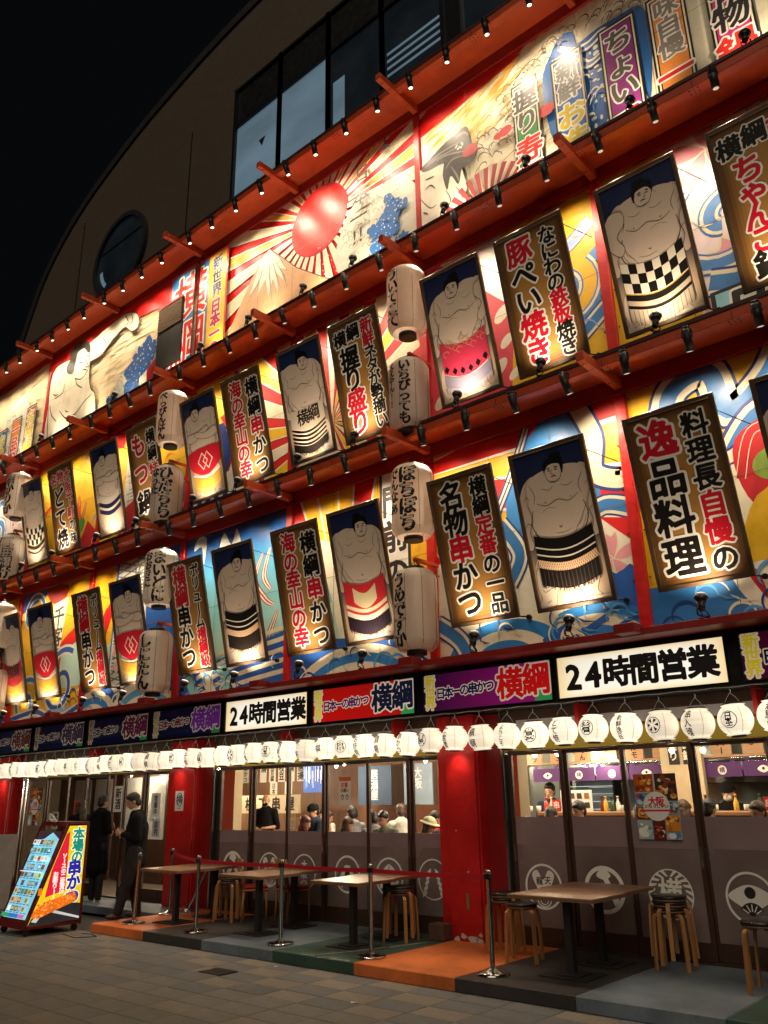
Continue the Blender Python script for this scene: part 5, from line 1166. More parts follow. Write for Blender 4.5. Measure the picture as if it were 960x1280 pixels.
# papers taped inside a door
def food(p, x0, x1, z0, z1, seed, cols, base):
    rg = random.Random(seed); p.rect(x0, x1, z0, z1, base); n = 20
    for k in range(n):
        r = rg.uniform(.016, .04); x, z = rg.uniform(x0+r, x1-r), rg.uniform(z0+r, z1-r); p.poly(ell(x, z, r, r*.8, 10), rg.choice(cols))
def food_poster(w, h, title=True):
    p = Pr(eps=.0001); p.rect(-w, w, 0, h, '#c8c4ba'); OR = ['#e0861c', '#f0a830', '#c85c14', '#f4d080', '#7a3410']
    food(p, -w, -.02, h*.72, h, 1, OR, '#b8500e'); food(p, 0, w, h*.58, h, 2, ['#e8b060', '#c87828', '#f4e0b0', '#8a3a14'], '#3a2418'); food(p, -w, 0, h*.5, h*.71, 3, ['#3c6ca0', '#c8d8e4', '#284468', '#b83038'], '#6a94b8')
    food(p, w*.4, w, h*.38, h*.57, 4, ['#506878', '#d0dce0', '#283848'], '#8ca8b4'); food(p, -w, -w*.3, h*.3, h*.49, 5, OR, '#6a2c10'); food(p, -w, -w*.3, 0, h*.28, 6, ['#c0ccd0', '#7a9098', '#e8e8e0'], '#9cb0b8')
    food(p, -w*.28, w*.3, 0, h*.29, 7, ['#a82c1c', '#e8d8c8', '#401810', '#d86848'], '#602018'); food(p, w*.32, w, h*.12, h*.37, 8, OR, '#c88c3c'); food(p, w*.4, w, 0, h*.11, 9, ['#e8e8f0', '#5878a0'], '#90a8c0')
    p.poly(ell(0, h*.50, w*.62, w*.62, 30), '#e8e0dc'); p.rect(-w*.8, w*.8, h*.42, h*.45, '#c8202c')
    p.text([('大', -.045, h*.575, .10, '#c8202c'), ('阪', .05, h*.575, .10, '#c8202c')]+hrow('いらっしゃい', -.145, h*.50, .048, '#4a2c20', 1.0), None, .04)
    return p
food_poster(.26, .72).build('food_poster', PAPERP, R, fn=lambda u, v, l: (-4.42+u, -.004-l, 1.375+v))
food_poster(.27, .80).build('food_poster', PAPERP, R, fn=lambda u, v, l: (-19.15+u, -.012-l, 1.42+v))
p = Pr(); p.rect(-.13, .13, 0, .42, '#e9d9cc'); p.rect(-.13, .13, .36, .42, '#d8683c'); p.text(hrow('注意', -.09, .30, .075, '#c8402c', 1.1)+hrow('お願い', -.09, .22, .06, '#8a4a3c', 1.0), None, .03)
for s_ in (-1, 1): p.poly(ell(s_*.05, .12, .032, .04, 14), '#1c1a1a'); p.poly(ell(s_*.05, .115, .02, .026, 12), '#e9d9cc')
p.build('notice', PAPERP, R, fn=lambda u, v, l: (-9.52+u, .064-l, 1.78+v))
p = Pr(); p.rect(-.15, .15, 0, .42, '#e8e4dc'); p.text(vcol('営業中', 0, .38, .12, '#26384c'), None, .03); p.build('notice', PAPERP, R, fn=lambda u, v, l: (-14.55+u, .045-l, 1.62+v))
# ================================================================== INSIDE
OW = ['first', 'second', 'third', 'fourth', 'fifth', 'sixth', 'seventh', 'eighth', 'ninth', 'tenth', 'eleventh', 'twelfth', 'thirteenth', 'fourteenth', 'fifteenth', 'sixteenth']
INW = mat('inner_wood_wall', (.20, .105, .055), .55, var=.2, scale=3, stretch=(8, 8, .6)); CRW = mat('cream_plaster', (.55, .44, .28), .7, var=.05)
def struct(o): return tag(o, kind='structure')
struct(box('room_ceiling', mat('room_ceiling', (.14, .10, .075), .7), -26, 3, .07, 5.2, 2.80, 2.85)); struct(box('room_back_wall', INW, -26, -9.6, 4.2, 4.3, .10, 2.80)); struct(box('kitchen_back_wall', mat('kitchen_tile', (.30, .33, .31), .25, metal=.5, var=.2, scale=1.6), -9.6, 3, 3.7, 3.8, .10, 2.80))
struct(box('room_column', CRW, -6.80, -6.58, 0.45, .70, .10, 2.80)); struct(box('room_column', CRW, -13.75, -13.25, .9, 1.1, .10, 2.80)); struct(box('partition_wall', CRW, -26.0, -25.9, .13, 4.2, .10, 2.80))
struct(box('partition_wall', CRW, -5.35, -4.75, 2.35, 2.45, .10, 2.80))
WOODL = mat('light_wood', (.38, .20, .085), .5, var=.12, scale=3, stretch=(1, 8, 8)); PURP = mat('noren_cloth', (.085, .028, .13), .8, var=.1)
ct = empty('kitchen_counter', (-4.3, 2.0, .10)); tag(ct, 'long wooden kitchen counter seen through the right hand doors', 'counter')
MB().box(-2.85, 4.2, -.2, .3, 1.48, 1.54, .01).build('counter_top', WOODL, ct); MB().box(-2.85, 4.2, -.15, .25, 0, 1.478).build('counter_body', INW, ct)
# noren: short purple curtain with white crests, in separate cloth flaps
nr = empty('noren_curtain', (-4.3, 2.5, 2.08)); tag(nr, 'short purple curtain with round white crests above the kitchen counter', 'curtain')
for k in range(13):
    x = -3.3+k*.56
    if -1.05 < x+.26 < -.42: continue
    fl_ = MB().box(x, x+.54, -.006, .004, 0, .20).build('cloth_flap', PURP, nr)
    p = Pr(eps=.0004)
    if k % 3: p.poly(ell(x+.27, .09, .062, .062, 20), W_); p.char('日横串屋'[k % 4], x+.27, .09, .08, '#3a1a50', .02)
    else: p.poly(spl([(x+.19, .09), (x+.27, .14), (x+.35, .09), (x+.27, .04)], 5), W_); p.poly(ell(x+.27, .095, .02, .02, 12), '#3a1a50')
    p.build('crest', PAPERP, fl_, fn=lambda u, v, l: (u, -.008-l, v))
    MB().box(x+.03, x+.09, -.004, .002, .202, .245).box(x+.40, x+.46, -.004, .002, .202, .245).build('loop', PURP, fl_)
MB().cyl((-3.4, 0, .25), (4.0, 0, .25), .010, n=8).build('rod', STEEL, nr)
sh = struct(box('plaque_rail', WOODL, -7.7, -.6, 2.48, 2.56, 2.345, 2.37))
names = ['コーラ', 'シチュー', 'おでん', 'スジ', 'ホルモン', 'カシラ', 'たこ', 'レバー', 'えび', 'れんこん', '牛串', 'ハツ', 'モモ', 'ネギ', 'ささみ', 'ハラミ']
for k in range(16):
    x = -7.55+k*.435
    t = empty('menu_plaque', (x, 2.50, 2.372)); tag(t, f'wooden menu plaque with dark characters above the purple curtain, {OW[k]} from the left', 'menu plaque', 'wooden menu plaques')
    MB().box(-.145, .145, -.012, .012, 0, .34, .003).build('plaque_board', WOODL, t); p = Pr(eps=.0004); p.text(vcol(names[k][:3], 0, .32, .105, '#2a1710'), None, .03); p.build('lettering', PAPERP, t, fn=lambda u, v, l: (u, -.0135-l, v))
for x, s_, i in ((-5.14, '握り', 0), (-4.93, '串鍋', 1)):
    t = empty('wall_plaque', (x, 2.348, 2.26)); tag(t, ('left' if i == 0 else 'right')+' one of two black plaques with pale characters on the cream partition', 'wall plaque'); MB().box(-.075, .075, -.02, 0, 0, .36).build('plaque_board', BLACKF, t); p = Pr(eps=.0004); p.text(vcol(s_, 0, .33, .14, '#d8cfb8'), None, .03); p.build('lettering', PAPERP, t, fn=lambda u, v, l: (u, -.0215-l, v))
# menu papers, bottles, fridge light on the counter
def small(name, mb, m, loc, label, cat, rz=0, group=None):
    o = mb.build(name, m, None, loc); o.rotation_euler.z = rz; tag(o, label, cat, group); return o
pm = empty('menu_stand', (-6.55, 1.95, 1.64)); tag(pm, 'white menu stand with rows of small pictures on the counter', 'menu stand'); MB().box(-.26, .26, -.01, .01, 0, .30).build('board', WHITEP, pm)
p = Pr(eps=.0005)
for i in range(4):
    for j in range(2): p.rect(-.22+.12*i, -.14+.12*i, .05+.13*j, .13+.13*j, ['#3a2a24', '#8a5a30', '#5a3a2c'][(i+j) % 3])
p.build('picture_print', PAPERP, pm, fn=lambda u, v, l: (u, -.012-l, v))
cl = [('#c83c2c', 'red'), ('#d8c8a0', 'cream'), ('#6a2c18', 'brown'), ('#e0b040', 'amber'), ('#3c5c3c', 'green'), ('#e8e4dc', 'white')]
for k in range(14):
    x = [-7.05, -6.98, -6.15, -6.06, -5.98, -5.90, -5.72, -5.55, -4.62, -4.2, -3.9, -3.6, -3.2, -2.8][k]; c, nm = cl[k % 6]
    small('sauce_bottle', MB().lathe([(.03, 0), (.034, .01), (.034, .11), (.014, .15), (.014, .19), (.018, .19), (.018, .21)], n=12), mat('bottle_'+nm, hx(c), .25), (x, 1.92+.03*(k % 3), 1.64), f'small {nm} bottle on the kitchen counter, {OW[k]} bottle from the left end', 'bottle', group='bottles on the kitchen counter')
t = empty('display_case', (-7.0, 3.2, 1.55)); tag(t, 'glowing glass display case with stacked trays behind the counter', 'display case')
MB().box(-.55, .45, 0, .4, 0, .06).box(-.55, .45, 0, .4, .56, .62).box(-.55, -.52, 0, .4, .06, .56).box(.42, .45, 0, .4, .06, .56).build('case_frame', BLACKM, t)
for k in range(4): MB().box(-.51, .41, .05, .38, .09+k*.12, .10+k*.12).build('tray', mat('case_tray', (.5, .58, .62), .3, emit=.45), t)
t = empty('range_hood', (-3.2, 3.1, 2.0)); tag(t, 'steel extractor hood and shelves in the kitchen', 'hood'); MB().box(-2.6, 2.8, .2, .6, .0, .32, .01).build('hood_body', STEEL, t); MB().box(-2.2, -.4, .1, .5, -.52, -.50).box(-2.2, -.4, .1, .5, -.30, -.28).build('shelf', BLACKM, t)
for k in range(6): MB().lathe([(.06, 0), (.075, .10), (.075, .12)], cx=-2.0+k*.28, cy=.3, cz=-.498, n=14).build('pot', STEEL, t)
# left dining room furnishings
def wallpaper(x, z, w, h, txt, col, tcol, label, y=4.19, n=0):
    p = Pr(eps=.0006); p.rect(-w/2, w/2, 0, h, col); p.text(vcol(txt, 0, h-.03, min(w*.8, h*.9/len(txt)), tcol), None, .03)
    o = p.build('wall_paper', PAPERP, None, fn=lambda u, v, l: (u, -l, v)); o.location = (x, y, z); tag(o, label, 'paper sign')
for k in range(9): wallpaper(-16.9+k*.33, 2.28, .24, .44, ['串かつ', 'どて焼', '酒', '湯豆腐', '枝豆', '鍋', '唐揚', 'たこ焼', '刺身'][k], '#d8d2c4', '#2a2622', f'white menu strip on the brown back wall, {OW[k]} from the left', n=k)
for k in range(2): wallpaper(-15.85+k*.52, 2.0, .26, .28, '日本', '#e0dacb', '#3a3430', ('left' if k == 0 else 'right')+' white square paper under the menu strips')
p = Pr(eps=.0006); p.rect(-.34, .34, 0, .72, '#1c58b8')
rg = random.Random(2)
for k in range(26): p.stroke([(-.3+.025*k, rg.uniform(.05, .3)), (-.3+.024*k, rg.uniform(.4, .68))], .016, rg.choice(['#bcd8f4', '#5c9ce0', '#e8f0f8', '#0c3c8c']))
o = p.build('blue_poster', mat('lit_blue', attr=True, rough=.4, emit=.5), None, fn=lambda u, v, l: (u, -l, v)); o.location = (-13.86, 3.6, 2.02); tag(o, 'lit blue poster hanging above the diners', 'poster')
cb_ = empty('lettered_counter_front', (-15.6, 3.3, 1.5)); tag(cb_, 'cream board with large black characters behind the masked clerk', 'sign board'); MB().box(-1.2, 1.6, 0, .04, .10, .48).build('board', CRW, cb_)
p = Pr(eps=.0006); p.text([(c, -.95+.45*i, .29, .30, '#1c1612') for i, c in enumerate('雷神横丁串屋')], None, .03); p.build('lettering', PAPERP, cb_, fn=lambda u, v, l: (u, -.003-l, v)); MB().box(-1.2, 1.6, -.1, .3, -1.35, .09).build('counter_body', INW, cb_)
for x, y, w, c, nm in ((-11.9, 3.4, .9, (.04, .07, .12), 'dark blue'), (-10.6, 3.2, .7, (.20, .26, .34), 'pale blue'), (-9.3, 3.0, .7, (.12, .02, .03), 'dark red')):
    o = box('hanging_cloth', mat('panel_'+nm, c, .8, var=.2, scale=2), x-w/2, x+w/2, y, y+.02, 1.75, 2.5); tag(o, nm+' hanging cloth panel deep inside the dining room', 'cloth panel')
    p = Pr(eps=.0006); p.text(vcol({'dark blue': '居酒屋', 'pale blue': '大阪', 'dark red': '横綱'}[nm], 0, .68, .20, '#c8ccd0'), None, .02); q = p.build('lettering', PAPERP, o, fn=lambda u, v, l: (x+u, y-.002-l, 1.75+v))
small('wall_picture', MB().box(-.3, .3, 0, .03, 0, .5), mat('picture_blue', (.05, .09, .16), .5, var=.5, scale=6), (-8.75, 2.6, 1.85), 'framed dark blue picture on the cream wall near the red pillar', 'picture')
dado = struct(box('wood_dado', mat('dado', (.30, .11, .05), .5, var=.15, scale=3), -12.88, -7.32, 4.12, 4.19, .10, 1.72))
for k, (x, y) in enumerate(((-11.9, 2.2), (-10.3, 2.2), (-8.8, 2.4))):
    t = empty('dining_table', (x, y, .10)); tag(t, ['leftmost', 'middle', 'rightmost'][k]+' wooden table inside the dining room', 'table'); MB().box(-.55, .55, -.4, .4, .72, .76, .005).build('table_top', WOODL, t); MB().cyl((0, 0, 0), (0, 0, .72), .04).box(-.25, .25, -.25, .25, 0, .03).build('pedestal', BLACKM, t)
# left room: milky inner panels, papers, shelf of bottles, tan board
MILK = mat('milky_panel', (.42, .42, .40), .3, var=.15, scale=1.5); 
for k, (x, y) in enumerate(((-21.2, 2.3), (-20.2, 2.3), (-18.9, 2.3), (-17.9, 2.3), (-16.9, 2.3))):
    o = struct(box('inner_screen', BROWNF, x-.47, x+.47, y, y+.05, .10, 2.6)); MB().box(x-.40, x+.40, y-.006, y-.001, 1.05, 2.45).build('milky_pane', MILK, o)
    p = Pr(eps=.0006); p.text([('酒', -.1, 1.55, .22, '#5a6a78'), ('処', .14, 1.55, .22, '#5a6a78')] if k % 2 else [('大', 0, 1.9, .26, '#7a8088')], None, .015); p.build('lettering', PAPERP, o, fn=lambda u, v, l: (x+u, y-.008-l, v))
for k, (x, z, w, h, c, tx) in enumerate(((-18.45, 1.35, .26, .36, '#e4ded0', '営業'), (-16.0, 1.7, .30, .5, '#e8e6e0', '新酒'), (-15.2, .75, .55, .62, '#b07c34', '串盛'), (-17.6, 1.6, .22, .34, '#c8402c', '禁煙'), (-14.6, 1.25, .24, .3, '#dfe3ea', '店内'))):
    p = Pr(eps=.0006); p.rect(-w/2, w/2, 0, h, c); p.text(vcol(tx, 0, h*.92, min(w*.7, h*.42), '#3a2c24'), None, .03); o = p.build('door_notice', PAPERP, None, fn=lambda u, v, l: (u, -l, v)); o.location = (x, .12, z)
    tag(o, ['cream notice behind the leftmost doors', 'tall white notice between the two people by the doors', 'tan menu board low behind the suited man', 'small red notice inside the left doors', 'pale notice near the middle left red pillar'][k], 'notice')
sf = empty('bottle_shelf', (-14.9, 1.9, 1.5)); tag(sf, 'shelf with bottles and white paper strips right of the suited man', 'shelf'); MB().box(-.7, .5, -.1, .12, 0, .03).box(-.7, .5, -.1, .12, .45, .48).build('board', WOODL, sf)
for k in range(11): MB().lathe([(.032, 0), (.034, .01), (.034, .17), (.013, .23), (.013, .29)], cx=-.62+k*.105, cz=.032 if k % 2 else .482, n=10).build('bottle', mat('bottle_'+['green', 'brown', 'white', 'amber'][k % 4], (.1, .1, .05), .2), sf)
for k in range(9): MB().box(-.66+k*.12, -.60+k*.12, -.13, -.125, .62, .62+.26).build('paper_strip', MILK, sf)
for k in range(9):
    x = [-7.3, -7.15, -6.9, -5.8, -5.3, -4.45, -4.05, -3.45, -3.0][k]
    small('tea_cup', MB().lathe([(.026, 0), (.034, .02), (.036, .085), (.033, .085), (.030, .02)], n=14), mat('cup_white', (.62, .60, .55), .3), (x, 1.86, 1.64), f'white cup on the kitchen counter, {OW[k]} cup from the left', 'cup', group='cups on the kitchen counter')
for k, x in enumerate((-6.82, -5.05, -3.75)):
    p = Pr(eps=.0006); p.rect(-.07, .07, 0, .17, '#c8202c'); p.char('串', 0, .09, .11, '#f4e8dc', .02); o = p.build('counter_card', PAPERP, None, fn=lambda u, v, l: (u, -l, v)); o.location = (x, 1.82, 1.642); tag(o, ['left', 'middle', 'right'][k]+' one of three red cards standing on the kitchen counter', 'card')
for k in range(6): small('ladle', MB().cyl((0, 0, 0), (0, 0, -.22), .006, n=6).sphere((0, 0, -.25), .035, (1, 1, .6), 10), STEEL, (-5.9+k*.13, 3.2, 2.25), f'steel ladle hanging in the kitchen, {OW[k]} from the left', 'ladle', group='hanging ladles')
# ceiling bulbs; the later ones are added to brighten the dark rooms
for i, (x, y, z) in enumerate(((-7.0, 1.6, 2.46), (-6.55, 1.5, 2.46), (-5.95, 1.5, 2.44), (-6.25, 2.3, 2.46), (-4.8, 1.5, 2.42), (-4.4, 1.55, 2.41), (-3.4, 1.8, 2.46), (-11.2, 1.8, 2.50), (-9.6, 2.2, 2.50), (-12.2, 2.6, 2.50), (-8.2, 1.8, 2.5), (-16.2, 1.6, 2.5), (-14.8, 2.2, 2.5), (-18.2, 1.8, 2.5), (-2.2, 1.6, 2.45), (-15.6, 2.9, 2.5))):
    t = empty('ceiling_lamp', (x, y, z)); tag(t, f'bare round bulb hanging from the inner ceiling, {OW[i]} lamp, over the {"kitchen" if x > -7.3 else "dining room" if x > -13 else "left room, added light"}', 'ceiling lamp', 'bulbs inside the restaurant')
    MB().sphere((0, 0, 0), .040, n=14).build('bulb', LENS, t); MB().cyl((0, 0, .035), (0, 0, 2.8-z), .006, n=6).cyl((0, 0, .03), (0, 0, .08), .022, n=10).build('flex', CORD, t)
    l = bpy.data.lights.new('bulb_light', 'POINT'); l.energy = ROOM_W*(.48 if x > -7.3 else 2.1 if x > -13 else 1.5); l.color = (1, .80, .56); l.shadow_soft_size = .06; lo = bpy.data.objects.new('bulb_light', l); place(lo, t); lo.location = (0, 0, -.06)
for i, x in enumerate((-7.05, -7.75, -13.4, -20.3)):
    t = empty('pillar_downlight', (x, -.42, 2.50)); tag(t, ['shallow white downlight right of centre pillar top', 'shallow white downlight left of centre pillar top', 'shallow white downlight at the middle left pillar top', 'shallow white downlight at the far left pillar top'][i], 'downlight')
    MB().lathe([(.03, .04), (.085, .0), (.088, -.012)], n=20).build('shade', WHITEP, t); MB().lathe([(.078, -.014), (.078, -.018)], n=20).build('lens', LENS, t); MB().cyl((0, 0, .04), (0, 0, .46), .008, n=6).build('stem', BLACKM, t)
    lamp_light('lamp_light', t, (0, 0, -.03), (0, .35, -1), 7, 120, 1.0)
# ================================================================== PEOPLE
SKIN = mat('skin', (.50, .27, .18), .5, var=.05, scale=8); HAIRB = mat('hair_black', (.010, .008, .007), .45, var=.3, scale=40, bump=.5, bscale=90); HAIRR = mat('hair_red_brown', (.085, .020, .014), .4, var=.3, scale=40, bump=.5, bscale=90); HAIRN = mat('hair_brown', (.05, .022, .012), .45, var=.3, scale=40, bump=.5, bscale=90)
def cloth(nm, c, rough=.9): return mat('cloth_'+nm, c, rough, var=.3, scale=5, bump=.9, bscale=9, spec=.12)
_US = [(math.cos(2*math.pi*i/14)*math.sin(math.pi*j/9), math.sin(2*math.pi*i/14)*math.sin(math.pi*j/9), math.cos(math.pi*j/9)) for j in range(1, 9) for i in range(14)]
class Caps:
    """union of tapered capsules and ellipsoids, fused into one continuous surface by a voxel remesh"""
    def __init__(s): s.V = []; s.F = []
    def _sph(s, M4):
        k = len(s.V); s.V += [M4 @ Vector(v) for v in _US]; t = len(s.V); s.V += [M4 @ Vector((0, 0, 1)), M4 @ Vector((0, 0, -1))]
        for j in range(7):
            for i in range(14): a = k+j*14+i; b = k+j*14+(i+1) % 14; s.F.append((a, a+14, b+14, b))
        for i in range(14): s.F.append((t, k+i, k+(i+1) % 14)); s.F.append((t+1, k+98+(i+1) % 14, k+98+i))
    def e(s, c, r, sc, rot=None):
        s._sph(Matrix.Translation(c) @ (rot.to_4x4() if rot else Matrix.Identity(4)) @ Matrix.Diagonal((sc[0]*r, sc[1]*r, sc[2]*r, 1))); return s
    def c(s, p, q, r, r1):
        p = Vector(p); q = Vector(q); d = q-p; s.e(p, r, (1, 1, 1)); s.e(q, r1, (1, 1, 1))
        if d.length < 1e-6: return s
        M4 = Matrix.Translation(p) @ d.to_track_quat('Z', 'Y').to_matrix().to_4x4(); k = len(s.V); n = 14
        for rr, z in ((r, 0), (r1, d.length)): s.V += [M4 @ Vector((rr*math.cos(2*math.pi*i/n), rr*math.sin(2*math.pi*i/n), z)) for i in range(n)]
        for i in range(n): s.F.append((k+i, k+(i+1) % n, k+n+(i+1) % n, k+n+i))
        s.F.append(tuple(range(k+n-1, k-1, -1))); s.F.append(tuple(range(k+n, k+2*n))); return s
    def chain(s, pts, rs):
        for i in range(len(pts)-1): s.c(pts[i], pts[i+1], rs[i], rs[i+1])
        return s
    def build(s, name, m, parent, vox, sm=6):
        me = bpy.data.meshes.new(name); me.from_pydata(s.V, [], s.F); me.materials.append(m); o = bpy.data.objects.new(name, me); place(o, parent)
        r = o.modifiers.new('Remesh', 'REMESH'); r.mode = 'VOXEL'; r.voxel_size = vox; r.use_smooth_shade = True
        q = o.modifiers.new('Smooth', 'SMOOTH'); q.factor = .5; q.iterations = sm
        return o
def face(cp, c, fwd_, up=Vector((0, 0, 1)), s=1.0):
    """head, jaw, nose, ears, brow, lips; returns rotation"""
    f = Vector(fwd_).normalized(); r = f.cross(up).normalized(); u = r.cross(f); c = Vector(c)
    rot = Matrix((r, f, u)).transposed()
    P = lambda a, b, d: c+r*a*s+f*b*s+u*d*s
    cp.e(P(0, -.006, .025), .098*s, (.80, .98, 1.02), rot); cp.e(P(0, .035, -.035), .070*s, (.86, .86, 1.05), rot); cp.e(P(0, .058, -.080), .030*s, (1, .8, .7), rot)
    cp.c(P(0, .088, .018), P(0, .112, -.020), .010*s, .015*s); cp.e(P(0, .094, -.053), .019*s, (1.3, .5, .55), rot)
    for a in (-1, 1): cp.e(P(a*.080, -.010, -.005), .026*s, (.35, .75, 1.15), rot); cp.e(P(a*.030, .080, .030), .020*s, (1.3, .5, .5), rot)
    return P, rot
def eyes(P, rot, par, s=1.0):
    mb = MB()
    for a in (-1, 1): mb.sphere(P(a*.031, .086, .010), .0095*s, (1.3, .6, .55), 10, rot)
    for a in (-1, 1): mb.sphere(P(a*.032, .092, .032), .014*s, (1.2, .3, .22), 10, rot)
    mb.build('eyes', HAIRB, par)
def hair(P, rot, par, m, kind='short', s=1.0):
    cp = Caps()
    cp.e(P(0, -.022, .050), .105*s, (.86, .98, .92), rot); cp.e(P(0, -.055, -.010), .085*s, (.92, .75, 1.0), rot); cp.e(P(0, .045, .092), .055*s, (1.2, .8, .45), rot)
    for a in (-1, 1): cp.e(P(a*.066, -.005, .030), .035*s, (.55, 1.0, 1.0), rot)
    if kind == 'long':
        cp.e(P(0, -.075, -.10), .085*s, (1.05, .62, 1.6), rot); cp.e(P(0, -.085, -.22), .075*s, (1.1, .55, 1.5), rot)
        for a in (-1, 1): cp.e(P(a*.075, -.015, -.07), .045*s, (.5, .8, 2.2), rot)
    if kind == 'bob':
        for a in (-1, 1): cp.e(P(a*.078, .0, -.05), .05*s, (.5, 1.0, 1.6), rot)
        cp.e(P(0, -.06, -.07), .085*s, (1.0, .6, 1.1), rot); cp.e(P(0, .072, .065), .05*s, (1.4, .4, .6), rot)
    if kind == 'tuft': cp.e(P(.0, .050, .110), .030*s, (1.5, .9, .7), rot); cp.e(P(.01, -.01, .125), .05*s, (1.2, 1.2, .4), rot)
    return cp.build('hair', m, par, .010*s, 3)
def hand(cp, w, d, curl, side, s=1.0):
    """palm + four curled fingers + thumb; w wrist, d pointing direction, curl = direction the fingers bend to"""
    w = Vector(w); d = Vector(d).normalized(); k = (Vector(curl)-d*Vector(curl).dot(d)).normalized(); l = d.cross(k).normalized()*side
    cp.e(w+d*.045*s, .040*s, (.55, 1.15, 1.05), Matrix((k, l, d)).transposed())
    for i, ln in enumerate((.070, .078, .073, .058)):
        b = w+d*.080*s+l*(.030-.020*i)*s; m1 = b+(d*.75+k*.55)*ln*.45*s; m2 = m1+(d*.25+k*.95)*ln*.35*s; m3 = m2+(-d*.3+k*.8)*ln*.25*s
        cp.chain([b, m1, m2, m3], [.0098*s, .009*s, .0083*s, .0075*s])
    b = w+d*.030*s+l*.032*s; cp.chain([b, b+(l*.6+d*.6+k*.25)*.035*s, b+(l*.55+d*.9+k*.7)*.065*s], [.0125*s, .011*s, .009*s])
def seated(name_label, x, y, zh, fwd_, hm, cm, hk='short', lean=.12, hood=None, hat=None, stand=False, mask=False, apron=None, arms='table', vox=.014, group='people inside the restaurant'):
    """upper body; zh = head centre height above the ground"""
    zs = .10; t = empty('person', (x, y, zs)); tag(t, name_label, 'person', group)
    f = Vector((fwd_[0], fwd_[1], 0)).normalized(); r = f.cross(Vector((0, 0, 1))); H = zh-zs
    hc = Vector((0, 0, H))+f*lean; nk = hc-Vector((0, 0, .135))-f*.03; sh_ = nk-Vector((0, 0, .075))-f*lean*.2; hipz = H-.72 if not stand else H-.76; hip = Vector((0, 0, hipz)) - f*.02
    sl, sr = sh_-r*.18, sh_+r*.18
    if arms == 'table': el, er = sl+Vector((0, 0, -.26))+f*.10-r*.05, sr+Vector((0, 0, -.26))+f*.10+r*.05; wl, wr = el+f*.22+r*.12+Vector((0, 0, .02)), er+f*.22-r*.12+Vector((0, 0, .02))
    else: el, er = sl+Vector((0, 0, -.28))-r*.07, sr+Vector((0, 0, -.28))+r*.07; wl, wr = el+f*.20+r*.20+Vector((0, 0, -.02)), er+f*.20-r*.18+Vector((0, 0, -.05))
    cp = Caps(); dn = Vector(hc)-Vector((0, 0, .0)); fd = (f-Vector((0, 0, .18+lean*.8))).normalized(); P, rot = face(cp, hc, fd)
    cp.chain([nk-Vector((0, 0, .07)), nk, hc-f*.02], [.058, .050, .055]); cp.chain([hip, (hip+sh_)/2, sh_], [.13, .14, .12]); cp.chain([sl, sh_, sr], [.055, .09, .055])
    for a, b, c, sd in ((sl, el, wl, 1), (sr, er, wr, -1)): cp.chain([a, b, c], [.050, .040, .028]); hand(cp, c, (c-b), f+Vector((0, 0, -1)), sd)
    if stand:
        for a in (-1, 1): cp.chain([hip+r*a*.09, Vector((0, 0, hipz*.5))+r*a*.09, Vector((0, 0, .06))+r*a*.09], [.085, .06, .045])
    else:
        for a in (-1, 1): k = hip+f*.40+r*a*.10; cp.chain([hip+r*a*.09, k, k-Vector((0, 0, min(.42, k.z-.06)))], [.085, .065, .045])
    cp.build('body', SKIN, t, vox); eyes(P, rot, t)
    cc_ = Caps(); cc_.chain([hip, (hip+sh_)/2, sh_], [.155, .165, .135]); cc_.chain([sl, sh_-Vector((0, 0, .01)), sr], [.072, .098, .072])
    short = arms != 'table' and apron
    for a, b, c in ((sl, el, wl), (sr, er, wr)): cc_.chain([a, b, b+(c-b)*(.15 if short else .9)], [.068, .056, .045])
    if hood: cc_.e(nk-f*.07-Vector((0, 0, .02)), .10, (1.2, .8, .6), Matrix((r, f, Vector((0, 0, 1)))).transposed())
    cc_.build('top', cm, t, vox)
    tr = Caps()
    if stand:
        for a in (-1, 1): tr.chain([hip+r*a*.09, Vector((0, 0, hipz*.5))+r*a*.09, Vector((0, 0, .10))+r*a*.09], [.10, .078, .062])
        tr.build('trousers', cloth('dark_trousers', (.02, .02, .022)), t, vox)
    else:
        for a in (-1, 1): k = hip+f*.40+r*a*.10; tr.chain([hip+r*a*.09, k, k-Vector((0, 0, min(.40, k.z-.10)))], [.10, .082, .062])
        tr.build('trousers', cloth('dark_trousers', (.02, .02, .022)), t, vox)
    if hk: hair(P, rot, t, hm, hk)
    if hat: c2 = Caps(); c2.e(P(0, -.01, .065), .112, (.95, 1.08, .75), rot); c2.e(P(0, -.005, .040), .165 if hat[1] else .12, (1.0, 1.08, .16), rot); c2.build('hat', hat[0], t, .009, 3)
    if mask: c2 = Caps(); c2.e(P(0, .070, -.048), .056, (1.05, .65, .82), rot); c2.build('face_mask', mask, t, .008, 3)
    return t
BLKC = cloth('black', (.007, .007, .008)); GRYC = cloth('grey', (.22, .23, .25)); GRNC = cloth('grey_green', (.16, .18, .15)); WHC = cloth('white', (.60, .58, .54)); REDC = cloth('red', (.45, .03, .03)); CRC = cloth('cream_hat', (.52, .52, .36)); NAVC = cloth('navy', (.02, .028, .05)); TNC = cloth('tan', (.40, .26, .14))
seated('bald looking clerk in black shirt and black mask standing with folded hands', -13.95+.35, 2.0, 1.86, (.6, -1), HAIRB, BLKC, None, .0, stand=True, mask=BLKC, arms='fold', apron=True, vox=.012)
seated('diner with red brown bobbed hair seated behind the third glass door', -11.85, 1.3, 1.46, (.9, .25), HAIRR, BLKC, 'bob', .12)
seated('diner in dark cap and coat seated deeper left of the middle doors', -12.0, 1.9, 1.66, (-.2, -1), HAIRB, NAVC, 'short', .1, hat=(BLKC, False))
seated('diner in grey hooded top with black hair seen from behind', -11.1, 1.95, 1.61, (-1, .5), HAIRB, GRYC, 'short', .12, hood=True)
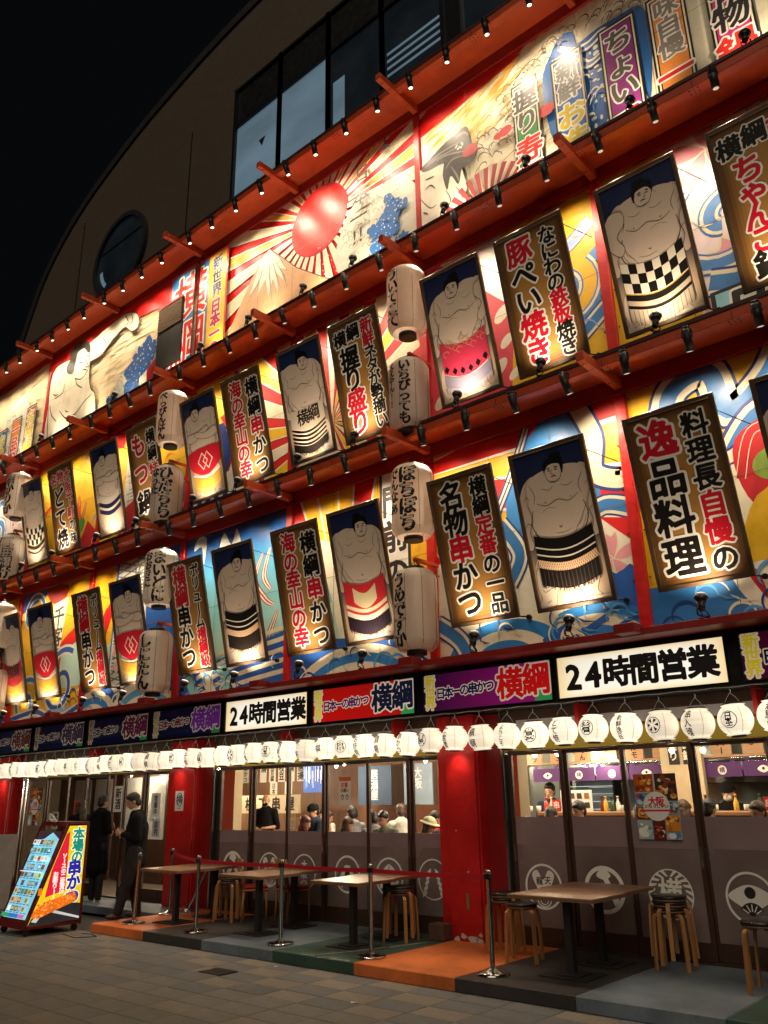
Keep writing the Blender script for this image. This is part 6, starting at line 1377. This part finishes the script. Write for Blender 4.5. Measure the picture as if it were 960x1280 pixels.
seated('diner with brown hair low in the fourth glass door', -10.95, 1.45, 1.43, (.8, .6), HAIRN, BLKC, 'bob', .12)
seated('black haired diner with head turned away, fifth glass door left side', -10.25, 1.6, 1.54, (-1, .3), HAIRB, GRYC, 'short', .12)
seated('diner in grey green shirt looking down, fifth glass door', -9.85, 1.5, 1.54, (.2, -1), HAIRB, GRNC, 'short', .22)
seated('diner in white shirt seen from behind, fifth glass door right side', -10.1, 2.1, 1.64, (-.8, .8), HAIRN, WHC, 'short', .1)
seated('diner wearing a wide cream bucket hat next to the red pillar', -9.10, 1.4, 1.44, (.8, .2), HAIRN, BLKC, 'bob', .15, hat=(CRC, True))
seated('diner in bright red hooded top next to the red pillar', -9.45, 2.1, 1.52, (.4, .8), HAIRB, REDC, 'short', .1, hood=True)
seated('standing waiter in black facing left, beside the red pillar window', -9.45, 2.8, 1.86, (-1, -.1), HAIRB, BLKC, 'short', .04, stand=True, arms='fold', apron=True)
seated('kitchen staff in dark blue shirt at the left end of the counter', -7.9+.45, 2.75, 1.93, (.2, -1), HAIRB, NAVC, 'short', .05, stand=True, arms='fold', apron=True)
seated('dark haired customer low behind the second right hand door', -6.12, 1.45, 1.66, (-.3, -1), HAIRB, BLKC, 'short', .16)
seated('cook in black cap and white mask bending over behind the counter', -4.48, 2.55, 1.87, (.1, -1), HAIRB, BLKC, 'short', .14, stand=True, hat=(BLKC, False), mask=WHC, arms='table')
seated('customer with dark hair behind the wide double door frame', -4.40, 1.35, 1.66, (.2, 1), HAIRB, BLKC, 'short', .1)
seated('customer with brown hair partly hidden by the food poster', -4.85, 1.6, 1.65, (.3, 1), HAIRN, TNC, 'bob', .1)
seated('customer at the right edge of the photo seen through the fourth door', -3.72, 1.5, 1.63, (-.4, -1), HAIRN, GRYC, 'short', .12)
for (lb_, x, y, z, f_, hm_, cm_, hk_) in (('diner in pale shirt with long hair behind the first dining room table', -12.6, 2.6, 1.52, (.6, .8), HAIRN, TNC, 'long'), ('diner in black with short hair at the back between two cloth panels', -11.9, 2.9, 1.58, (-.5, -1), HAIRB, BLKC, 'short'), ('diner in navy top half hidden by the red hooded diner', -9.0, 2.0, 1.50, (-.6, .6), HAIRB, NAVC, 'bob'), ('diner in white at the very back near the hanging blue cloth', -12.9, 3.0, 1.56, (.4, -1), HAIRB, WHC, 'short'), ('customer in grey with black hair at the counter left of the menu stand', -6.75, 1.4, 1.58, (.1, 1), HAIRB, GRYC, 'short'), ('customer in red top at the counter behind the third right hand door', -5.35, 1.35, 1.60, (.2, 1), HAIRB, REDC, 'bob')):
    seated(lb_, x, y, z, f_, hm_, cm_, hk_, .12)
# ---- people outside
SUIT = mat('suit_cloth', (.008, .008, .010), .85, var=.3, scale=6, bump=.9, bscale=9, spec=.15); TROU = mat('trouser_cloth', (.028, .025, .024), .85, var=.3, scale=6, bump=.9, bscale=9, spec=.15); SHOE = mat('shoe_leather', (.035, .015, .009), .3, var=.2)
def man():
    t = empty('person', (-12.80, -1.50, .13), .92); tag(t, 'man in dark suit looking at his phone beside the sandwich board', 'person')
    S = 1.07; V = lambda x, y, z: Vector((x*S, y*S, z*S))        # faces -x
    cp = Caps(); hc = V(-.06, 0, 1.64); P, rot = face(cp, hc, (-1, -.12, -.38), s=S)
    hip = V(.03, 0, .93); che = V(.03, 0, 1.25); sho = V(.02, 0, 1.43)
    cp.chain([hip, che, sho], [.14*S, .15*S, .11*S]); cp.chain([V(.02, 0, 1.42), V(-.01, 0, 1.53), V(-.045, 0, 1.60)], [.065*S, .055*S, .055*S])
    legs = [([V(.03, -.09, .92), V(-.06, -.12, .50), V(-.16, -.13, .08)]), ([V(.04, .09, .92), V(.03, .10, .50), V(.10, .10, .08)])]
    for l in legs: cp.chain(l, [.095*S, .065*S, .042*S])
    arms = [([V(.03, -.20, 1.40), V(.06, -.22, 1.12), V(-.20, -.09, 1.18)]), ([V(.03, .20, 1.40), V(.05, .22, 1.12), V(-.19, .08, 1.20)])]
    for a, sd in zip(arms, (1, -1)): cp.chain(a, [.055*S, .042*S, .030*S]); hand(cp, a[2], (-.8, .3*sd, .45), (0, sd*1.0, .2), sd, S*.95)
    cp.build('body', SKIN, t, .009); eyes(P, rot, t, S); hair(P, rot, t, HAIRB, 'tuft', S)
    c = Caps(); c.chain([V(.035, 0, .80), V(.035, 0, 1.05), che, sho], [.165*S, .155*S, .175*S, .125*S]); c.chain([V(.03, -.19, 1.405), sho, V(.03, .19, 1.405)], [.078*S, .10*S, .078*S])
    for a in arms: c.chain([a[0], a[1], a[1]+(a[2]-a[1])*.86], [.076*S, .062*S, .046*S])
    c.build('jacket', SUIT, t, .012, 5)
    c = Caps(); c.e(V(-.005, 0, 1.525), .082*S, (1, 1, .42)); c.build('shirt_collar', WHC, t, .009, 2)
    c = Caps()
    for l in legs: c.chain([l[0], l[1], l[1]+(l[2]-l[1])*.93], [.118*S, .088*S, .068*S])
    c.c(V(.03, -.05, .90), V(.03, .05, .90), .13*S, .13*S); c.build('trousers', TROU, t, .012, 5)
    for l in legs:
        a = l[2]; c = Caps(); c.e(Vector((a.x-.055, a.y, .045)), .06, (2.3, .82, .72)); c.e(Vector((a.x+.02, a.y, .07)), .055, (1.0, .85, 1.1)); c.build('shoe', SHOE, t, .010, 3)
    MB().box(-.012, .004, -.038, .038, -.075, .075, .004).build('phone', mat('phone_red', (.16, .01, .012), .25), t, V(-.315, 0, 1.28)).rotation_euler = (0, -.35, 0)
man()
def outsider(x, y, zh, label, hm, cm, hk, long_coat=False, f=(-.2, 1)):
    t = seated(label, x, y, zh, f, hm, cm, hk, .02, stand=True, arms='fold', vox=.013, group='people outside by the left doors')
    if long_coat:
        H = zh-.10; c = Caps(); c.chain([(0, 0, H-.55), (0, 0, H-1.15)], [.17, .205]); c.build('coat_skirt', cm, t, .014, 4)
    return t
outsider(-15.45, -.55, 1.88, 'person with short black hair in a long black coat seen from behind', HAIRB, BLKC, 'short', True)
outsider(-16.55, -.35, 1.80, 'woman with long brown hair in dark top facing left', HAIRN, BLKC, 'long', False, (-1, .2))

# ================================================================== TABLES, STOOLS, BARRIER
TOP = mat('table_top_wood', (.30, .17, .095), .40, grime=.25, var=.16, scale=2.2, stretch=(1.2, 14, 14), bump=.08); EDGE = mat('table_edge', (.20, .105, .055), .5, stretch=(1, 10, 10)); CASTI = mat('cast_iron', (.018, .017, .016), .6, bump=.5, bscale=70)
def table(x, y, w, d, label):
    t = empty('table', (x, y, .132)); tag(t, label, 'table', 'wooden tables on the platform')
    MB().box(-w/2, w/2, -d/2, d/2, .752, .768, .002).build('table_top', TOP, t); MB().box(-w/2+.002, w/2-.002, -d/2+.002, d/2-.002, .728, .751).build('edge_band', EDGE, t)
    MB().box(-.038, .038, -.038, .038, .026, .727).build('column', CASTI, t); MB().box(-.27, .27, -.23, .23, 0, .012, .004).box(-.15, .15, -.13, .13, .012, .026, .008).build('foot_plate', CASTI, t); MB().box(-.2, .2, -.16, .16, .716, .727).build('top_bracket', CASTI, t)
    return t
for x, w, nm in ((-4.92, 1.0, 'rightmost pair, dark topped'), (-8.0, .82, 'pair right of the centre stanchion'), (-9.82, .92, 'pair by the two red chairs'), (-11.75, .98, 'leftmost pair before the left red pillar')):
    table(x, -1.36, w, .745, 'street side table of the '+nm); table(x-(.05 if w > .95 else .1), -.60, w, .745, 'door side table of the '+nm)
LEGW = mat('bent_beech', (.42, .20, .07), .35, var=.14, scale=4, stretch=(8, 8, 1)); SEAT = mat('black_leather', (.018, .014, .013), .28, var=.2, bump=.25, bscale=12)
def stool_proto():
    t = empty('stool', (0, 0, 0)); h = .60
    MB().lathe([(.0, h-.055), (.165, h-.055), (.172, h-.050), (.172, h-.038), (.165, h-.036)], n=28, cap=False).build('seat_ring', EDGE, t)
    MB().lathe([(.163, h-.036), (.178, h-.028), (.180, h-.012), (.168, h-.002), (.14, h+.003), (0, h+.004)], n=28, cap=False).build('seat', SEAT, t)
    for k in range(4):
        a = math.pi/4+k*math.pi/2; c, s_ = math.cos(a), math.sin(a); mb = MB(); pr_ = [(.06, h-.070), (.15, h-.070), (.185, h-.078), (.205, h-.10), (.212, h-.14), (.222, .30), (.232, 0)]
        ax, bx = Vector((c, s_, 0)), Vector((-s_, c, 0)); ring_ = []
        for i, (r_, z_) in enumerate(pr_):
            p0 = Vector((*pr_[max(0, i-1)], 0)); p1 = Vector((*pr_[min(len(pr_)-1, i+1)], 0)); d_ = (p1-p0).normalized(); n_ = Vector((-d_.y, d_.x))
            ring_.append([mb.b.verts.new(ax*(r_+n_.x*u)+bx*v+Vector((0, 0, z_+n_.y*u))) for u, v in ((-.011, -.021), (.011, -.021), (.011, .021), (-.011, .021))])
        for q, w_ in zip(ring_, ring_[1:]):
            for j in range(4): mb.b.faces.new((q[j], q[(j+1) % 4], w_[(j+1) % 4], w_[j]))
        mb.b.faces.new(ring_[0]); mb.b.faces.new(list(reversed(ring_[-1]))); mb.build('leg', LEGW, t)
    return t
proto = None
for x, y, z, rz, lb in ((-7.78, -.70, 0, .2, 'lower stool of the stack of two left of the centre pillar'), (-7.78, -.70, .055, .62, 'upper stool of the stack of two left of the centre pillar'), (-6.22, -.62, 0, .1, 'lower stool against the centre pillar right side'), (-6.22, -.62, .055, .5, 'upper stool against the centre pillar right side'), (-5.73, -.98, 0, .35, 'single stool tucked left of the rightmost tables'), (-4.22, -.42, 0, .15, 'bottom stool of the stack of three before the rope crest door'), (-4.22, -.42, .055, .6, 'middle stool of the stack of three before the rope crest door'), (-4.22, -.42, .11, 1.1, 'top stool of the stack of three before the rope crest door'), (-3.10, -.98, 0, .3, 'lower stool at the right edge of the photo'), (-3.02, -.78, .055 if False else 0, .8, 'stool behind the one at the right edge of the photo'), (-11.15, -.82, 0, .3, 'lower stool of the pair between the left tables'), (-11.15, -.82, .055, .7, 'upper stool of the pair between the left tables')):
    if proto is None: proto = stool_proto(); o = proto
    else: o = copy_tree(proto)
    o.location = (x, y, .132+z); o.rotation_euler.z = rz; tag(o, lb, 'stool', 'round stools with bent wooden legs')
REDS = mat('red_seat_pad', (.42, .02, .015), .5, bump=.2)
def chair(x, y, rz, lb):
    t = empty('chair', (x, y, .132), rz, lb, 'chair', 'wooden chairs with red seats')
    MB().box(-.21, .21, -.2, .2, .42, .45, .01).build('seat_frame', LEGW, t); MB().box(-.2, .2, -.19, .19, .452, .50, .018).build('seat', REDS, t)
    for sx in (-1, 1):
        MB().cyl((sx*.19, -.18, 0), (sx*.18, -.17, .42), .016, .019, n=10).build('leg', LEGW, t); MB().tube([(sx*.19, .20, 0), (sx*.18, .18, .45), (sx*.17, .23, .88)], .018, 10).build('leg', LEGW, t)
    MB().box(-.165, .165, .205, .225, .74, .88, .006).build('backrest', LEGW, t); MB().box(-.165, .165, .195, .212, .58, .62, .004).build('back_rail', LEGW, t)
    return t
chair(-10.95, -.50, 2.6, 'red seated wooden chair left of the near left tables'); chair(-10.35, -.22, 2.9, 'red seated wooden chair close to the doors by the near left tables')
def stanchion(x, y, lb, tilt=(0, 0), h=1.0, dome=False):
    t = empty('stanchion', (x, y, .132)); t.rotation_euler = (tilt[1], tilt[0], 0); tag(t, lb, 'stanchion', 'steel belt barrier posts')
    prof = [(.165, 0), (.172, .006), (.172, .018), (.160, .024), (.09, .034), (.04, .050), (.028, .06)] if not dome else [(.175, 0), (.178, .008), (.13, .028), (.06, .052), (.034, .07)]
    MB().lathe(prof, n=36).build('base', CHROME, t); MB().lathe([(.026, .055), (.026, h-.07), (.030, h-.07), (.030, h-.01), (.026, h)], n=20).build('post', STEEL, t)
    MB().box(-.034, .034, -.034, .034, h-.095, h-.035, .006).build('belt_head', BLACKM, t); return t
ST = [(-5.60, 'steel barrier post before the centre red pillar, right end of the belt', (0, 0), True), (-7.30, 'steel barrier post in the middle, in front of the two stool stack', (0, 0), False), (-8.87, 'steel barrier post between the middle tables', (0, 0), False), (-10.65, 'steel barrier post by the left tables, street side', (0, 0), False), (-12.2, 'slightly tilted barrier post beside the standing man', (.05, 0), False)]
for x, lb, tl, dm in ST: stanchion(x, -1.80, lb, tl, dome=dm)
stanchion(-12.65, -.84, 'barrier post behind the leftmost tables near the red pillar'); stanchion(-12.6, -.52, 'strongly leaning barrier post before the middle left pillar', (.62, 0)); stanchion(-2.45, -1.78, 'low chrome based post at the lower right corner')
BELT = mat('red_belt', (.55, .008, .02), .6, var=.08)
pts = [(-12.65, -.84), (-10.65, -1.80), (-8.87, -1.80), (-7.30, -1.80), (-5.60, -1.80)]
seg = ['from the back post past the left pillar', 'between the left tables', 'across the middle tables', 'reaching the post before the centre pillar']
for k in range(4):
    (xa, ya), (xb, yb) = pts[k], pts[k+1]; d = Vector((xb-xa, yb-ya, 0)).normalized()*.04; mb = MB(); n = 14; vs = []
    for i in range(n+1):
        u = i/n; s_ = .012*4*u*(1-u); x, y = xa+d.x+(xb-xa-2*d.x)*u, ya+d.y+(yb-ya-2*d.y)*u
        vs.append([mb.b.verts.new((x, y-q*.0015, 1.062+e-s_)) for q, e in ((1, -.024), (1, .024), (-1, .024), (-1, -.024))])
    for a, b_ in zip(vs, vs[1:]):
        for j in range(4): mb.b.faces.new((a[j], a[(j+1) % 4], b_[(j+1) % 4], b_[j]))
    mb.b.faces.new(vs[0]); mb.b.faces.new(list(reversed(vs[-1])))
    tag(mb.build('barrier_belt', BELT), 'red barrier belt '+seg[k], 'barrier belt')
tag(MB().tube([(-7.9, -2.12, .134), (-7.55, -1.2, .136), (-7.35, -.5, .136)], .012, 6).build('floor_cable_cover', mat('grey_rubber', (.2, .18, .16), .7)), 'grey cable cover lying across the orange platform panel', 'cable cover')
# ================================================================== SANDWICH BOARD
ab = empty('sandwich_board', (-13.18, -2.70, 0), -.03); tag(ab, 'lit wheeled red sandwich board with menu face and fried skewer picture', 'sandwich board')
MAR = mat('maroon_metal', (.16, .012, .012), .4, var=.1)
w, H, z0 = .86, 1.50, .10; yF, yB, yT = -.35, .58, .20
sl = lambda z: yF+(yT-yF)*(z-z0)/(H)
f_ = .035
fr = MB()
def bar(a, b, r): fr.cyl(a, b, r, n=4)
for sx in (0, -w):
    fr = MB()
    prof = [(yF, z0), (yB, z0), (yB, z0+H), (yT, z0+H)]
    for a, b in zip(prof, prof[1:]+prof[:1]):
        d = (Vector((0, b[0]-a[0], b[1]-a[1]))).normalized(); n_ = Vector((0, -d.z, d.y))*f_
        v = [fr.b.verts.new(Vector((sx+s_, p_[0], p_[1]))+q) for s_ in (-.02, .004) for p_, q in ((a, Vector()), (b, Vector()), (b, n_), (a, n_))]
        for q in ((0, 1, 2, 3), (7, 6, 5, 4), (0, 4, 5, 1), (1, 5, 6, 2), (2, 6, 7, 3), (3, 7, 4, 0)): fr.b.faces.new([v[i] for i in q])
    fr.build('side_frame', MAR, ab)
mb = MB()
def slab(za, zb_, th, xa=-w+.02, xb=-.02):
    v = [mb.b.verts.new((x, sl(z)+y, z)) for x in (xa, xb) for z in (za, zb_) for y in (.0, th)]
    for q in ((0, 1, 3, 2), (4, 6, 7, 5), (0, 4, 5, 1), (2, 3, 7, 6), (0, 2, 6, 4), (1, 5, 7, 3)): mb.b.faces.new([v[i] for i in q])
slab(z0, z0+.13, .03); slab(z0+H-.06, z0+H, .03); slab(z0+.13, z0+H-.06, .03, -w+.02, -w+.05); slab(z0+.13, z0+H-.06, .03, -.05, -.02)
mb.build('front_frame', MAR, ab); MB().box(-w+.02, -.02, yT, yB, z0+H-.02, z0+H).box(-w+.02, -.02, yF+.05, yB, z0, z0+.02).box(-w+.02, -.02, yB-.02, yB, z0+.02, z0+H-.02).build('casing', MAR, ab)
p = Pr(eps=.0003); mw = w/2-.05; mh = H-.19
p.rect(-mw, mw, 0, mh, '#3c2c34'); p.poly([(-mw, 0), (mw, 0), (mw, mh-.12), (.1, mh-.02), (-.1, mh-.12), (-mw, mh-.16)], '#8ed4ea'); rg = random.Random(9)
for r_ in range(9):
    for c_ in range(6):
        x = -mw+.03+c_*.118; z = .10+r_*.125
        if rg.random() < .82: p.rect(x, x+.10, z, z+.075, rg.choice(['#3a8c9c', '#c89450', '#e8f2f0', '#7a5a3c', '#4c9cc8', '#b8c87c', '#2c5c7c'])); p.poly(ell(x+.05, z+.04, .034, .024, 10), rg.choice(['#e0c080', '#8a4a2c', '#f0f4f0', '#5c8c4c']))
        p.rect(x, x+.085, z-.022, z-.012, '#20405c')
p.rect(-mw, mw, .02, .075, '#3ca060'); p.rect(-mw+.25, mw, .02, .075, '#3a74d0'); p.rect(mw-.2, mw, .02, .075, '#d070c0'); p.rect(-mw, mw, mh*.52, mh*.53, '#eef6fa')
th = math.atan2(yT-yF, H)
p.build('menu_face', mat('lit_menu', attr=True, rough=.2, emit=.6), ab, fn=lambda u, v, l: (-w/2+u, sl(z0+.13+v*math.cos(th)*1.0)-.004-l+.0, z0+.13+v*math.cos(th)))
p = Pr(eps=.0003)   # side face: u = towards the facade, v = up
u0, u1 = yF+.05, yB-.05
quad = [(u0+.02, z0+.06), (u1, z0+.06), (u1, z0+H-.06), (sl(z0+H-.06)+.06, z0+H-.06)]
p.poly(quad, '#e8cc1c'); lft = lambda z: sl(z)+.065
for k in range(9): p.stroke([(u1-.012-.03*k, z0+.10), (u1-.012-.03*k, z0+H-.08 if k < 7 else z0+.9)], .004, '#b8b428')
p.poly([(lft(z0+1.32), z0+1.32), (lft(z0+1.36)+.04, z0+1.36), (.26, z0+.50), (-.06, z0+.42), (lft(z0+.80), z0+.80)], '#d8203c')
p.text(vcol('本場の', .405, z0+1.41, .19, '#10907c', .90)+vcol('串かつ', .385, z0+.93, .23, '#2c22a0', .90), '#f4f8ec', .045, .11)
p.text(vcol('ソースの二度漬け', .20, z0+1.04, .078, '#fbf4ec', .95)+vcol('お断り!!', .08, z0+.78, .085, '#fbf4ec', .95), None, .05)
p.poly([(u0+.02, z0+.06), (u0+.10, z0+.22), (-.05, z0+.36), (u1, z0+.30), (u1, z0+.06)], '#26282a'); p.poly([(u0+.06, z0+.10), (u0+.24, z0+.30), (u0+.30, z0+.30), (u0+.14, z0+.08)], '#c8ccc8'); p.poly([(.08, z0+.20), (u1, z0+.08), (u1, z0+.11), (.12, z0+.23)], '#c8ccc8')
p.poly(spl([(-.24, z0+.16), (-.20, z0+.26), (-.05, z0+.34), (.20, z0+.42), (.42, z0+.44), (.44, z0+.34), (.22, z0+.26), (.02, z0+.19), (-.14, z0+.14)], 5), '#e0701c'); rg = random.Random(4)
for k in range(150):
    x, z = rg.uniform(-.2, .42), 0; z = z0+.23+(x+.2)*.34+rg.uniform(-.095, .095); p.poly(ell(x, z, rg.uniform(.006, .022), rg.uniform(.005, .014), 6, rot=k), rg.choice(['#f09a34', '#c8541a', '#f4b860', '#e07828']))
p.rect(-.20, -.14, z0+.46, z0+.56, '#d87a20')
p.build('side_picture', mat('lit_side', attr=True, rough=.2, emit=.65), ab, fn=lambda u, v, l: (.002+l, u, v))
for sx in (-.06, -w+.06):
    for yy in (yF+.08, yB-.08): MB().cyl((sx-.02, yy, .05), (sx+.02, yy, .05), .048, n=16).box(sx-.026, sx+.026, yy-.02, yy+.02, .06, .10).build('wheel', BLACKM, ab)
MB().tube([(-.2, .1, z0+H), (-.22, .05, z0+H+.09), (-.30, .04, z0+H+.12), (-.36, .06, z0+H+.05), (-.3, .1, z0+H+.02)], .018, 8).build('top_lamp', WHITEP, ab)
tag(MB().tube([(-13.0, -2.5, .006), (-12.5, -2.6, .006), (-12.3, -2.35, .008), (-12.6, -2.25, .006), (-12.8, -2.3, .006)], .006, 6).build('power_cable', CORD), 'loop of black cable on the ground behind the sandwich board', 'cable')
lb = empty('folded_board', (-17.2, -1.9, 0)); tag(lb, 'folded pale board leaning against the red pillar at the left edge', 'folded board'); M_ = mat('old_board', (.22, .19, .17), .6)
mb = MB().box(-.5, .5, -.02, .02, 0, 1.35, .006).build('board', M_, lb); MB().box(-.30, -.24, -.05, -.021, .1, 1.15).box(.05, .11, -.05, -.021, .1, 1.15).build('strut', STEEL, lb); lb.rotation_euler = (-.22, 0, .9)
# ================================================================== BUILDING BEHIND
TW = empty('rounded_building', (0, 0, 0)); tag(TW, 'tall dark brown tiled building with curved roofline rising behind the restaurant', 'building')
arch = [(-29.2, 13.0), (-28.6, 16.6), (-27.68, 18.98), (-26.6, 20.75), (-24.6, 22.3), (-21.93, 23.4), (-19.5, 24.05), (-16.1, 24.6), (-12.5, 24.75), (-8, 24.5), (-3, 23.2), (1.5, 20.5), (3.4, 17), (4.0, 13.0)]
top = spl(arch, 5, False)
def bmat():
    m = mat('brown_wall_tile', (.13, .085, .055), .6, var=.2, scale=2.5); nt = m.node_tree; N = nt.nodes; L = nt.links; b = N['Principled BSDF']
    tc = N.new('ShaderNodeTexCoord'); mp = N.new('ShaderNodeMapping'); mp.inputs['Rotation'].default_value = (math.radians(90), 0, 0); L.new(tc.outputs['Object'], mp.inputs[0])
    br = N.new('ShaderNodeTexBrick'); br.inputs['Scale'].default_value = 1.0; br.inputs['Brick Width'].default_value = .24; br.inputs['Row Height'].default_value = .075; br.inputs['Mortar Size'].default_value = .006
    br.inputs['Color1'].default_value = (.125, .088, .060, 1); br.inputs['Color2'].default_value = (.110, .078, .052, 1); br.inputs['Mortar'].default_value = (.06, .045, .034, 1); L.new(mp.outputs[0], br.inputs[0]); L.new(br.outputs[0], b.inputs['Base Color'])
    return m
MB().prism([(x, z) for x, z in top], 2.0, 9.0).build('wall', bmat(), TW)
mb = MB(); vs = []
for i, (x, z) in enumerate(top):
    a = top[max(0, i-1)]; c = top[min(len(top)-1, i+1)]; d = Vector((c[0]-a[0], c[1]-a[1])).normalized(); n_ = Vector((-d.y, d.x))
    vs.append([mb.b.verts.new((x+n_.x*u, y, z+n_.y*u)) for u, y in ((-.22, 1.93), (.10, 1.93), (.10, 9.05), (-.22, 9.05))])
for a, b_ in zip(vs, vs[1:]):
    for j in range(4): mb.b.faces.new((a[j], a[(j+1) % 4], b_[(j+1) % 4], b_[j]))
mb.build('roof_rim', mat('roof_rim', (.03, .029, .030), .5), TW)
for x in (-24.2, -17.9, -6): MB().box(x-.02, x+.02, 1.985, 2.0, 14, 21.5).build('joint', BLACKF, TW)
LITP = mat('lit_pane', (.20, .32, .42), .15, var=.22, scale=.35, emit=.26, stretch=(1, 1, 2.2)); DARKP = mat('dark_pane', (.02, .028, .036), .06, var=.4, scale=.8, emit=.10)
BLF = mat('window_aluminium', (.02, .022, .026), .35, metal=.4)
wx = [-15.62, -13.72, -11.86, -10.02, -8.2, -7.75, -5.9, -4.1, -2.3]
WZ0, WZ1, ZM = 15.2, 21.55, 20.15
for i in range(len(wx)-1):
    a, b = wx[i], wx[i+1]
    if b-a < .6: MB().box(a, b, 1.90, 2.0, WZ0, WZ1).build('mullion', BLF, TW); continue
    t = MB().box(a-.05, a+.05, 1.86, 2.0, WZ0, WZ1).box(b-.05, b+.05, 1.86, 2.0, WZ0, WZ1).box(a+.05, b-.05, 1.88, 2.0, WZ1-.08, WZ1).box(a+.05, b-.05, 1.88, 2.0, ZM-.04, ZM+.04).box(a+.05, b-.05, 1.88, 2.0, WZ0, WZ0+.08).build('window', BLF, TW)
    MB().box(a+.05, b-.05, 1.95, 1.98, ZM+.04, WZ1-.08).build('pane', BLACKF, t)
    MB().box(a+.05, b-.05, 1.95, 1.98, WZ0+.08, ZM-.04).build('pane', LITP if i < 2 else DARKP, t)
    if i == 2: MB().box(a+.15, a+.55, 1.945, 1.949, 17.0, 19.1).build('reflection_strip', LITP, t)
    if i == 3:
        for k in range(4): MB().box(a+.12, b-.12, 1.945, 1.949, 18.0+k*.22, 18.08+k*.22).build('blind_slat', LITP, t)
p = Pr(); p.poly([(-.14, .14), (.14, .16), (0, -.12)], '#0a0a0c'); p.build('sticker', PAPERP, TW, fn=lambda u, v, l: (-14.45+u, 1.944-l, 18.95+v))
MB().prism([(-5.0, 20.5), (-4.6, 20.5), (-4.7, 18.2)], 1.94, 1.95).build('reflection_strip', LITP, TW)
rd = MB(); c0 = (-21.45, 18.75); n = 44
def tor(r0, r1, y0, y1):
    q = [[rd.b.verts.new((c0[0]+r*math.cos(a), y, c0[1]+r*math.sin(a))) for r, y in ((r0, y0), (r1, y0), (r1, y1), (r0, y1))] for a in [2*math.pi*i/n for i in range(n)]]
    for i in range(n):
        for j in range(4): rd.b.faces.new((q[i][j], q[(i+1) % n][j], q[(i+1) % n][(j+1) % 4], q[i][(j+1) % 4]))
tor(1.36, 1.52, 1.86, 2.0); t = rd.build('round_window', mat('round_frame', (.05, .052, .056), .35, metal=.3), TW)
MB().prism([(c0[0]+1.36*math.cos(2*math.pi*i/n), c0[1]+1.36*math.sin(2*math.pi*i/n)) for i in range(n)], 1.96, 1.99).build('pane', DARKP, t)
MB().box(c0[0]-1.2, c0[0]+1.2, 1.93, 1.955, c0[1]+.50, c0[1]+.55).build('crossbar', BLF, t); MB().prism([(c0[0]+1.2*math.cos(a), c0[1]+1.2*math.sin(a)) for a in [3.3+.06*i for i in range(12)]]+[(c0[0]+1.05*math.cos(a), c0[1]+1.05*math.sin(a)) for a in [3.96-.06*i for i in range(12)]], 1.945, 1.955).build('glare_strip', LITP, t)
